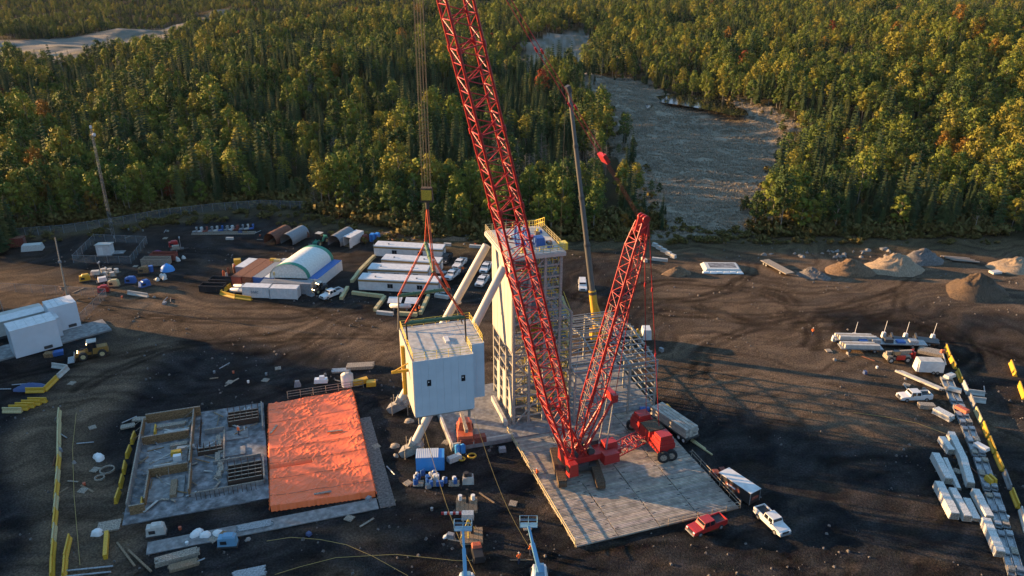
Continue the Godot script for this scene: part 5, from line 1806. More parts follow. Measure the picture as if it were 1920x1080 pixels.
	one("timber_crate", "brown open wooden crate beside the enclosure slab", "crate", Sh.new().taper(0, 0, 0, 1.5, 0.8, 1.2, -0.06, -0.06), M.plywood, Vector3(-88.44, 0, -134.84), 0.2)
	one("blue_bin", "dark blue bin next to the wooden crate", "bin", Sh.new().taper(0, 0, 0, 1.7, 0.8, 1.1, -0.08, -0.08), M.blue, Vector3(-87.05, 0, -135.49), 0.5)
	one("storage_box", "low white box lying on the ground by the enclosures", "box", Sh.new().taper(0, 0, 0, 1.3, 0.4, 1.0, 0.1, 0.1), M.boxclad, Vector3(-94.5, 0, -135.28), 0.6)
	barrier_run([Vector2(-85.7, -130.64), Vector2(-82.3, -129.82), Vector2(-82.41, -126.25)], 3.6, ["offwhite"], "%s barrier in the angle behind the yellow ones", "barriers by the blue tarpaulin")
	barrier_run([Vector2(-82.4, -126.06), Vector2(-82.29, -121.73)], 3.8, ["yellow"], "%s barrier slanting away beside the blue tarpaulin", "barriers by the blue tarpaulin")
	barrier_run([Vector2(-82.19, -121.55), Vector2(-85.47, -121.55)], 3.8, ["yellow"], "%s barrier in front of the blue tarpaulin", "barriers by the blue tarpaulin")
	one("blue_tarpaulin", "crumpled blue tarpaulin behind the yellow barriers", "tarpaulin", Sh.new().heap(3.4, 1.3, 0.9, 4, 16, 5, 0.7, 0.25), M.navy, Vector3(-85.45, 0, -123.02))
	for k in 5:
		one("jersey_barrier", "%s barrier parked side by side with four others" % ["faded yellow", "yellow-painted", "yellow-painted", "yellow-painted", "yellow-painted"][k], "barrier", jersey(3.3), M.paleyellow if k == 0 else M.yellow, Vector3(-84, 0, -114.91) + Vector3(0.62 * k, 0, -0.8 * k), PI / 2, "five barriers parked in a row")
	# skips and clutter behind
	skip_bin("tan open skip by the small hut's fence", Vector3(-87.55, 0, -182.67), 0.0, 6.6, 2.4, 1.7, "paletimber", "rust")
	skip_bin("dark red open skip behind the tan one", Vector3(-87.17, 0, -186.32), 0.0, 6.2, 2.3, 1.6, "rustred", "rust")
	one("blue_drum_tent", "rounded blue covered cart right of the tan skip", "cart", Sh.new().heap(1.6, 1.3, 1.9, 8, 12, 5, 0.5, 0.06), M.brightblue, Vector3(-83.38, 0, -178.8))
	one("blue_barrel", "blue upright drum in front of the tan skip", "drum", Sh.new().tube(Vector3.ZERO, Vector3(0, 1.5, 0), 0.55, 12), M.blue, Vector3(-86.97, 0, -178.11))
	one("purple_cover", "purple covered heap behind the dark red skip", "heap", Sh.new().heap(1.7, 1.0, 1.1, 3, 12, 4, 0.6, 0.1), mk("purple", 0.12, 0.03, 0.11, 0.8), Vector3(-90.32, 0, -190.09))
	var clut := [["pump_set", "red covered pump on a pale trailer by the bank", "pump", Vector3(-88.23, 0, -195.19), 0.4, "red", 0], ["tool_trailer", "pale flatbed trailer below the red pump", "trailer", Vector3(-86.03, 0, -192.02), 0.4, "paletimber", 1], ["generator", "yellow generator on a skid at the left of the plant row", "generator", Vector3(-99.96, 0, -172.11), 0.5, "yellow", 0], ["light_tower", "pale tan light tower trailer beside the yellow generator", "light tower", Vector3(-98.35, 0, -174.74), 0.2, "offwhite", 1], ["light_tower", "white folded light tower trailer near the red base", "light tower", Vector3(-94.86, 0, -170.83), 0.6, "white", 1], ["water_pump", "green-yellow pump with uprights in the plant row", "pump", Vector3(-91.75, 0, -168.93), 0.1, "paleyellow", 0], ["site_cabin", "tan covered machine behind the blue frames", "machine", Vector3(-88.33, 0, -177.09), 0.2, "plywood", 0], ["steel_stand", "blue steel frame with pale top rail in the plant row", "frame", Vector3(-88.65, 0, -170.83), 0.0, "blue", 0], ["steel_stand", "blue stacked steel stand right of the blue frame", "frame", Vector3(-84.49, 0, -168.61), 0.9, "blue", 0], ["pump_unit", "low red machine in front of the light towers", "machine", Vector3(-92.49, 0, -165.53), 0.3, "red", 0], ["tractor_unit", "dark machine behind the two steel arches", "machine", Vector3(-55.68, 0, -202.23), 0.4, "rust", 0], ["red_machine", "dark red machine right of the open white container", "machine", Vector3(-39.32, 0, -199.69), 0.8, "rustred", 0]]
	for q in clut:
		machine(q[0], q[1], q[2], q[3], q[4], q[5], q[6])
	for k in 6:
		machine("cable_drum", "pale round-topped drum on a pallet in the plant row", "drum", Vector3(-98.12, 0, -175.07) + Vector3((k % 3) * 1.6, 0, -(k / 3) * 2.2), 0.2 * k, "offwhite", 2)
		tag(get_child(get_child_count() - 1), "pale round-topped drum on a pallet in the plant row", "drum", "round drums in the plant row")
	for k in 8:
		one("rubbish_bag", "grey-white rubbish bag in the pile beside the skips", "bag", Sh.new().heap(0.55, 0.5, 0.8, k + 2, 9, 4, 0.5, 0.1), M.wrap, (Vector3(-83.29, 0, -175.07) if k < 5 else Vector3(-84, 0, -187.81)) + Vector3((k % 3) * 0.7, 0, (k % 4) * 0.8), 0.0, "rubbish bags beside the skips")
	barrier_run([Vector2(-86.65, -164.63), Vector2(-81.33, -162.84)], 5.0, ["offwhite"], "%s barrier lying by the plant row", "barriers by the plant row")
	# attachment rack along the bank
	var rack := thing("attachment_rack", "long low timber rack along the weedy bank", "rack", Vector3(-78.64, 0, -205.7), 0.03)
	for s: float in [-0.7, 0.7]:
		part(rack, "sleeper", Sh.new().bx(0, 0, s, 17.0, 0.35, 0.3), M.paletimber)
	for k in 12:
		var kk: String = ["galv", "white", "rustred", "grey", "offwhite", "blue"][k % 6]
		var p := Vector3(-86.67, 0, -206.14).lerp(Vector3(-72, 0, -208.81), k / 11.0) + Vector3(0, 0.36, 0)
		var a := thing("bucket_attachment", "%s machine attachment resting on the timber rack" % {"galv": "bare steel", "white": "white", "rustred": "dark red", "grey": "grey", "offwhite": "pale", "blue": "blue"}[kk], "attachment", p, rng.randf_range(-0.5, 0.5), "machine attachments on the rack")
		part(a, "scoop", Sh.new().extrude(PackedVector2Array([Vector2(-0.7, 0), Vector2(0.6, 0), Vector2(0.75, 0.9), Vector2(0.5, 1.0), Vector2(0.35, 0.3), Vector2(-0.7, 0.12)]), -0.55, 0.55), M[kk])
		part(a, "hinge_plate", Sh.new().bx(0.5, 0.9, 0, 0.5, 0.4, 0.7), M[kk])
	one("concrete_block", "single pale concrete block on the ground before the rack", "block", Sh.new().taper(0, 0, 0, 2.0, 0.6, 0.7, 0.03, 0.03), M.offwhite, Vector3(-75.49, 0, -200.95))
	# arches, containers, tractor at the back
	arch_pipe("dark steel arch, the outer of the pair beside the timber rack", Vector3(-63.49, 0, -196.81), -0.35, "rust")
	arch_pipe("dark steel arch with sunlit flank, right one of the pair", Vector3(-59.04, 0, -196.4), -0.35, "grey")
	arch_pipe("single dark steel arch between tractor and open container", Vector3(-46.34, 0, -195.19), -0.35, "grey")
	var oc := thing("open_container", "white container with its doors open at the back of the yard", "container", Vector3(-41.71, 0, -198.04), -0.42 + PI / 2)
	part(oc, "wall_panel", Sh.new().bx(0, 0.1, -1.15, 6.0, 2.5, 0.1), M.white)
	part(oc, "wall_panel", Sh.new().bx(0, 0.1, 1.15, 6.0, 2.5, 0.1), M.white)
	part(oc, "roof", Sh.new().bx(0, 2.6, 0, 6.0, 0.1, 2.4), M.white)
	part(oc, "floor", Sh.new().bx(0, 0, 0, 6.0, 0.1, 2.3), M.plywood)
	part(oc, "door", Sh.new().bx(-3.5, 0.1, 1.5, 1.1, 2.4, 0.08), M.white)
	part(oc, "end_wall", Sh.new().bx(2.95, 0.1, 0, 0.1, 2.5, 2.2), M.white)
	var tr := thing("farm_tractor", "dark green tractor with a pale cab roof beside the steel arch", "tractor", Vector3(-50.55, 0, -197.22), 1.2)
	loader_body(tr, "green", 1.0, false)
	for q in [[Vector3(-36.98, 0, -199.28), "blue portable toilet beside the open white container"], [Vector3(-35.77, 0, -199.69), "second blue portable toilet by the open container"]]:
		var pt := thing("portable_toilet", q[1], "toilet", q[0], -0.3)
		part(pt, "cabin", Sh.new().bx(0, 0.1, 0, 1.15, 2.0, 1.15), M.brightblue)
		part(pt, "roof", Sh.new().taper(0, 2.1, 0, 1.2, 0.25, 1.2, 0.2, 0.2), M.brightblue)
		part(pt, "door", Sh.new().bx(0, 0.2, 0.59, 0.75, 1.8, 0.04), M.blue)
	# yellow hoop
	var hoop := thing("yellow_hoop", "big yellow ring lying on stands near the forest", "ring", Vector3(-33.69, 0, -213.42))
	for k in 20:
		var a := TAU * k / 20
		var b := TAU * (k + 1) / 20
		rod(hoop, "ring_segment", Vector3(cos(a) * 2.9, 1.0, sin(a) * 2.9), Vector3(cos(b) * 2.9, 1.0, sin(b) * 2.9), 0.17, M.yellow, 6)
	for k in 4:
		rod(hoop, "stand", Vector3(cos(k * 1.57) * 2.8, 0, sin(k * 1.57) * 2.8), Vector3(cos(k * 1.57) * 2.8, 0.9, sin(k * 1.57) * 2.8), 0.08, M.darkmetal, 5)
	container("small dark red container at the forest fence", Vector3(-130.49, 0, -195.59), 0.25, 6.0, "rustred", "rust", 2.4, 2.4)
	one("covered_stack", "pale tarpaulin-covered stack near the dark red container", "stack", Sh.new().taper(0, 0, 0, 5.0, 1.5, 2.6, 0.3, 0.3), M.wrap, Vector3(-123.87, 0, -193.2), 0.25)
	# scrap and brush at the back
	for q in [[Vector3(-27.47, 0, -203.95), 4.0, "tangled pale scrap timber heap behind the longest trailer"], [Vector3(-22.92, 0, -201.8), 5.0, "low heap of brown scrap behind the longest trailer"], [Vector3(-32.77, 0, -205.7), 3.4, "grey brush pile below the yellow ring"], [Vector3(-15.73, 0, -201.38), 4.4, "rusty scrap pile right of the longest trailer"]]:
		var s := thing("scrap_heap", q[2], "heap", q[0])
		part(s, "mound", Sh.new().heap(q[1], 2.0, 0.7, int(q[1] * 10), 14, 4, 0.8, 0.3), M.soil)
		for k in 16:
			var p := Vector3(rng.randf_range(-1, 1) * q[1], rng.randf_range(0.2, 0.7), rng.randf_range(-1.6, 1.6))
			beam(s, "scrap_piece", p, p + Vector3(rng.randfn() * 1.0, rng.randf_range(-0.1, 0.4), rng.randfn() * 0.8 + 0.1), 0.14, 0.08, [M.paletimber, M.wood, M.rust, M.galv][k % 4])
	barrier_run([Vector2(-17.91, -196.4), Vector2(-15.92, -196)], 2.4, ["offwhite"], "%s block near the scrap right of the trailers", "blocks behind the trailers", true)
	barrier_run([Vector2(-11.13, -195.19), Vector2(-7.63, -194.39)], 3.2, ["offwhite"], "%s block behind the tower's foot", "blocks behind the trailers", true)


func build_parking() -> void:
	var c := [[Vector3(-40.37, 0, -163.14), -2.25, "white pickup between the dome shelter and the office trailers"], [Vector3(-12.82, 0, -181.6), -1.9, "white pickup leading the row beside the trailers"], [Vector3(-14.15, 0, -174.4), -1.95, "white pickup with its cab towards the load, behind the orange workers"], [Vector3(-6.32, 0, -178.8), -1.8, "white pickup standing between the back legs, farther one"], [Vector3(-6.94, 0, -170.51), -1.85, "white pickup between the back legs, nearer the module"]]
	for q in c:
		pickup(q[2], "white", q[0], q[1])
	pickup("white van parked behind the telescopic crane boom", "white", Vector3(16.16, 0, -167.99), -1.62, "van")
	pickup("dark pickup beside the end of the longest trailer", "black", Vector3(-16.36, 0, -185.21), -1.8)
	for q in [[Vector3(-16.53, 0, -174.07), "worker in orange walking beside the white pickups"], [Vector3(-16.2, 0, -173.09), "second worker in orange beside the white pickups"], [Vector3(-11.8, 0, -177.43), "worker in orange right of the white pickup, by the back leg"], [Vector3(-12.67, 0, -177.09), "worker in orange between the pickup and the back leg"], [Vector3(-20.44, 0, -153.58), "worker in orange standing by the concrete blocks"], [Vector3(-19.76, 0, -154.65), "worker in orange leaning at the concrete block corner"], [Vector3(60.51, 0, -143.71), "worker in orange alone on the bare soil"]]:
		person(q[1], q[0], rng.randf() * TAU)


# ---------------------------------------------------------------- foundations and tarp
func form_wall(t: Node3D, a: Vector2, b: Vector2, h: float, panel: String, brace := 0.0) -> void:
	# wall of formwork panels between two plan points (x right, y to the back), with a pale capping board
	var p := Vector3(a.x, 0, -a.y)
	var q := Vector3(b.x, 0, -b.y)
	var n := maxi(1, int(round(p.distance_to(q) / 2.4)))
	var d := (q - p).normalized()
	for k in n:
		var m := p.lerp(q, (k + 0.5) / n)
		var o := part(t, "form_panel", Sh.new().box(Vector3.ZERO, Vector3(0.22, h, p.distance_to(q) / n - 0.03)), M[panel])
		o.transform = Transform3D(Basis(Vector3.UP.cross(d), Vector3.UP, d), m + Vector3(0, h / 2, 0))
	beam(t, "cap_board", p + Vector3(0, h + 0.05, 0), q + Vector3(0, h + 0.05, 0), 0.2, 0.08, M.paletimber)
	if brace != 0.0:
		var side := Vector3.UP.cross(d) * brace
		for k in n + 1:
			var m := p.lerp(q, float(k) / n)
			rod(t, "form_brace", m + Vector3(0, h * 0.9, 0), m + side * 1.8 + Vector3(0, 0.1, 0), 0.05, M.paletimber, 4)


func rebar_cage(label: String, at: Vector3, yaw: float, nx: int, nz: int, s: float, h: float) -> void:
	var t := thing("rebar_cage", label, "rebar cage", at, yaw, "dark reinforcement cages")
	for i in nx + 1:
		beam(t, "wall_form", Vector3(i * s, h / 2, 0), Vector3(i * s, h / 2, -nz * s), 0.12, h, M.rebar)
		rod(t, "bar", Vector3(i * s, h, 0), Vector3(i * s, h + 1.0, 0), 0.05, M.rebar, 4)
		rod(t, "bar", Vector3(i * s, h, -nz * s), Vector3(i * s, h + 1.0, -nz * s), 0.05, M.rebar, 4)
	for j in nz + 1:
		beam(t, "wall_form", Vector3(0, h / 2, -j * s), Vector3(nx * s, h / 2, -j * s), 0.12, h, M.rebar)
		beam(t, "cap_board", Vector3(0, h + 0.05, -j * s), Vector3(nx * s, h + 0.05, -j * s), 0.14, 0.08, M.paletimber)


func build_foundation() -> void:
	var o := Vector3(-52.69, 0, -87.52)
	var yaw := 0.31
	struct("foundation_slab", Sh.new().bx(9.2, -0.25, -12.4, 19.2, 0.33, 27.0), M.wetconcrete, o, yaw)
	var t := thing("foundation_formwork", "concrete foundation with brown plywood formwork walls and braces", "formwork", o, yaw)
	form_wall(t, Vector2(0.1, 1.5), Vector2(0.1, 19.5), 1.6, "concrete", -1.0)
	form_wall(t, Vector2(0.1, 19.8), Vector2(0.1, 24.6), 1.5, "plywood", 1.0)
	form_wall(t, Vector2(0.4, 25.0), Vector2(8.8, 25.0), 1.7, "plywood")
	form_wall(t, Vector2(0.4, 18.4), Vector2(7.3, 18.4), 1.5, "plywood")
	form_wall(t, Vector2(2.2, 9.2), Vector2(7.6, 9.2), 1.5, "plywood", -0.6)
	form_wall(t, Vector2(2.2, 2.4), Vector2(2.2, 9.0), 1.3, "plywood")
	form_wall(t, Vector2(7.8, 9.6), Vector2(7.8, 24.8), 1.5, "plywood", 1.0)
	form_wall(t, Vector2(8.0, 2.6), Vector2(8.0, 9.0), 1.4, "plywood")
	form_wall(t, Vector2(8.2, 2.4), Vector2(18.2, 2.4), 0.7, "concrete")
	form_wall(t, Vector2(18.3, 2.6), Vector2(18.3, 8.6), 1.0, "concrete")
	form_wall(t, Vector2(18.5, 17.0), Vector2(18.5, 25.0), 0.8, "concrete")
	form_wall(t, Vector2(0.4, 0.9), Vector2(2.4, 0.9), 1.5, "plywood")
	var pads := [[11.0, 15.2, 3.6, 2.4], [13.6, 12.0, 4.2, 2.2], [14.0, 16.8, 4.4, 2.6], [4.0, 21.5, 5.6, 4.8], [4.8, 5.4, 4.8, 5.4], [4.2, 13.6, 6.0, 7.6]]
	for q in pads:
		part(t, "raised_pad", Sh.new().bx(q[0], 0.08, -q[1], q[2], 0.22, q[3]), M.concrete)
	rebar_cage("dark reinforcement cage at the back of the foundation", o + Basis(Vector3.UP, yaw) * Vector3(13.2, 0.1, -19.6), yaw, 5, 3, 0.95, 1.0)
	rebar_cage("dark reinforcement cage nearest the orange tarp", o + Basis(Vector3.UP, yaw) * Vector3(13.3, 0.1, -3.2), yaw, 5, 4, 0.95, 1.0)
	rebar_cage("small dark reinforcement cage in the middle of the foundation", o + Basis(Vector3.UP, yaw) * Vector3(8.8, 0.1, -12.6), yaw, 4, 1, 0.9, 0.7)
	var lo := Basis(Vector3.UP, yaw)
	for q in [[2.2, 22.2, "paletimber", 4.4, 0.5, 0.9], [3.4, 20.6, "offwhite", 3.8, 0.15, 0.7], [4.6, 16.0, "paletimber", 2.6, 0.5, 0.9], [5.6, 15.0, "offwhite", 2.6, 0.4, 0.7], [5.4, 4.6, "wood", 0.9, 0.5, 3.8], [2.6, 11.2, "offwhite", 3.4, 0.25, 0.4]]:
		stack_of("timber_stack", "%s stack of boards lying in the foundation pit, %s" % [{"paletimber": "tan", "offwhite": "pale grey", "wood": "brown"}[q[2]], "near the back wall" if q[1] > 18 else "in the middle room" if q[1] > 9.5 else "in the front room"], "timber", o + lo * Vector3(q[0] + q[3] / 2, 0.32, -q[1]), yaw, q[3], q[5], 2, q[4] / 2, 3, M[q[2]], "stacks of boards in the foundation")
	for k in 9:
		var f := k / 8.0
		one("bench_block", "pale timber block in the row across the foundation slab", "block", Sh.new().taper(0, 0, 0, 0.8, 0.45, 1.5, 0.05, 0.05), M.paletimber, o + lo * Vector3(11.9 + sin(k * 1.3) * 0.3, 0.08, -6.5 - f * 10.0), yaw + (0.4 if k == 5 else 0.0), "timber blocks across the slab")
	one("tool_chest", "blue-fronted white tool chest in the middle room", "chest", Sh.new().taper(0, 0, 0, 1.2, 0.9, 0.8, 0.05, 0.05), M.plastic, o + lo * Vector3(5.9, 0.3, -12.2), yaw)
	one("yellow_pump", "yellow and black compactor in the middle room", "compactor", Sh.new().taper(0, 0, 0, 1.6, 0.7, 0.9, 0.1, 0.1), M.yellow, o + lo * Vector3(5.6, 0.3, -13.8), yaw)
	person("worker in orange kneeling on the foundation by the cage", o + lo * Vector3(14.8, 0.3, -16.4), 0.4)
	for q in [[-1.2, 20.5], [-1.5, 16.6], [-1.6, 12.4], [-1.6, 8.9], [-1.7, 5.4], [2.0, 21.6], [1.8, 2.2]]:
		one("yellow_form_panel", "yellow form panel standing on edge %s" % ("inside the foundation" if q[0] > 0 else "along the outer left foundation wall"), "panel", Sh.new().taper(0, 0, 0, 0.5, 1.0, 2.6, 0.15, 0.1), M.yellow, o + lo * Vector3(q[0], 0, -q[1]), yaw + rng.randf_range(-0.1, 0.1), "yellow form panels")
	for k in 60:
		var q := Vector3(rng.randf_range(0.8, 18.0), 0.1, -rng.randf_range(1.0, 25.0))
		var n := ["paletimber", "wood", "galv", "plywood", "offwhite"]
		one("loose_board", "loose board lying about on the foundation slab", "board", Sh.new().bx(0, 0, 0, rng.randf_range(0.8, 3.0), 0.1, rng.randf_range(0.1, 0.3)), M[n[k % 5]], o + lo * q + Vector3(0, 0.22, 0), rng.randf() * TAU, "loose boards on the foundation")
	form_wall(t, Vector2(9.6, 18.6), Vector2(12.6, 18.6), 0.9, "concrete", 0.6)
	form_wall(t, Vector2(11.0, 9.6), Vector2(18.0, 9.6), 0.6, "concrete")
	form_wall(t, Vector2(12.6, 9.8), Vector2(12.6, 18.0), 0.7, "concrete", 0.5)
	for k in 14:
		rod(t, "starter_bar", Vector3(9.0 + k * 0.62, 0.1, -1.4), Vector3(9.0 + k * 0.62, 1.3, -1.4), 0.04, M.rebar, 4)
		rod(t, "starter_bar", Vector3(9.0, 0.1, -14.5 - k * 0.6), Vector3(9.0, 1.4, -14.5 - k * 0.6), 0.04, M.rebar, 4)
	# the orange tarp over the neighbouring slab
	var tl := Vector3(-41.31, 0.8, -116.33)
	var tr := Vector3(-28, 0.8, -121.1)
	var bl := Vector3(-33.44, 0.9, -89.44)
	var br := Vector3(-19.49, 0.9, -92.73)
	var nx := 130
	var ny := 170
	var grid := []
	var fn := FastNoiseLite.new()
	fn.seed = 21
	fn.frequency = 0.2
	fn.fractal_octaves = 3
	for j in ny + 1:
		var row := []
		for i in nx + 1:
			var u := float(i) / nx
			var w := float(j) / ny
			var p := tl.lerp(tr, u).lerp(bl.lerp(br, u), w)
			var lx := u * 15.0
			var lz := w * 21.0
			# sagging between the frames below, ridges of loose sheet, overlapping seams
			var sag := 0.09 * absf(sin(lz * PI / 2.6)) + 0.10 * absf(sin((lx + 0.5) * PI / 7.4))
			var a := fn.get_noise_2d(lx * 3.0 + sin(lz) * 1.5, lz * 1.4)
			var b := fn.get_noise_2d(lx * 1.2 + 80.0, lz * 4.0 + cos(lx) * 1.2)
			var loose := clampf(fn.get_noise_2d(lx * 0.6 + 31.0, lz * 0.5) * 2.2 + 0.7, 0.25, 1.0)
			var c1 := fn.get_noise_2d(lx * 1.6 + lz * 2.4, lz * 0.9 - lx * 0.6 + 200.0)
			var c2 := fn.get_noise_2d(lx * 2.6 - lz * 0.8 + 400.0, lz * 2.2 + lx * 1.1)
			var ridge := maxf(0.0, 1.0 - absf(c1) * 6.0) * 0.2 + maxf(0.0, 1.0 - absf(c2) * 8.0) * 0.15
			var y := p.y - sag + (0.30 - absf(a)) * 0.07 * loose + (0.25 - absf(b)) * 0.06 + ridge * 0.6 * loose
			if absf(lz - 14.0) < 0.25 and lx < 6.5:
				y -= 0.45
			row.append(Vector3(p.x, y, p.z))
		grid.append(row)
	var sh := Sh.new()
	for j in ny:
		for i in nx:
			var n := []
			for q in [[0, 0], [1, 0], [1, 1], [0, 1]]:
				var ii: int = clampi(i + q[0], 1, nx - 1)
				var jj: int = clampi(j + q[1], 1, ny - 1)
				var nn: Vector3 = (grid[jj + 1][ii] - grid[jj - 1][ii]).cross(grid[jj][ii + 1] - grid[jj][ii - 1]).normalized()
				n.append(nn if nn.y > 0 else -nn)
			sh.tri(grid[j][i], grid[j][i + 1], grid[j + 1][i + 1], n[0], n[1], n[2])
			sh.tri(grid[j][i], grid[j + 1][i + 1], grid[j + 1][i], n[0], n[2], n[3])
	var tp := thing("orange_tarp", "wrinkled bright orange tarpaulin stretched over a long slab", "tarpaulin")
	part(tp, "top_sheet", sh, M.tarp)
	# hanging skirts with pleats
	var sides := [[grid[ny], Vector3(0.29, 0, 0.957)], [grid.map(func(r): return r[nx]), Vector3(0.957, 0, -0.29)], [grid.map(func(r): return r[0]), Vector3(-0.957, 0, 0.29)], [grid[0], Vector3(-0.29, 0, -0.957)]]
	for q in sides:
		var s := Sh.new()
		var line: Array = q[0]
		for i in line.size() - 1:
			var o1: Vector3 = q[1] * (0.25 + 0.12 * fn.get_noise_1d(i * 1.3) + 0.05 * sin(i * 1.1))
			var o2: Vector3 = q[1] * (0.25 + 0.12 * fn.get_noise_1d((i + 1) * 1.3) + 0.05 * sin((i + 1) * 1.1))
			var a: Vector3 = line[i]
			var b: Vector3 = line[i + 1]
			s.quad(a, b, Vector3(b.x, 0.0, b.z) + o2, Vector3(a.x, 0.0, a.z) + o1)
		part(tp, "skirt", s, M.tarp)
	for k in 7:
		var w := 0.08 + k * 0.14
		for i in 10:
			var a: Vector3 = grid[int(w * ny)][int(i * nx / 10.0)]
			var b: Vector3 = grid[int(w * ny)][int((i + 1) * nx / 10.0)]
			rod(tp, "tie_rope", a + Vector3(0, 0.06, 0), b + Vector3(0, 0.06, 0), 0.025, M.rope, 4)
	for q in [[0.72, 0.42, 0.2], [0.06, 0.3, 1.4], [0.5, 0.97, 0.28]]:
		var p: Vector3 = grid[int(q[1] * ny)][int(q[0] * nx)]
		one("weight_board", "grey board weighing down the orange tarp", "board", Sh.new().bx(0, 0.0, 0, 2.4, 0.12, 0.3), M.paletimber, p + Vector3(0, 0.1, 0), q[2], "boards weighing down the tarp")
	# sand strip and boards round the tarp
	struct("sand_strip", Sh.new().bx(0, -0.02, 0, 2.2, 0.1, 24.0), M.gravelgrey, Vector3(-20.97, 0, -101.7), 0.31)
	struct("concrete_strip", Sh.new().bx(0, -0.05, 0, 30.0, 0.14, 2.4), M.concrete, Vector3(-33.21, 0, -86.43), 0.31)
	rails(thing("edge_scaffold", "pale scaffold rail along the back edge of the orange tarp", "scaffold", Vector3(-38.8, 0, -119.21), 0.31), [Vector3(0, 0, 0), Vector3(13.0, 0, 0)], 1.5, 2.2, M.paletimber, 3, 0.05)
	var tk := thing("water_tank", "white upright water tank behind the orange tarp", "tank", Vector3(-29.36, 0, -123.96))
	part(tk, "vessel", Sh.new().tube(Vector3.ZERO, Vector3(0, 2.1, 0), 1.1, 18).tube(Vector3(0, 2.1, 0), Vector3(0, 2.4, 0), 1.1, 18, 0.4), M.plastic)
	part(tk, "lid", Sh.new().tube(Vector3(0, 2.38, 0), Vector3(0, 2.5, 0), 0.4, 12), M.offwhite)
	stack_of("scaffold_plank_stack", "stack of long pale planks behind the white water tank", "timber", Vector3(-28.2, 0, -130.43), 0.12, 5.0, 1.8, 3, 0.2, 5, M.paletimber)
	stack_of("scaffold_plank_stack", "smaller grey plank stack beside the white water tank", "timber", Vector3(-31.5, 0, -129.01), 0.12, 3.4, 1.4, 2, 0.15, 4, M.galv)
	one("yellow_hopper", "yellow chute lying beside the water tank", "chute", Sh.new().bar(Vector3(-1.4, 0.5, 0.6), Vector3(1.0, 0.6, -0.6), 0.9, 0.9), M.yellow, Vector3(-26.94, 0, -124.33))
	one("yellow_box", "yellow square box right of the chute", "box", Sh.new().taper(0, 0, 0, 1.7, 0.8, 1.3, 0.05, 0.05), M.yellow, Vector3(-25.16, 0, -123.96), 0.15)
	one("white_pallet_goods", "white wrapped goods on a pallet behind the tarp", "pallet", Sh.new().taper(0, 0, 0, 2.4, 0.7, 1.2, 0.1, 0.1).taper(0.2, 0.7, 0, 1.0, 0.5, 0.8, 0.1, 0.1), M.plastic, Vector3(-34.37, 0, -125.09), 0.1)
	one("trestle", "small timber trestle behind the tarp", "trestle", Sh.new().taper(0, 0, 0, 1.2, 1.1, 0.9, 0.25, 0.2), M.grey, Vector3(-38.22, 0, -123.58), 0.2)


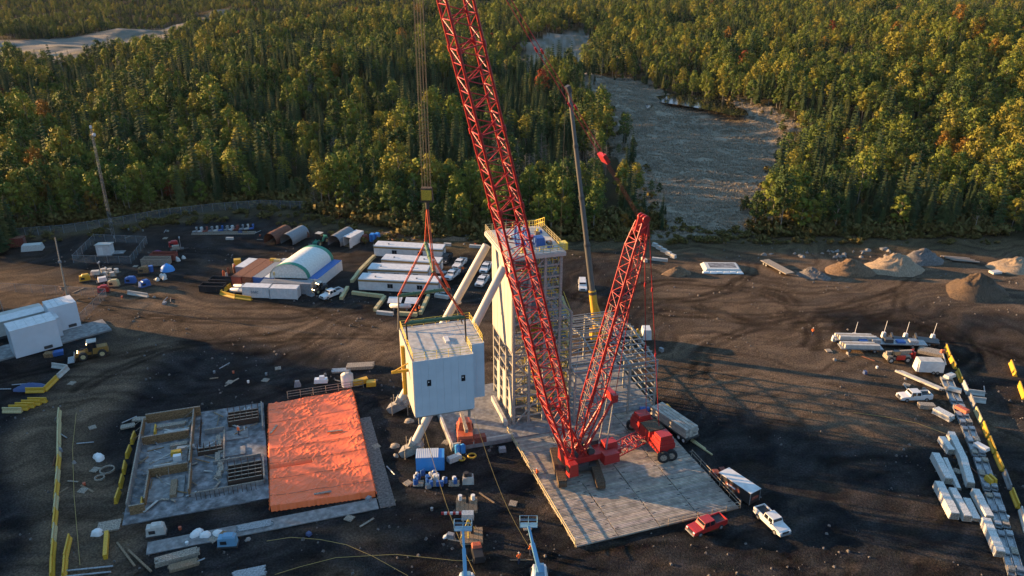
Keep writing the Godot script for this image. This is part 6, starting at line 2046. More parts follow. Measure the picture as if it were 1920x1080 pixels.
func build_near() -> void:
	# barrier line and hose at the left
	barrier_run([Vector2(-76.28, -115.08), Vector2(-69.37, -101.7), Vector2(-63.26, -89.19), Vector2(-57.05, -76.53)], 3.7, ["paleyellow", "paleyellow", "yellow"], "%s barrier in the long line beside the haul road", "barriers along the haul road")
	barrier_run([Vector2(-58.58, -83.78), Vector2(-57.02, -79.8), Vector2(-55.53, -76.53)], 3.4, ["yellow"], "%s barrier in the short line beside the yellow pole", "short barrier line")
	var hose := thing("hose_line", "thin pale hose lying along the barrier line", "hose")
	var hp := [Vector2(-73.15, -114.58), Vector2(-68.67, -104.52), Vector2(-62.45, -92.69), Vector2(-54.7, -78.84)]
	for i in hp.size() - 1:
		rod(hose, "hose_length", Vector3(hp[i].x, 0.06, hp[i].y), Vector3(hp[i + 1].x, 0.06, hp[i + 1].y), 0.04, M.yellowrope, 5)
	for q in [[[Vector2(-32.32, -83.27), Vector2(-29.34, -83.99), Vector2(-25.36, -83.58), Vector2(-21.65, -82.56), Vector2(-17.8, -80.38), Vector2(-12.95, -76.98)], "yellow hose curving below the orange tarp"], [[Vector2(-29.59, -77.17), Vector2(-26.92, -78.47), Vector2(-22.56, -80.18), Vector2(-15.12, -80.77), Vector2(-6.8, -79.6), Vector2(-3.75, -79.8)], "yellow hose crossing the other one towards the boom lift"], [[Vector2(57.37, -114.74), Vector2(62.18, -113.42), Vector2(66.6, -111.49), Vector2(70.95, -107.16)], "thin pale cable on the ground towards the wrapped bundles"]]:
		var h := thing("hose_line", q[1], "hose")
		for i in q[0].size() - 1:
			rod(h, "hose_length", Vector3(q[0][i].x, 0.05, q[0][i].y), Vector3(q[0][i + 1].x, 0.05, q[0][i + 1].y), 0.035, M.yellowrope, 5)
	for q in [[Vector3(-63.08, 0, -101.7), 1.1], [Vector3(-63.53, 0, -102.11), 0.8], [Vector3(-42.15, 0, -84.41), 1.0], [Vector3(-41.88, 0, -84.83), 0.9], [Vector3(-40.7, 0, -84.3), 0.9], [Vector3(-39.17, 0, -84.62), 0.8], [Vector3(-55.34, 0, -84.83), 0.9]]:
		one("white_bag", "white bulk bag lying %s" % ("on the dark gravel left of the foundation" if q[0].x < -48.0 else "along the foundation's front strip"), "bag", Sh.new().heap(0.8, 0.7, 0.8, int(q[1] * 10), 10, 4, 0.5, 0.12), M.plastic, q[0], 0.0, "white bulk bags")
	for q in [[Vector3(-60.55, 0, -98.73), 1.0, "larger"], [Vector3(-60.74, 0, -96.78), 0.65, "smaller"]]:
		var c := thing("concrete_ring", "%s grey ring lying left of the foundation" % q[2], "ring", q[0])
		for k in 16:
			var a := TAU * k / 16
			var b := TAU * (k + 1) / 16
			beam(c, "ring_segment", Vector3(cos(a) * q[1], 0.12, sin(a) * q[1]), Vector3(cos(b) * q[1], 0.12, sin(b) * q[1]), 0.16, 0.25, M.paletimber)
	machine("generator", "cream generator set in front of the foundation", "generator", Vector3(-47.35, 0, -84.62), 0.25, "offwhite", 0)
	machine("compressor", "blue and white compressor near the pallets in front", "compressor", Vector3(-37.15, 0, -82.56), 0.1, "liftblue", 0)
	stack_of("timber_stack", "long pale beam stack on the ground below the foundation", "timber", Vector3(-42.72, 0, -79.99), 0.42, 5.2, 1.3, 3, 0.22, 4, M.paletimber)
	stack_of("timber_stack", "shorter board stack beside the long pale beams", "timber", Vector3(-41.46, 0, -78.65), 0.42, 3.6, 1.2, 2, 0.2, 4, M.wood)
	stack_of("steel_grate", "ribbed grey grating at the lower picture edge by the timber", "grating", Vector3(-32.75, 0, -77.26), 0.3, 4.0, 1.8, 1, 0.25, 9, M.galv)
	stack_of("steel_grate", "ribbed grey grating leaning at the foundation's front strip", "grating", Vector3(-34.71, 0, -86.1), 0.3, 4.6, 1.3, 1, 0.3, 10, M.galv)
	one("yellow_beam", "yellow steel beam left of the generator", "beam", Sh.new().bar(Vector3(-0.9, 0.5, -2.2), Vector3(0.9, 0.3, 2.2), 0.5, 0.8), M.yellow, Vector3(-52.88, 0, -82.16))
	stack_of("plywood_sheet_stack", "tan plywood sheets beside the yellow beam", "plywood", Vector3(-54.36, 0, -86.1), 0.3, 3.0, 2.2, 2, 0.12, 1, M.paletimber)
	for q in [[Vector3(-49.75, 0, -80.77), -0.8], [Vector3(-47.47, 0, -79.6), -0.7]]:
		one("loose_beam", "long thin timber lying aslant below the generator", "beam", Sh.new().bx(0, 0, 0, 6.0, 0.18, 0.25), M.wood, q[0], q[1], "loose timbers below the generator")
	for k in 3:
		one("pipe_length", "pale pipe laid out on blocks at the lower left", "pipe", Sh.new().tube(Vector3(-3.0, 0.15, 0), Vector3(3.0, 0.15, 0), 0.12, 7), M.galv, Vector3(-53.32, 0, -78.09) + Vector3(0.2 * k, 0, k * 1.0), 0.15, "pale pipes at the lower left")
	for q in [[Vector3(-62.67, 0, -110.54), 0.4], [Vector3(-61.65, 0, -112.61), 0.1], [Vector3(-59, 0, -112.61), 0.0]]:
		stack_of("board_offcuts", "pale board offcuts behind the foundation's plywood wall", "timber", q[0], q[1], 2.2, 1.2, 2, 0.12, 3, M.paletimber, "board offcuts behind the foundation")
	# middle front: blue container, drums, pedestals
	var bc := thing("blue_container", "blue workshop container with ribbed white roof half", "container", Vector3(-12.18, 0, -98.47), 0.06)
	part(bc, "shell", Sh.new().bx(0, 0.1, -1.2, 4.2, 2.3, 2.4), M.brightblue)
	for k in 12:
		part(bc, "roof_rib", Sh.new().bx(-1.95 + k * 0.28, 2.4, -1.2, 0.2, 0.1, 2.4), M.boxclad)
	part(bc, "door", Sh.new().bx(1.2, 0.2, 0.03, 1.6, 2.0, 0.06), M.brightblue)
	for k in 12:
		var p := Vector3(-12.69, 0, -97.94) + Vector3(rng.randf_range(-1.6, 2.0), 0, rng.randf_range(0.3, 1.3))
		one("white_jug" if k % 2 == 0 else "blue_drum", "%s standing by the blue container" % ("small white jug" if k % 2 == 0 else "small blue drum"), "jug" if k % 2 == 0 else "drum", Sh.new().tube(Vector3.ZERO, Vector3(0, 0.8, 0), 0.24, 8).tube(Vector3(0, 0.8, 0), Vector3(0, 0.95, 0), 0.24, 8, 0.08), M.plastic if k % 2 == 0 else M.blue, p, 0.0, "jugs and drums by the blue container")
	for k in 18:
		var p := Vector3(-11.06, 0, -95.64) + Vector3(rng.randf_range(-3.2, 3.2), 0, rng.randf_range(-0.9, 0.9))
		one("blue_drum" if k % 3 else "white_jug", "%s in the row on pallets below the blue container" % ("blue plastic drum" if k % 3 else "white plastic jug"), "drum" if k % 3 else "jug", Sh.new().tube(Vector3(0, 0.15, 0), Vector3(0, 1.0, 0), 0.28, 9), M.blue if k % 3 else M.plastic, p, 0.0, "drums on pallets below the blue container")
	for q: float in [-2.6, 0.0, 2.6]:
		stack_of("timber_pallet", "timber pallet under the blue drums", "pallet", Vector3(-11.05, 0, -95.51) + Vector3(q, 0, 0), 0.05, 1.6, 1.4, 1, 0.14, 5, M.paletimber, "pallets under the drums")
	for q in [[Vector3(-8.42, 0, -103.24), "pair of bright blue tanks on the slab edge"], [Vector3(-7.6, 0, -103.38), "second bright blue tank on the slab edge"]]:
		one("blue_tank", q[1], "tank", Sh.new().tube(Vector3.ZERO, Vector3(0, 1.3, 0), 0.42, 10).tube(Vector3(0, 1.3, 0), Vector3(0, 1.5, 0), 0.42, 10, 0.2), M.brightblue, q[0])
	for q in [[Vector3(-6.15, 0, -102.25), 0.6, "larger"], [Vector3(-7.66, 0, -101.42), 0.45, "smaller"]]:
		var r := thing("yellow_ring", "%s yellow ring on the gravel by the slab" % q[2], "ring", q[0])
		for k in 12:
			var a := TAU * k / 12
			var b := TAU * (k + 1) / 12
			rod(r, "ring_segment", Vector3(cos(a) * q[1], 0.15, sin(a) * q[1]), Vector3(cos(b) * q[1], 0.15, sin(b) * q[1]), 0.14, M.yellow, 6)
	one("white_cabinet", "white cabinet lying aslant by the slab", "cabinet", Sh.new().taper(0, 0, 0, 2.2, 0.8, 1.0, 0.05, 0.05), M.wrap, Vector3(-8.79, 0, -101.29), 0.6)
	one("pallet_box", "grey pallet box alone on dark gravel by the mats", "box", Sh.new().taper(0, 0, 0, 1.1, 0.7, 0.9, 0.05, 0.05), M.grey, Vector3(-1.49, 0, -103.66), 0.2)
	for q in [[Vector3(-17.01, 0, -112.29), "rust-brown"], [Vector3(-18.41, 0, -105.1), "grey"]]:
		one("rubble_patch", "%s rubble scrap lying near a leg footing" % q[1], "rubble", Sh.new().heap(0.9, 0.7, 0.4, 6, 10, 3, 0.7, 0.25), M.paletimber, q[0], 0.0)
	# counterweight test blocks in a row
	var ped := thing("block_pedestal", "white block with a black motor on top, nearest the slab", "block", Vector3(-6.4, 0, -95.89), 0.05)
	part(ped, "base", Sh.new().taper(0, 0, 0, 1.7, 1.1, 1.3, 0.1, 0.1), M.offwhite)
	part(ped, "motor", Sh.new().tube(Vector3(-0.3, 1.1, 0), Vector3(-0.3, 1.7, 0), 0.4, 10).bx(0.3, 1.1, 0, 0.5, 0.4, 0.5), M.black)
	for q in [[Vector3(-6.34, 0, -90.34), "timber crib with a dark upright post and white drums"], [Vector3(-5.37, 0, -83.99), "timber crib with a yellow stepladder and dark post"]]:
		var p := thing("timber_crib", q[1], "crib", q[0], 0.05)
		for k in 5:
			part(p, "deck_plank", Sh.new().bx(-1.2 + k * 0.6, 0.25, 0, 0.56, 0.2, 3.0), M.wood)
		for s: float in [-1.2, 1.2]:
			part(p, "bearer", Sh.new().bx(0, 0, s, 3.0, 0.25, 0.4), M.paletimber)
		part(p, "post", Sh.new().bx(0.1, 0.45, -0.4, 0.35, 2.2, 0.35), M.black)
		if q[1].contains("yellow"):
			for s: float in [-0.5, 0.5]:
				rod(p, "ladder_leg", Vector3(-0.9 + s, 0.45, 0.6), Vector3(-0.4, 2.6, -0.6), 0.06, M.railyellow, 5)
				rod(p, "ladder_leg", Vector3(0.3 + s * 0.3, 0.45, -1.2), Vector3(-0.4, 2.6, -0.6), 0.05, M.railyellow, 5)
			for k in 5:
				rod(p, "ladder_rung", Vector3(-1.4 + k * 0.18, 0.7 + k * 0.35, 0.5 - k * 0.2), Vector3(-0.45 + k * 0.02, 0.7 + k * 0.35, 0.5 - k * 0.2), 0.04, M.railyellow, 4)
		else:
			for s: float in [-0.9, 0.9]:
				part(p, "white_drum", Sh.new().tube(Vector3(s, 0.45, -1.0), Vector3(s, 1.2, -1.0), 0.3, 9), M.plastic)
	var st := thing("striped_pole", "red and white striped pole leading to a white box", "pole", Vector3(-7.93, 0, -88.4), 0.03)
	for k in 8:
		part(st, "stripe", Sh.new().bx(-1.6 + k * 0.4, 0.3, 0, 0.39, 0.3, 0.3), M.red if k % 2 == 0 else M.white)
	one("white_box", "white box at the end of the striped pole", "box", Sh.new().taper(0, 0, 0, 1.7, 0.9, 1.1, 0.05, 0.05), M.wrap, Vector3(-6.07, 0, -87.96), 0.03)
	one("white_sacks", "small pile of white sacks on the soil", "sacks", Sh.new().heap(0.7, 0.5, 0.5, 9, 10, 4, 0.6, 0.2), M.plastic, Vector3(-8.43, 0, -84.2))
	var oc := thing("orange_cart", "orange-topped black cart near the blue boom lift", "cart", Vector3(-4.38, 0, -80.28), 0.2)
	part(oc, "body", Sh.new().taper(0, 0.2, 0, 1.4, 0.9, 2.6, 0.1, 0.1), M.black)
	part(oc, "cover", Sh.new().taper(0, 1.1, -0.9, 1.3, 0.35, 1.0, 0.15, 0.15), M.orange)
	for s: float in [-1, 1]:
		wheel(oc, Vector3(s * 0.7, 0.3, 0.8), 0.3, 0.2, true)
	# boom lifts
	for q in [[Vector3(-5.57, 0, -74.31), Vector3(-0.55, 5.2, -5.0), "blue boom lift reaching up beside the timber cribs"], [Vector3(3.41, 0, -75.72), Vector3(-1.3, 4.4, -5.2), "blue boom lift with white base beside the crane mats"]]:
		var b := thing("boom_lift", q[2], "boom lift", q[0], 0.0)
		part(b, "base", Sh.new().taper(0, 0.4, -0.4, 2.1, 1.1, 3.4, 0.3, 0.4), M.plastic)
		part(b, "turret", Sh.new().taper(0, 1.45, -0.4, 1.2, 0.7, 1.8, 0.1, 0.1), M.liftblue)
		for s: float in [-1, 1]:
			for z: float in [-1.6, 0.8]:
				wheel(b, Vector3(s * 1.0, 0.45, z), 0.45, 0.3, true)
		part(b, "boom_arm", Sh.new().bar(Vector3(0, 2.0, 0.4), q[1] * 0.62 + Vector3(0, 0.6, 0), 0.45, 0.5), M.liftblue)
		part(b, "boom_extension", Sh.new().bar(q[1] * 0.6 + Vector3(0, 0.6, 0), q[1], 0.3, 0.34), M.liftblue)
		var bk := part(b, "basket_floor", Sh.new().box(q[1] + Vector3(0, -0.2, -0.5), Vector3(2.2, 0.1, 0.9)), M.liftblue)
		rails(bk, [q[1] + Vector3(-1.1, -0.15, -0.05), q[1] + Vector3(1.1, -0.15, -0.05), q[1] + Vector3(1.1, -0.15, -0.95), q[1] + Vector3(-1.1, -0.15, -0.95), q[1] + Vector3(-1.1, -0.15, -0.05)], 1.1, 1.1, M.liftblue, 2, 0.04)
	person("worker in orange holding the tag line beside the boom lift", Vector3(2.41, 0, -80.77), 2.4)
	person("worker in orange farther from the boom lift, hauling the tag line", Vector3(0.88, 0, -79.22), 2.0)
	person("worker in orange standing on the crane mats by the track", Vector3(3.7, 0, -96.91), 0.8)
	for q in [[Vector3(-11.3, 16.8, -85.6), Vector3(-4.55, 0, -76.26), "pale tag line from the module's left corner down past the cribs"], [Vector3(-4.9, 16.8, -87.5), Vector3(2.34, 0, -80.77), "pale tag line from the module's right corner to the workers"]]:
		var l := thing("tag_line", q[2], "rope")
		var a: Vector3 = q[0]
		var b: Vector3 = q[1] + Vector3(0, 1.0, 0)
		for k in 8:
			var s0 := -2.2 * sin(PI * k / 8.0)
			var s1 := -2.2 * sin(PI * (k + 1) / 8.0)
			rod(l, "rope_length", a.lerp(b, k / 8.0) + Vector3(0, s0, 0), a.lerp(b, (k + 1) / 8.0) + Vector3(0, s1, 0), 0.035, M.yellowrope, 4)
	# orange folded boom lift on the slab
	var fl := thing("folded_boom_lift", "orange boom lift folded up on the concrete slab under the module", "boom lift", Vector3(-7.48, 0, -107.16) + Vector3(0, 0.5, 0), 0.1)
	part(fl, "base", Sh.new().taper(0, 0.5, 0, 2.6, 0.9, 5.0, 0.15, 0.2), M.orange)
	part(fl, "counterweight", Sh.new().taper(0, 1.3, -0.6, 2.2, 1.3, 2.2, 0.3, 0.3), M.orange)
	part(fl, "boom_arm", Sh.new().bar(Vector3(-0.4, 2.4, -3.0), Vector3(0.2, 2.4, 2.4), 0.5, 0.6), M.paletimber)
	for s: float in [-1, 1]:
		for z: float in [-1.8, 1.8]:
			wheel(fl, Vector3(s * 1.25, 0.5, z), 0.5, 0.4, true)
	for k in 2:
		one("brick_red_bin", "brick-red steel bin on the slab's front edge", "bin", Sh.new().taper(0, 0, 0, 2.0, 1.0, 1.2, 0.03, 0.03), M.rustred, Vector3(-7.2, 0, -105.1) + Vector3(k * 2.1, 0.5, -0.6 * k), 0.3, "brick-red bins on the slab")


func build_right() -> void:
	# pickups and trailer by the mats
	pickup("red pickup parked in front of the crane mats", "red", Vector3(26.11, 0, -85.67), -2.68)
	pickup("white pickup parked alone right of the red one", "white", Vector3(35.12, 0, -86.53), -1.18)
	pickup("white pickup among the laid-out steel beams", "white", Vector3(69.49, 0, -119.03), 3.2)
	var bt := thing("box_trailer", "dark box trailer with white roof and red lettering panel", "trailer", Vector3(32.46, 0, -92.93), -0.98)
	part(bt, "body", Sh.new().bx(0, 0.5, 0, 6.2, 2.2, 2.4), M.black)
	part(bt, "roof", Sh.new().extrude(PackedVector2Array([Vector2(-3.7, 2.7), Vector2(3.15, 2.7), Vector2(3.15, 2.8), Vector2(-3.7, 2.8)]), -1.25, 1.25), M.white)
	part(bt, "nose", Sh.new().taper(-3.4, 0.5, 0, 0.7, 2.2, 1.6, 0.1, 0.1), M.black)
	for s: float in [-1, 1]:
		part(bt, "sign_panel", Sh.new().bx(-0.6, 1.3, s * 1.21, 3.0, 0.75, 0.03), M.rustred)
		part(bt, "lettering", Sh.new().bx(-0.9, 1.55, s * 1.235, 1.8, 0.28, 0.02), M.plastic)
		part(bt, "corner_trim", Sh.new().bx(3.08, 0.5, s * 1.18, 0.1, 2.2, 0.1), M.galv)
		wheel(bt, Vector3(0.4, 0.38, s * 1.05), 0.38, 0.24)
		wheel(bt, Vector3(1.3, 0.38, s * 1.05), 0.38, 0.24)
	bt.scale = Vector3.ONE * 0.86
	part(bt, "rear_sign", Sh.new().bx(3.12, 1.2, 0, 0.03, 0.6, 1.6), M.rustred)
	for k in 2:
		one("red_tool_box", "dark red tool box behind the dark box trailer", "tool box", Sh.new().taper(0, 0, 0, 0.9, 0.9, 1.3, 0.05, 0.05), M.rustred, Vector3(30.14, 0, -97.29) + Vector3(k * 1.1, 0, -0.5 * k), 0.2, "red tool boxes behind the trailer")
	var ft := thing("flatbed_trailer", "flatbed trailer beside the mats loaded with timber mats", "trailer", Vector3(26.11, 0, -109.6), -1.02)
	part(ft, "deck", Sh.new().bx(0, 0.9, 0, 9.0, 0.25, 2.6), M.darkmetal)
	for k in 4:
		for j in 4:
			part(ft, "timber_mat", Sh.new().taper(rng.randf_range(-0.15, 0.15), 1.16 + k * 0.38, -0.98 + j * 0.65, 8.4, 0.35, 0.61, 0.03, 0.03), M[["matwood", "matwood3", "matwood2"][(k + j) % 3]])
	for s: float in [-1, 1]:
		for x: float in [2.6, 3.7]:
			wheel(ft, Vector3(x, 0.5, s * 1.0), 0.5, 0.5, false, "plastic")
	one("yellow_plate", "yellow steel plate behind the loaded flatbed", "plate", Sh.new().taper(0, 0, 0, 2.4, 0.9, 1.6, 0.3, 0.2), M.yellow, Vector3(25.66, 0, -115.41), 0.3)
	one("blue_roller", "blue cylinder lying on the hall slab", "cylinder", Sh.new().tube(Vector3(-0.8, 0.55, 0), Vector3(0.8, 0.55, 0), 0.5, 12), M.blue, Vector3(22.26, 0, -114.91), 0.0)
	for q in [[Vector3(29.59, 0, -104.52), -1.0], [Vector3(29.01, 0, -106.12), -1.05]]:
		one("pipe_rail", "yellow-grey rail lying beside the mats' right edge", "rail", Sh.new().bx(0, 0, 0, 4.6, 0.2, 0.2), M.paleyellow, q[0], q[1], "rails lying beside the mats")
	# barrier line on the right
	var lb := "%s barrier in the line right of the steel laydown"
	var gp := "barriers along the right-hand laydown"
	for q in [[[Vector2(84.7, -138.37), Vector2(83.32, -133.98)], "yellow"], [[Vector2(83.31, -133.77), Vector2(82.2, -129.82)], "yellow"], [[Vector2(81.98, -128.61), Vector2(80.74, -124.71)], "yellow"], [[Vector2(80.73, -124.33), Vector2(79.74, -120.46)], "offwhite"], [[Vector2(79.64, -119.92), Vector2(78.43, -116.09)], "concrete"], [[Vector2(78.25, -115.41), Vector2(77.03, -111.33)], "paleyellow"], [[Vector2(77.03, -111.01), Vector2(75.88, -107.16)], "yellow"], [[Vector2(75.72, -106.72), Vector2(74.56, -102.81)], "yellow"], [[Vector2(74.41, -102.39), Vector2(73.17, -98.47)], "yellow"], [[Vector2(73.11, -97.94), Vector2(71.88, -94.02)], "concrete"], [[Vector2(71.68, -93.53), Vector2(70.61, -89.88)], "yellow"], [[Vector2(70.49, -89.42), Vector2(68.8, -84.83)], "offwhite"]]:
		barrier_run(q[0], 9.0, [q[1]], lb, gp)
	barrier_run([Vector2(93.67, -131.88), Vector2(91.66, -127.03)], 9.0, ["yellow"], "%s barrier alone across the haul road, farther one", "barriers across the haul road")
	barrier_run([Vector2(90.54, -123.96), Vector2(88.57, -118.86)], 9.0, ["yellow"], "%s barrier alone across the haul road, nearer one", "barriers across the haul road")
	barrier_run([Vector2(79.93, -121), Vector2(82.44, -120.28)], 4.0, ["offwhite"], "%s barrier set crosswise behind the barrier line", "crosswise barriers")
	barrier_run([Vector2(79.08, -118.5), Vector2(81.37, -117.98)], 4.0, ["offwhite"], "%s barrier set crosswise, the nearer of two", "crosswise barriers")
	# galvanised walkway sections
	var path := [Vector3(78.73, 0, -126.64), Vector3(75.89, 0, -116.77), Vector3(74.16, 0, -110.54), Vector3(71.49, 0, -101.7), Vector3(68.64, 0, -93.29), Vector3(65.82, 0, -85.35), Vector3(62.54, 0, -76.53)]
	for i in path.size() - 1:
		var a: Vector3 = path[i]
		var b: Vector3 = path[i + 1]
		var d := b - a
		var yw := atan2(-d.z, d.x)
		for s in 2:
			var t := thing("steel_walkway", "galvanised walkway section laid out, %s from the white trailer, %s half" % [["first", "second", "third", "fourth", "fifth", "sixth"][i], ["outer", "inner"][s]], "walkway", a.lerp(b, 0.5) + Vector3(s * 1.1 - 0.55, 0, 0), yw, "walkway sections in the laydown row")
			var l := d.length() * 0.93
			part(t, "deck", Sh.new().bx(0, 0.15, 0, l, 0.12, 0.85), M.galv)
			for k: float in [-0.42, 0.42]:
				part(t, "side_channel", Sh.new().bx(0, 0.05, k, l, 0.4, 0.07), M.galv)
			for k in 3:
				part(t, "cross_member", Sh.new().bx(-l * 0.4 + l * 0.4 * k, 0.46, 0, 0.9 + 0.4 * (k % 2), 0.15 + 0.1 * ((k + i) % 2), 0.8), [M.galv, M.paletimber, M.grey][(k + i + s) % 3])
	for q in [[Vector3(79.02, 0, -125.86), 0.5, "wrap"], [Vector3(77.41, 0, -121), -0.6, "offwhite"], [Vector3(75.39, 0, -114.58), -1.1, "orange"], [Vector3(72.71, 0, -103.66), -1.1, "white"]]:
		one("steel_bundle", "%s bundle lying on top of the walkway row" % {"wrap": "pale wrapped", "offwhite": "off-white", "orange": "orange-brown", "white": "white"}[q[2]], "bundle", Sh.new().taper(0, 0.62, 0, 2.2, 0.5, 1.1, 0.1, 0.1), M[q[2]], q[0], q[1])
	for q in [[Vector3(69.33, 0, -95.39), "left"], [Vector3(70.01, 0, -95.64), "right"]]:
		one("yellow_stand", "yellow stand on the walkway row, %s of two" % ("first" if q[1] == "left" else "second"), "stand", Sh.new().taper(0, 0.4, 0, 0.5, 0.8, 1.6, 0.1, 0.1), M.yellow, q[0], 0.1)
	# wrapped bundles
	var wb := [[Vector3(67.72, 0, -104.47), -1.65, 3.61, 1.2, 0.9, "short wrapped bundle, farthest left of the upper pair"], [Vector3(69.25, 0, -104.38), -1.8, 6.63, 1.2, 0.9, "long wrapped bundle beside the short one"], [Vector3(63.96, 0, -98.41), -1.74, 6.39, 1.3, 1.1, "thick wrapped bundle at the outer end of the middle row"], [Vector3(65.13, 0, -97.59), -1.8, 7.58, 0.8, 0.4, "flat thin wrapped bundle between two thick ones"], [Vector3(67.3, 0, -97.7), -1.9, 7, 1.2, 1.0, "wrapped bundle next to the walkway in the middle row"], [Vector3(60.93, 0, -91.02), -1.74, 7.1, 1.35, 1.1, "thick wrapped bundle at the outer end of the lower row"], [Vector3(62.35, 0, -90.12), -1.73, 6.17, 1.2, 1.0, "wrapped bundle second in the lower row"], [Vector3(63.64, 0, -89.29), -1.78, 4.52, 1.2, 0.5, "low crumpled wrapped bundle third in the lower row"], [Vector3(65.42, 0, -90), -1.77, 5.97, 1.2, 1.0, "wrapped bundle at the walkway end of the lower row"], [Vector3(63.25, 0, -83.41), -1.82, 6.67, 1.3, 1.0, "single wrapped bundle nearest the grass clump below the rows"]]
	for q in wb:
		var t := thing("wrapped_bundle", "white plastic " + q[5], "bundle", q[0], q[1], "white plastic-wrapped bundles")
		var l: float = q[2]
		var n := 5
		for k in n:
			var s := 1.0 + 0.018 * sin(k * 2.3 + l)
			part(t, "wrap_segment", Sh.new().taper(-l / 2 + l * (k + 0.5) / n, 0.12, 0, l / n + 0.01, q[4] * s, q[3] * s, 0.02, 0.12), M.wrap)
		for k: float in [-0.35, 0.35]:
			part(t, "bearer", Sh.new().bx(k * l, 0, 0, 0.14, 0.12, q[3] + 0.2), M.wood)
		part(t, "end_cap", Sh.new().bx(l / 2 + 0.02, 0.2, 0, 0.05, q[4] * 0.8, q[3] * 0.8), M.paletimber)
	# steel and trailers at the top of the row
	stack_of("steel_beams", "long pale steel beams lying aslant behind the white pickup", "beams", Vector3(73.53, 0, -125.48), -0.95, 8.5, 1.0, 1, 0.35, 3, M.offwhite)
	stack_of("steel_rods", "short grey rods beside the long pale beams", "rods", Vector3(74.82, 0, -123.77), -0.9, 4.0, 1.0, 1, 0.2, 5, M.galv)
	stack_of("timber_block_stack", "tan block stack in front of the white pickup", "stack", Vector3(70.36, 0, -116.43), -0.1, 2.6, 1.2, 2, 0.35, 2, M.paletimber)
	stack_of("board_stack", "white board stack beside the walkway row", "stack", Vector3(71.85, 0, -113.59), -1.1, 3.2, 1.4, 4, 0.22, 3, M.wrap)
	var et := thing("enclosed_trailer", "small white enclosed trailer beside the red telehandler", "trailer", Vector3(76.67, 0, -128.81), -0.1)
	part(et, "body", Sh.new().bx(0, 0.45, 0, 4.4, 2.0, 2.2), M.white)
	part(et, "roof", Sh.new().taper(0, 2.45, 0, 4.4, 0.12, 2.2, 0.15, 0.15), M.offwhite)
	part(et, "nose", Sh.new().taper(-2.3, 0.45, 0, 0.5, 1.9, 2.0, 0.2, 0.2), M.white)
	for x: float in [0.5, 1.2]:
		wheel(et, Vector3(x, 0.35, 1.05), 0.35, 0.2)
		wheel(et, Vector3(x, 0.35, -1.05), 0.35, 0.2)
	var th := thing("telehandler", "tan and red telehandler in front of the flatbeds", "telehandler", Vector3(72.69, 0, -133.13), 0.05)
	part(th, "chassis", Sh.new().taper(0, 0.6, 0, 4.6, 0.8, 1.9, 0.1, 0.1), M.paletimber)
	part(th, "engine_cover", Sh.new().bx(0.2, 0.7, 1.0, 1.7, 0.9, 0.3), M.red)
	part(th, "boom_arm", Sh.new().bar(Vector3(-2.2, 1.7, 0), Vector3(2.6, 1.9, 0), 0.5, 0.6), M.paletimber)
	part(th, "fork_carriage", Sh.new().bx(3.0, 0.6, 0, 0.3, 1.4, 1.4), M.red)
	part(th, "cab", Sh.new().taper(-0.6, 1.3, 0.6, 1.4, 1.1, 0.9, 0.1, 0.1), M.glass)
	for s: float in [-1, 1]:
		for x: float in [-1.6, 1.6]:
			wheel(th, Vector3(x, 0.6, s * 0.95), 0.6, 0.45, false, "offwhite")
	var fb := [[Vector3(68.09, 0, -140.88), "front flatbed truck bed carrying pale bundles", 8.5], [Vector3(67.48, 0, -137.25), "second flatbed carrying stacked white boards", 8.0], [Vector3(73.84, 0, -139.27), "long grey flatbed behind the telehandler", 14.0]]
	for q in fb:
		var t := thing("flatbed", q[1], "flatbed", q[0], -0.06)
		part(t, "deck", Sh.new().bx(0, 0.7, 0, q[2], 0.2, 2.3), M.galv)
		for x: float in [-0.3, 0.3]:
			for s: float in [-1, 1]:
				wheel(t, Vector3(x * q[2], 0.4, s * 1.0), 0.4, 0.3)
		if q[2] < 9.0:
			for k in 3:
				part(t, "load_board", Sh.new().taper(-0.4 + k * 0.2, 0.91, -0.75 + k * 0.75, q[2] - 1.4, 0.5 + 0.12 * k, 0.7, 0.05, 0.05), M.offwhite if k % 2 == 0 else M.paletimber)
		else:
			for k in 5:
				part(t, "load_crate", Sh.new().taper(-5.0 + k * 2.4, 0.91, 0, 1.7, 0.3 + 0.2 * (k % 3), 1.4, 0.08, 0.08), [M.blue, M.galv, M.darkmetal][k % 3])
	for q in [[Vector3(76.97, 0, -140.42), "farther"], [Vector3(81.61, 0, -140.19), "nearer"]]:
		var t := thing("dark_trailer", "dark flat trailer with raised board, the one %s the barrier line" % ("away from" if q[1] == "farther" else "next to"), "trailer", q[0], -0.3)
		part(t, "deck", Sh.new().bx(0, 0.6, 0, 4.6, 0.25, 2.3), M.darkmetal)
		part(t, "headboard", Sh.new().bx(-1.9, 0.85, 0, 0.3, 0.7, 2.2), M.darkmetal)
		for s: float in [-1, 1]:
			wheel(t, Vector3(0.5, 0.35, s * 1.05), 0.35, 0.22)
	stack_of("board_stack", "pale scattered boards in front of the nearer dark trailer", "stack", Vector3(80.61, 0, -136.15), -0.5, 4.4, 2.4, 2, 0.3, 4, M.paletimber)
	for k in 5:
		var p: Vector3 = [Vector3(63.93, 0, -141.35), Vector3(68.42, 0, -142.52), Vector3(74.49, 0, -142.99), Vector3(78.67, 0, -142.52), Vector3(83.88, 0, -142.05)][k]
		var t := thing("mast_light", "thin whip mast with white lamp %s" % ["at the flatbed's far left end", "behind the pale bundles", "behind the long grey flatbed", "beside the farther dark trailer", "beside the nearer dark trailer"][k], "mast", p)
		part(t, "lamp_box", Sh.new().taper(0, 0, 0, 0.8, 1.1, 0.8, 0.1, 0.1), M.white)
		if k > 0:
			rod(t, "whip", Vector3(0, 1.1, 0), Vector3(0.2, 3.6, 0), 0.05, M.plastic, 4)
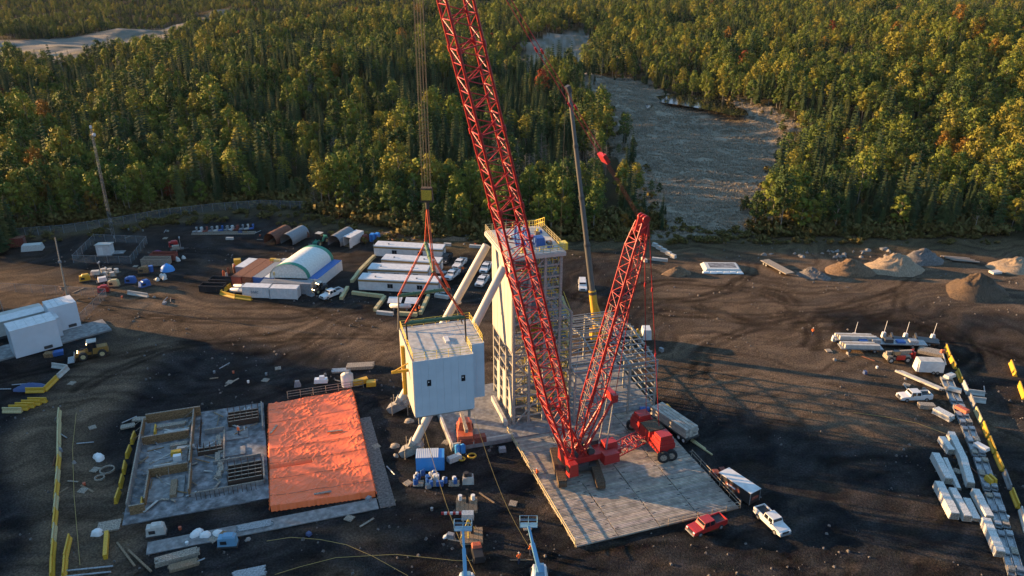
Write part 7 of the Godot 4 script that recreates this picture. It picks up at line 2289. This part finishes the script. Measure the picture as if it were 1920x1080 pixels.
	var jk := thing("red_jack_stand", "red-headed white jack post beside the barrier line", "jack", Vector3(81.34, 0, -131.46))
	rod(jk, "post", Vector3.ZERO, Vector3(-0.9, 2.4, -0.5), 0.12, M.white, 6)
	part(jk, "head", Sh.new().taper(-0.9, 2.3, -0.5, 0.8, 0.6, 0.6, 0.1, 0.1), M.orange)


func build_back_right() -> void:
	for q in [[Vector3(39.69, 0, -177.09), 3.6, 2.4, 1.9, "soil", "low brown soil heap nearest the mast head", 3], [Vector3(71.22, 0, -175.74), 3.4, 2.4, 2.3, "gravelgrey", "small pale grey gravel heap, leftmost of the row", 5], [Vector3(72.79, 0, -174.4), 2.6, 2.0, 1.7, "gravelgrey", "small gravel heap merging with the leftmost one", 6], [Vector3(81.17, 0, -177.77), 5.6, 4.0, 3.6, "soil", "orange-brown soil heap between grey and sandy ones", 7], [Vector3(92.72, 0, -179.49), 7.0, 5.0, 4.3, "sand", "largest sandy heap in the row", 8], [Vector3(102.33, 0, -185.58), 5.6, 4.0, 3.4, "gravelgrey", "grey heap behind the largest sandy one", 9], [Vector3(105.11, 0, -165.84), 7.6, 5.6, 4.8, "darksoil", "dark brown heap standing forward of the row", 10], [Vector3(122.99, 0, -180.54), 7.5, 4.0, 3.0, "sand", "long sandy heap at the picture edge", 11]]:
		one("soil_heap", q[5], "heap", Sh.new().heap(q[1], q[2], q[3], q[6], 26, 9, 0.95, 0.34), M[q[4]], q[0] + Vector3(0, -0.1, 0), 0.0, "heaps along the back of the yard")
	# lined sump
	var s := thing("lined_sump", "white-lined settling pond with grey water at the back", "pond", Vector3(50.93, 0, -180.19), -0.03)
	part(s, "liner", Sh.new().taper(0, 0, 0, 9.2, 0.7, 5.6, 0.7, 0.6), M.wrap)
	part(s, "water_surface", Sh.new().bx(0.2, 0.703, -0.2, 6.4, 0.02, 3.0), M.wetconcrete)
	for k in 6:
		part(s, "liner_fold", Sh.new().taper(-4.2 + k * 1.6, 0, 3.0 + 0.2 * (k % 2), 1.8, 0.35, 0.9, 0.3, 0.2), M.plastic)
	var ft := thing("flat_trailer", "empty pale flat trailer parked at the back by the heaps", "trailer", Vector3(64.13, 0, -179.15), -1.2)
	for k in 5:
		part(ft, "deck_plank", Sh.new().bx(0, 0.8, -1.0 + k * 0.5, 9.5, 0.16, 0.46), M.paletimber)
	for x: float in [-3.6, -2.6, 2.6]:
		wheel(ft, Vector3(x, 0.4, 1.0), 0.4, 0.3)
		wheel(ft, Vector3(x, 0.4, -1.0), 0.4, 0.3)
	barrier_run([Vector2(32.62, -186.32), Vector2(33.35, -184.11)], 2.0, ["offwhite"], "%s block near the mast head", "pale blocks at the back", true)
	barrier_run([Vector2(34.97, -185.95), Vector2(38.78, -184.84)], 5.0, ["offwhite"], "%s long block left of the brown soil heap", "pale blocks at the back", true)
	for k in 5:
		one("concrete_block", "pale block in the slanting line towards the bog", "block", Sh.new().taper(0, 0, 0, 1.6, 0.9, 0.9, 0.08, 0.08), M.offwhite, Vector3(37.36, 0, -195.59).lerp(Vector3(40.58, 0, -187.43), k / 4.0), -0.9, "blocks slanting towards the bog")
	for k in 26:
		var p := Vector3(59.03, 0, -187.06).lerp(Vector3(100.34, 0, -192.41), pow(rng.randf(), 0.8)) + Vector3(0, -0.15, rng.randf_range(-3.0, 3.0))
		one("boulder", "pale boulder in the ragged row behind the heaps", "boulder", Sh.new().heap(rng.randf_range(0.3, 1.0), rng.randf_range(0.3, 0.8), rng.randf_range(0.3, 0.9), k + 30, 7, 3, 0.6, 0.3), M.rock, p, rng.randf() * TAU, "boulders behind the heaps")
	for k in 6:
		one("log", "grey log in the pile near the forest", "log", Sh.new().tube(Vector3(-3.0, 0.25, 0), Vector3(3.0, 0.25, 0), 0.24, 8), M.deadwood, Vector3(111.08, 0, -187.06) + Vector3(k * 0.3, 0.12 * (k % 2), k * 0.6), -0.25, "logs piled near the forest")
	one("concrete_block", "flat pale slab leaning behind the forward dark heap", "slab", Sh.new().bx(0, 0, 0, 2.4, 0.5, 1.6), M.wrap, Vector3(115.98, 0, -177.09), 0.2)


func build_debris() -> void:
	# small loose things told apart only by where they lie
	var zones := [[Vector3(-65.84, 0, -104.52), 7.0, 12.0, 26, "on the dark gravel left of the foundation"], [Vector3(-39.17, 0, -128.21), 16.0, 4.0, 22, "behind the orange tarp"], [Vector3(-15.67, 0, -96.4), 7.0, 10.0, 26, "round the blue container and leg footings"], [Vector3(-88.3, 0, -171.15), 16.0, 12.0, 30, "in the plant row by the small hut"], [Vector3(-91.41, 0, -204.82), 26.0, 5.0, 26, "along the weedy bank"], [Vector3(73.39, 0, -130.23), 14.0, 9.0, 24, "round the flatbeds and white trailer"], [Vector3(70.35, 0, -98.99), 5.0, 26.0, 26, "along the walkway row"], [Vector3(-28.49, 0, -200.53), 20.0, 4.0, 26, "in the scrap behind the trailers"], [Vector3(-4.27, 0, -84.83), 8.0, 8.0, 16, "round the timber cribs"], [Vector3(-37.44, 0, -81.75), 14.0, 4.0, 16, "in front of the foundation strip"], [Vector3(20.12, 0, -141.11), 9.0, 5.0, 14, "behind the hall frame"], [Vector3(-85.99, 0, -124.33), 9.0, 9.0, 14, "near the yellow barriers"]]
	for q in zones:
		for k in int(q[3] * 0.55):
			var p: Vector3 = q[0] + Vector3(rng.randf_range(-1, 1) * q[1], -0.03, rng.randf_range(-1, 1) * q[2])
			var yw := rng.randf() * TAU
			var kind := rng.randi() % 6
			if kind == 0:
				one("loose_plank", "weathered plank lying loose %s" % q[4], "plank", Sh.new().bx(0, 0, 0, rng.randf_range(1.2, 3.4), 0.1, rng.randf_range(0.15, 0.35)), M[["paletimber", "wood"][k % 2]], p, yw, "loose planks %s" % q[4])
			elif kind == 1:
				stack_of("timber_pallet", "timber pallet lying %s" % q[4], "pallet", p, yw, 1.2, 1.1, 1, 0.14, 5, M.paletimber, "pallets %s" % q[4], "slat")
			elif kind == 2:
				one("bucket", "small pale bucket standing %s" % q[4], "bucket", Sh.new().tube(Vector3.ZERO, Vector3(0, 0.45, 0), 0.18, 9, 0.22), M[["plastic", "orange", "galv"][k % 3]], p, yw, "buckets %s" % q[4])
			elif kind == 3:
				one("steel_pipe", "short steel pipe lying %s" % q[4], "pipe", Sh.new().tube(Vector3(-1.2, 0.12, 0), Vector3(1.3, 0.12, 0), 0.1, 7), M[["galv", "rust"][k % 2]], p, yw, "steel pipes %s" % q[4])
			elif kind == 4:
				one("small_crate", "small dark crate standing %s" % q[4], "crate", Sh.new().taper(0, 0, 0, rng.randf_range(0.5, 1.1), rng.randf_range(0.35, 0.8), rng.randf_range(0.5, 0.9), 0.04, 0.04), M[["grey", "plywood", "navy", "wrap"][k % 4]], p, yw, "small crates %s" % q[4])
			else:
				one("rubble_lump", "lump of pale rubble lying %s" % q[4], "rubble", Sh.new().heap(rng.randf_range(0.3, 0.6), rng.randf_range(0.25, 0.5), rng.randf_range(0.2, 0.45), k + 60, 8, 3, 0.5, 0.2), M.rock, p, yw, "rubble %s" % q[4])


func _ready() -> void:
	# camera
	var cam := Camera3D.new()
	cam.name = "camera"
	cam.fov = 39.77
	cam.near = 0.5
	cam.far = 6000.0
	cam.position = Vector3(0, 72, 0)
	cam.rotation_degrees = Vector3(-23.2, 0, 0)
	add_child(cam)
	cam.current = true
	# sky, low sun from the left and slightly behind the scene, exposure, haze
	var env := Environment.new()
	env.background_mode = Environment.BG_SKY
	var sky := Sky.new()
	var sm := ProceduralSkyMaterial.new()
	sm.sky_top_color = Color(0.20, 0.40, 0.68).linear_to_srgb()
	sm.sky_horizon_color = Color(0.34, 0.46, 0.60).linear_to_srgb()
	sm.sky_curve = 0.25
	sm.ground_bottom_color = Color(0.05, 0.05, 0.05).linear_to_srgb()
	sm.ground_horizon_color = Color(0.25, 0.30, 0.36).linear_to_srgb()
	sky.sky_material = sm
	env.sky = sky
	env.background_energy_multiplier = 0.40
	env.tonemap_mode = Environment.TONE_MAPPER_LINEAR
	env.tonemap_exposure = 3.4
	env.sdfgi_enabled = true
	env.ssao_enabled = true
	env.ssil_enabled = true
	env.fog_enabled = true
	env.fog_density = 0.000015
	env.fog_light_color = Color(0.75, 0.78, 0.82)
	var we := WorldEnvironment.new()
	we.name = "world_environment"
	we.environment = env
	add_child(we)
	var sun := DirectionalLight3D.new()
	sun.name = "sun"
	sun.light_color = Color(1.0, 0.80, 0.56)
	sun.light_energy = 1.6
	sun.light_angular_distance = 0.6
	sun.shadow_enabled = true
	add_child(sun)
	var el := deg_to_rad(10.0)
	var az := deg_to_rad(18.0)
	sun.look_at_from_position(Vector3.ZERO, Vector3(cos(el) * cos(az), -sin(el), cos(el) * sin(az)))
	rng.seed = 5
	hn.seed = 3
	hn.frequency = 0.008
	gn.seed = 9
	gn.frequency = 0.03
	materials()
	build_land()
	build_forest()
	build_undergrowth()
	build_mats()
	build_crane()
	build_load()
	build_tower()
	build_hall()
	build_mobile_crane()
	build_offices()
	build_dome()
	build_left()
	build_parking()
	build_foundation()
	build_near()
	build_right()
	build_back_right()
	build_debris()
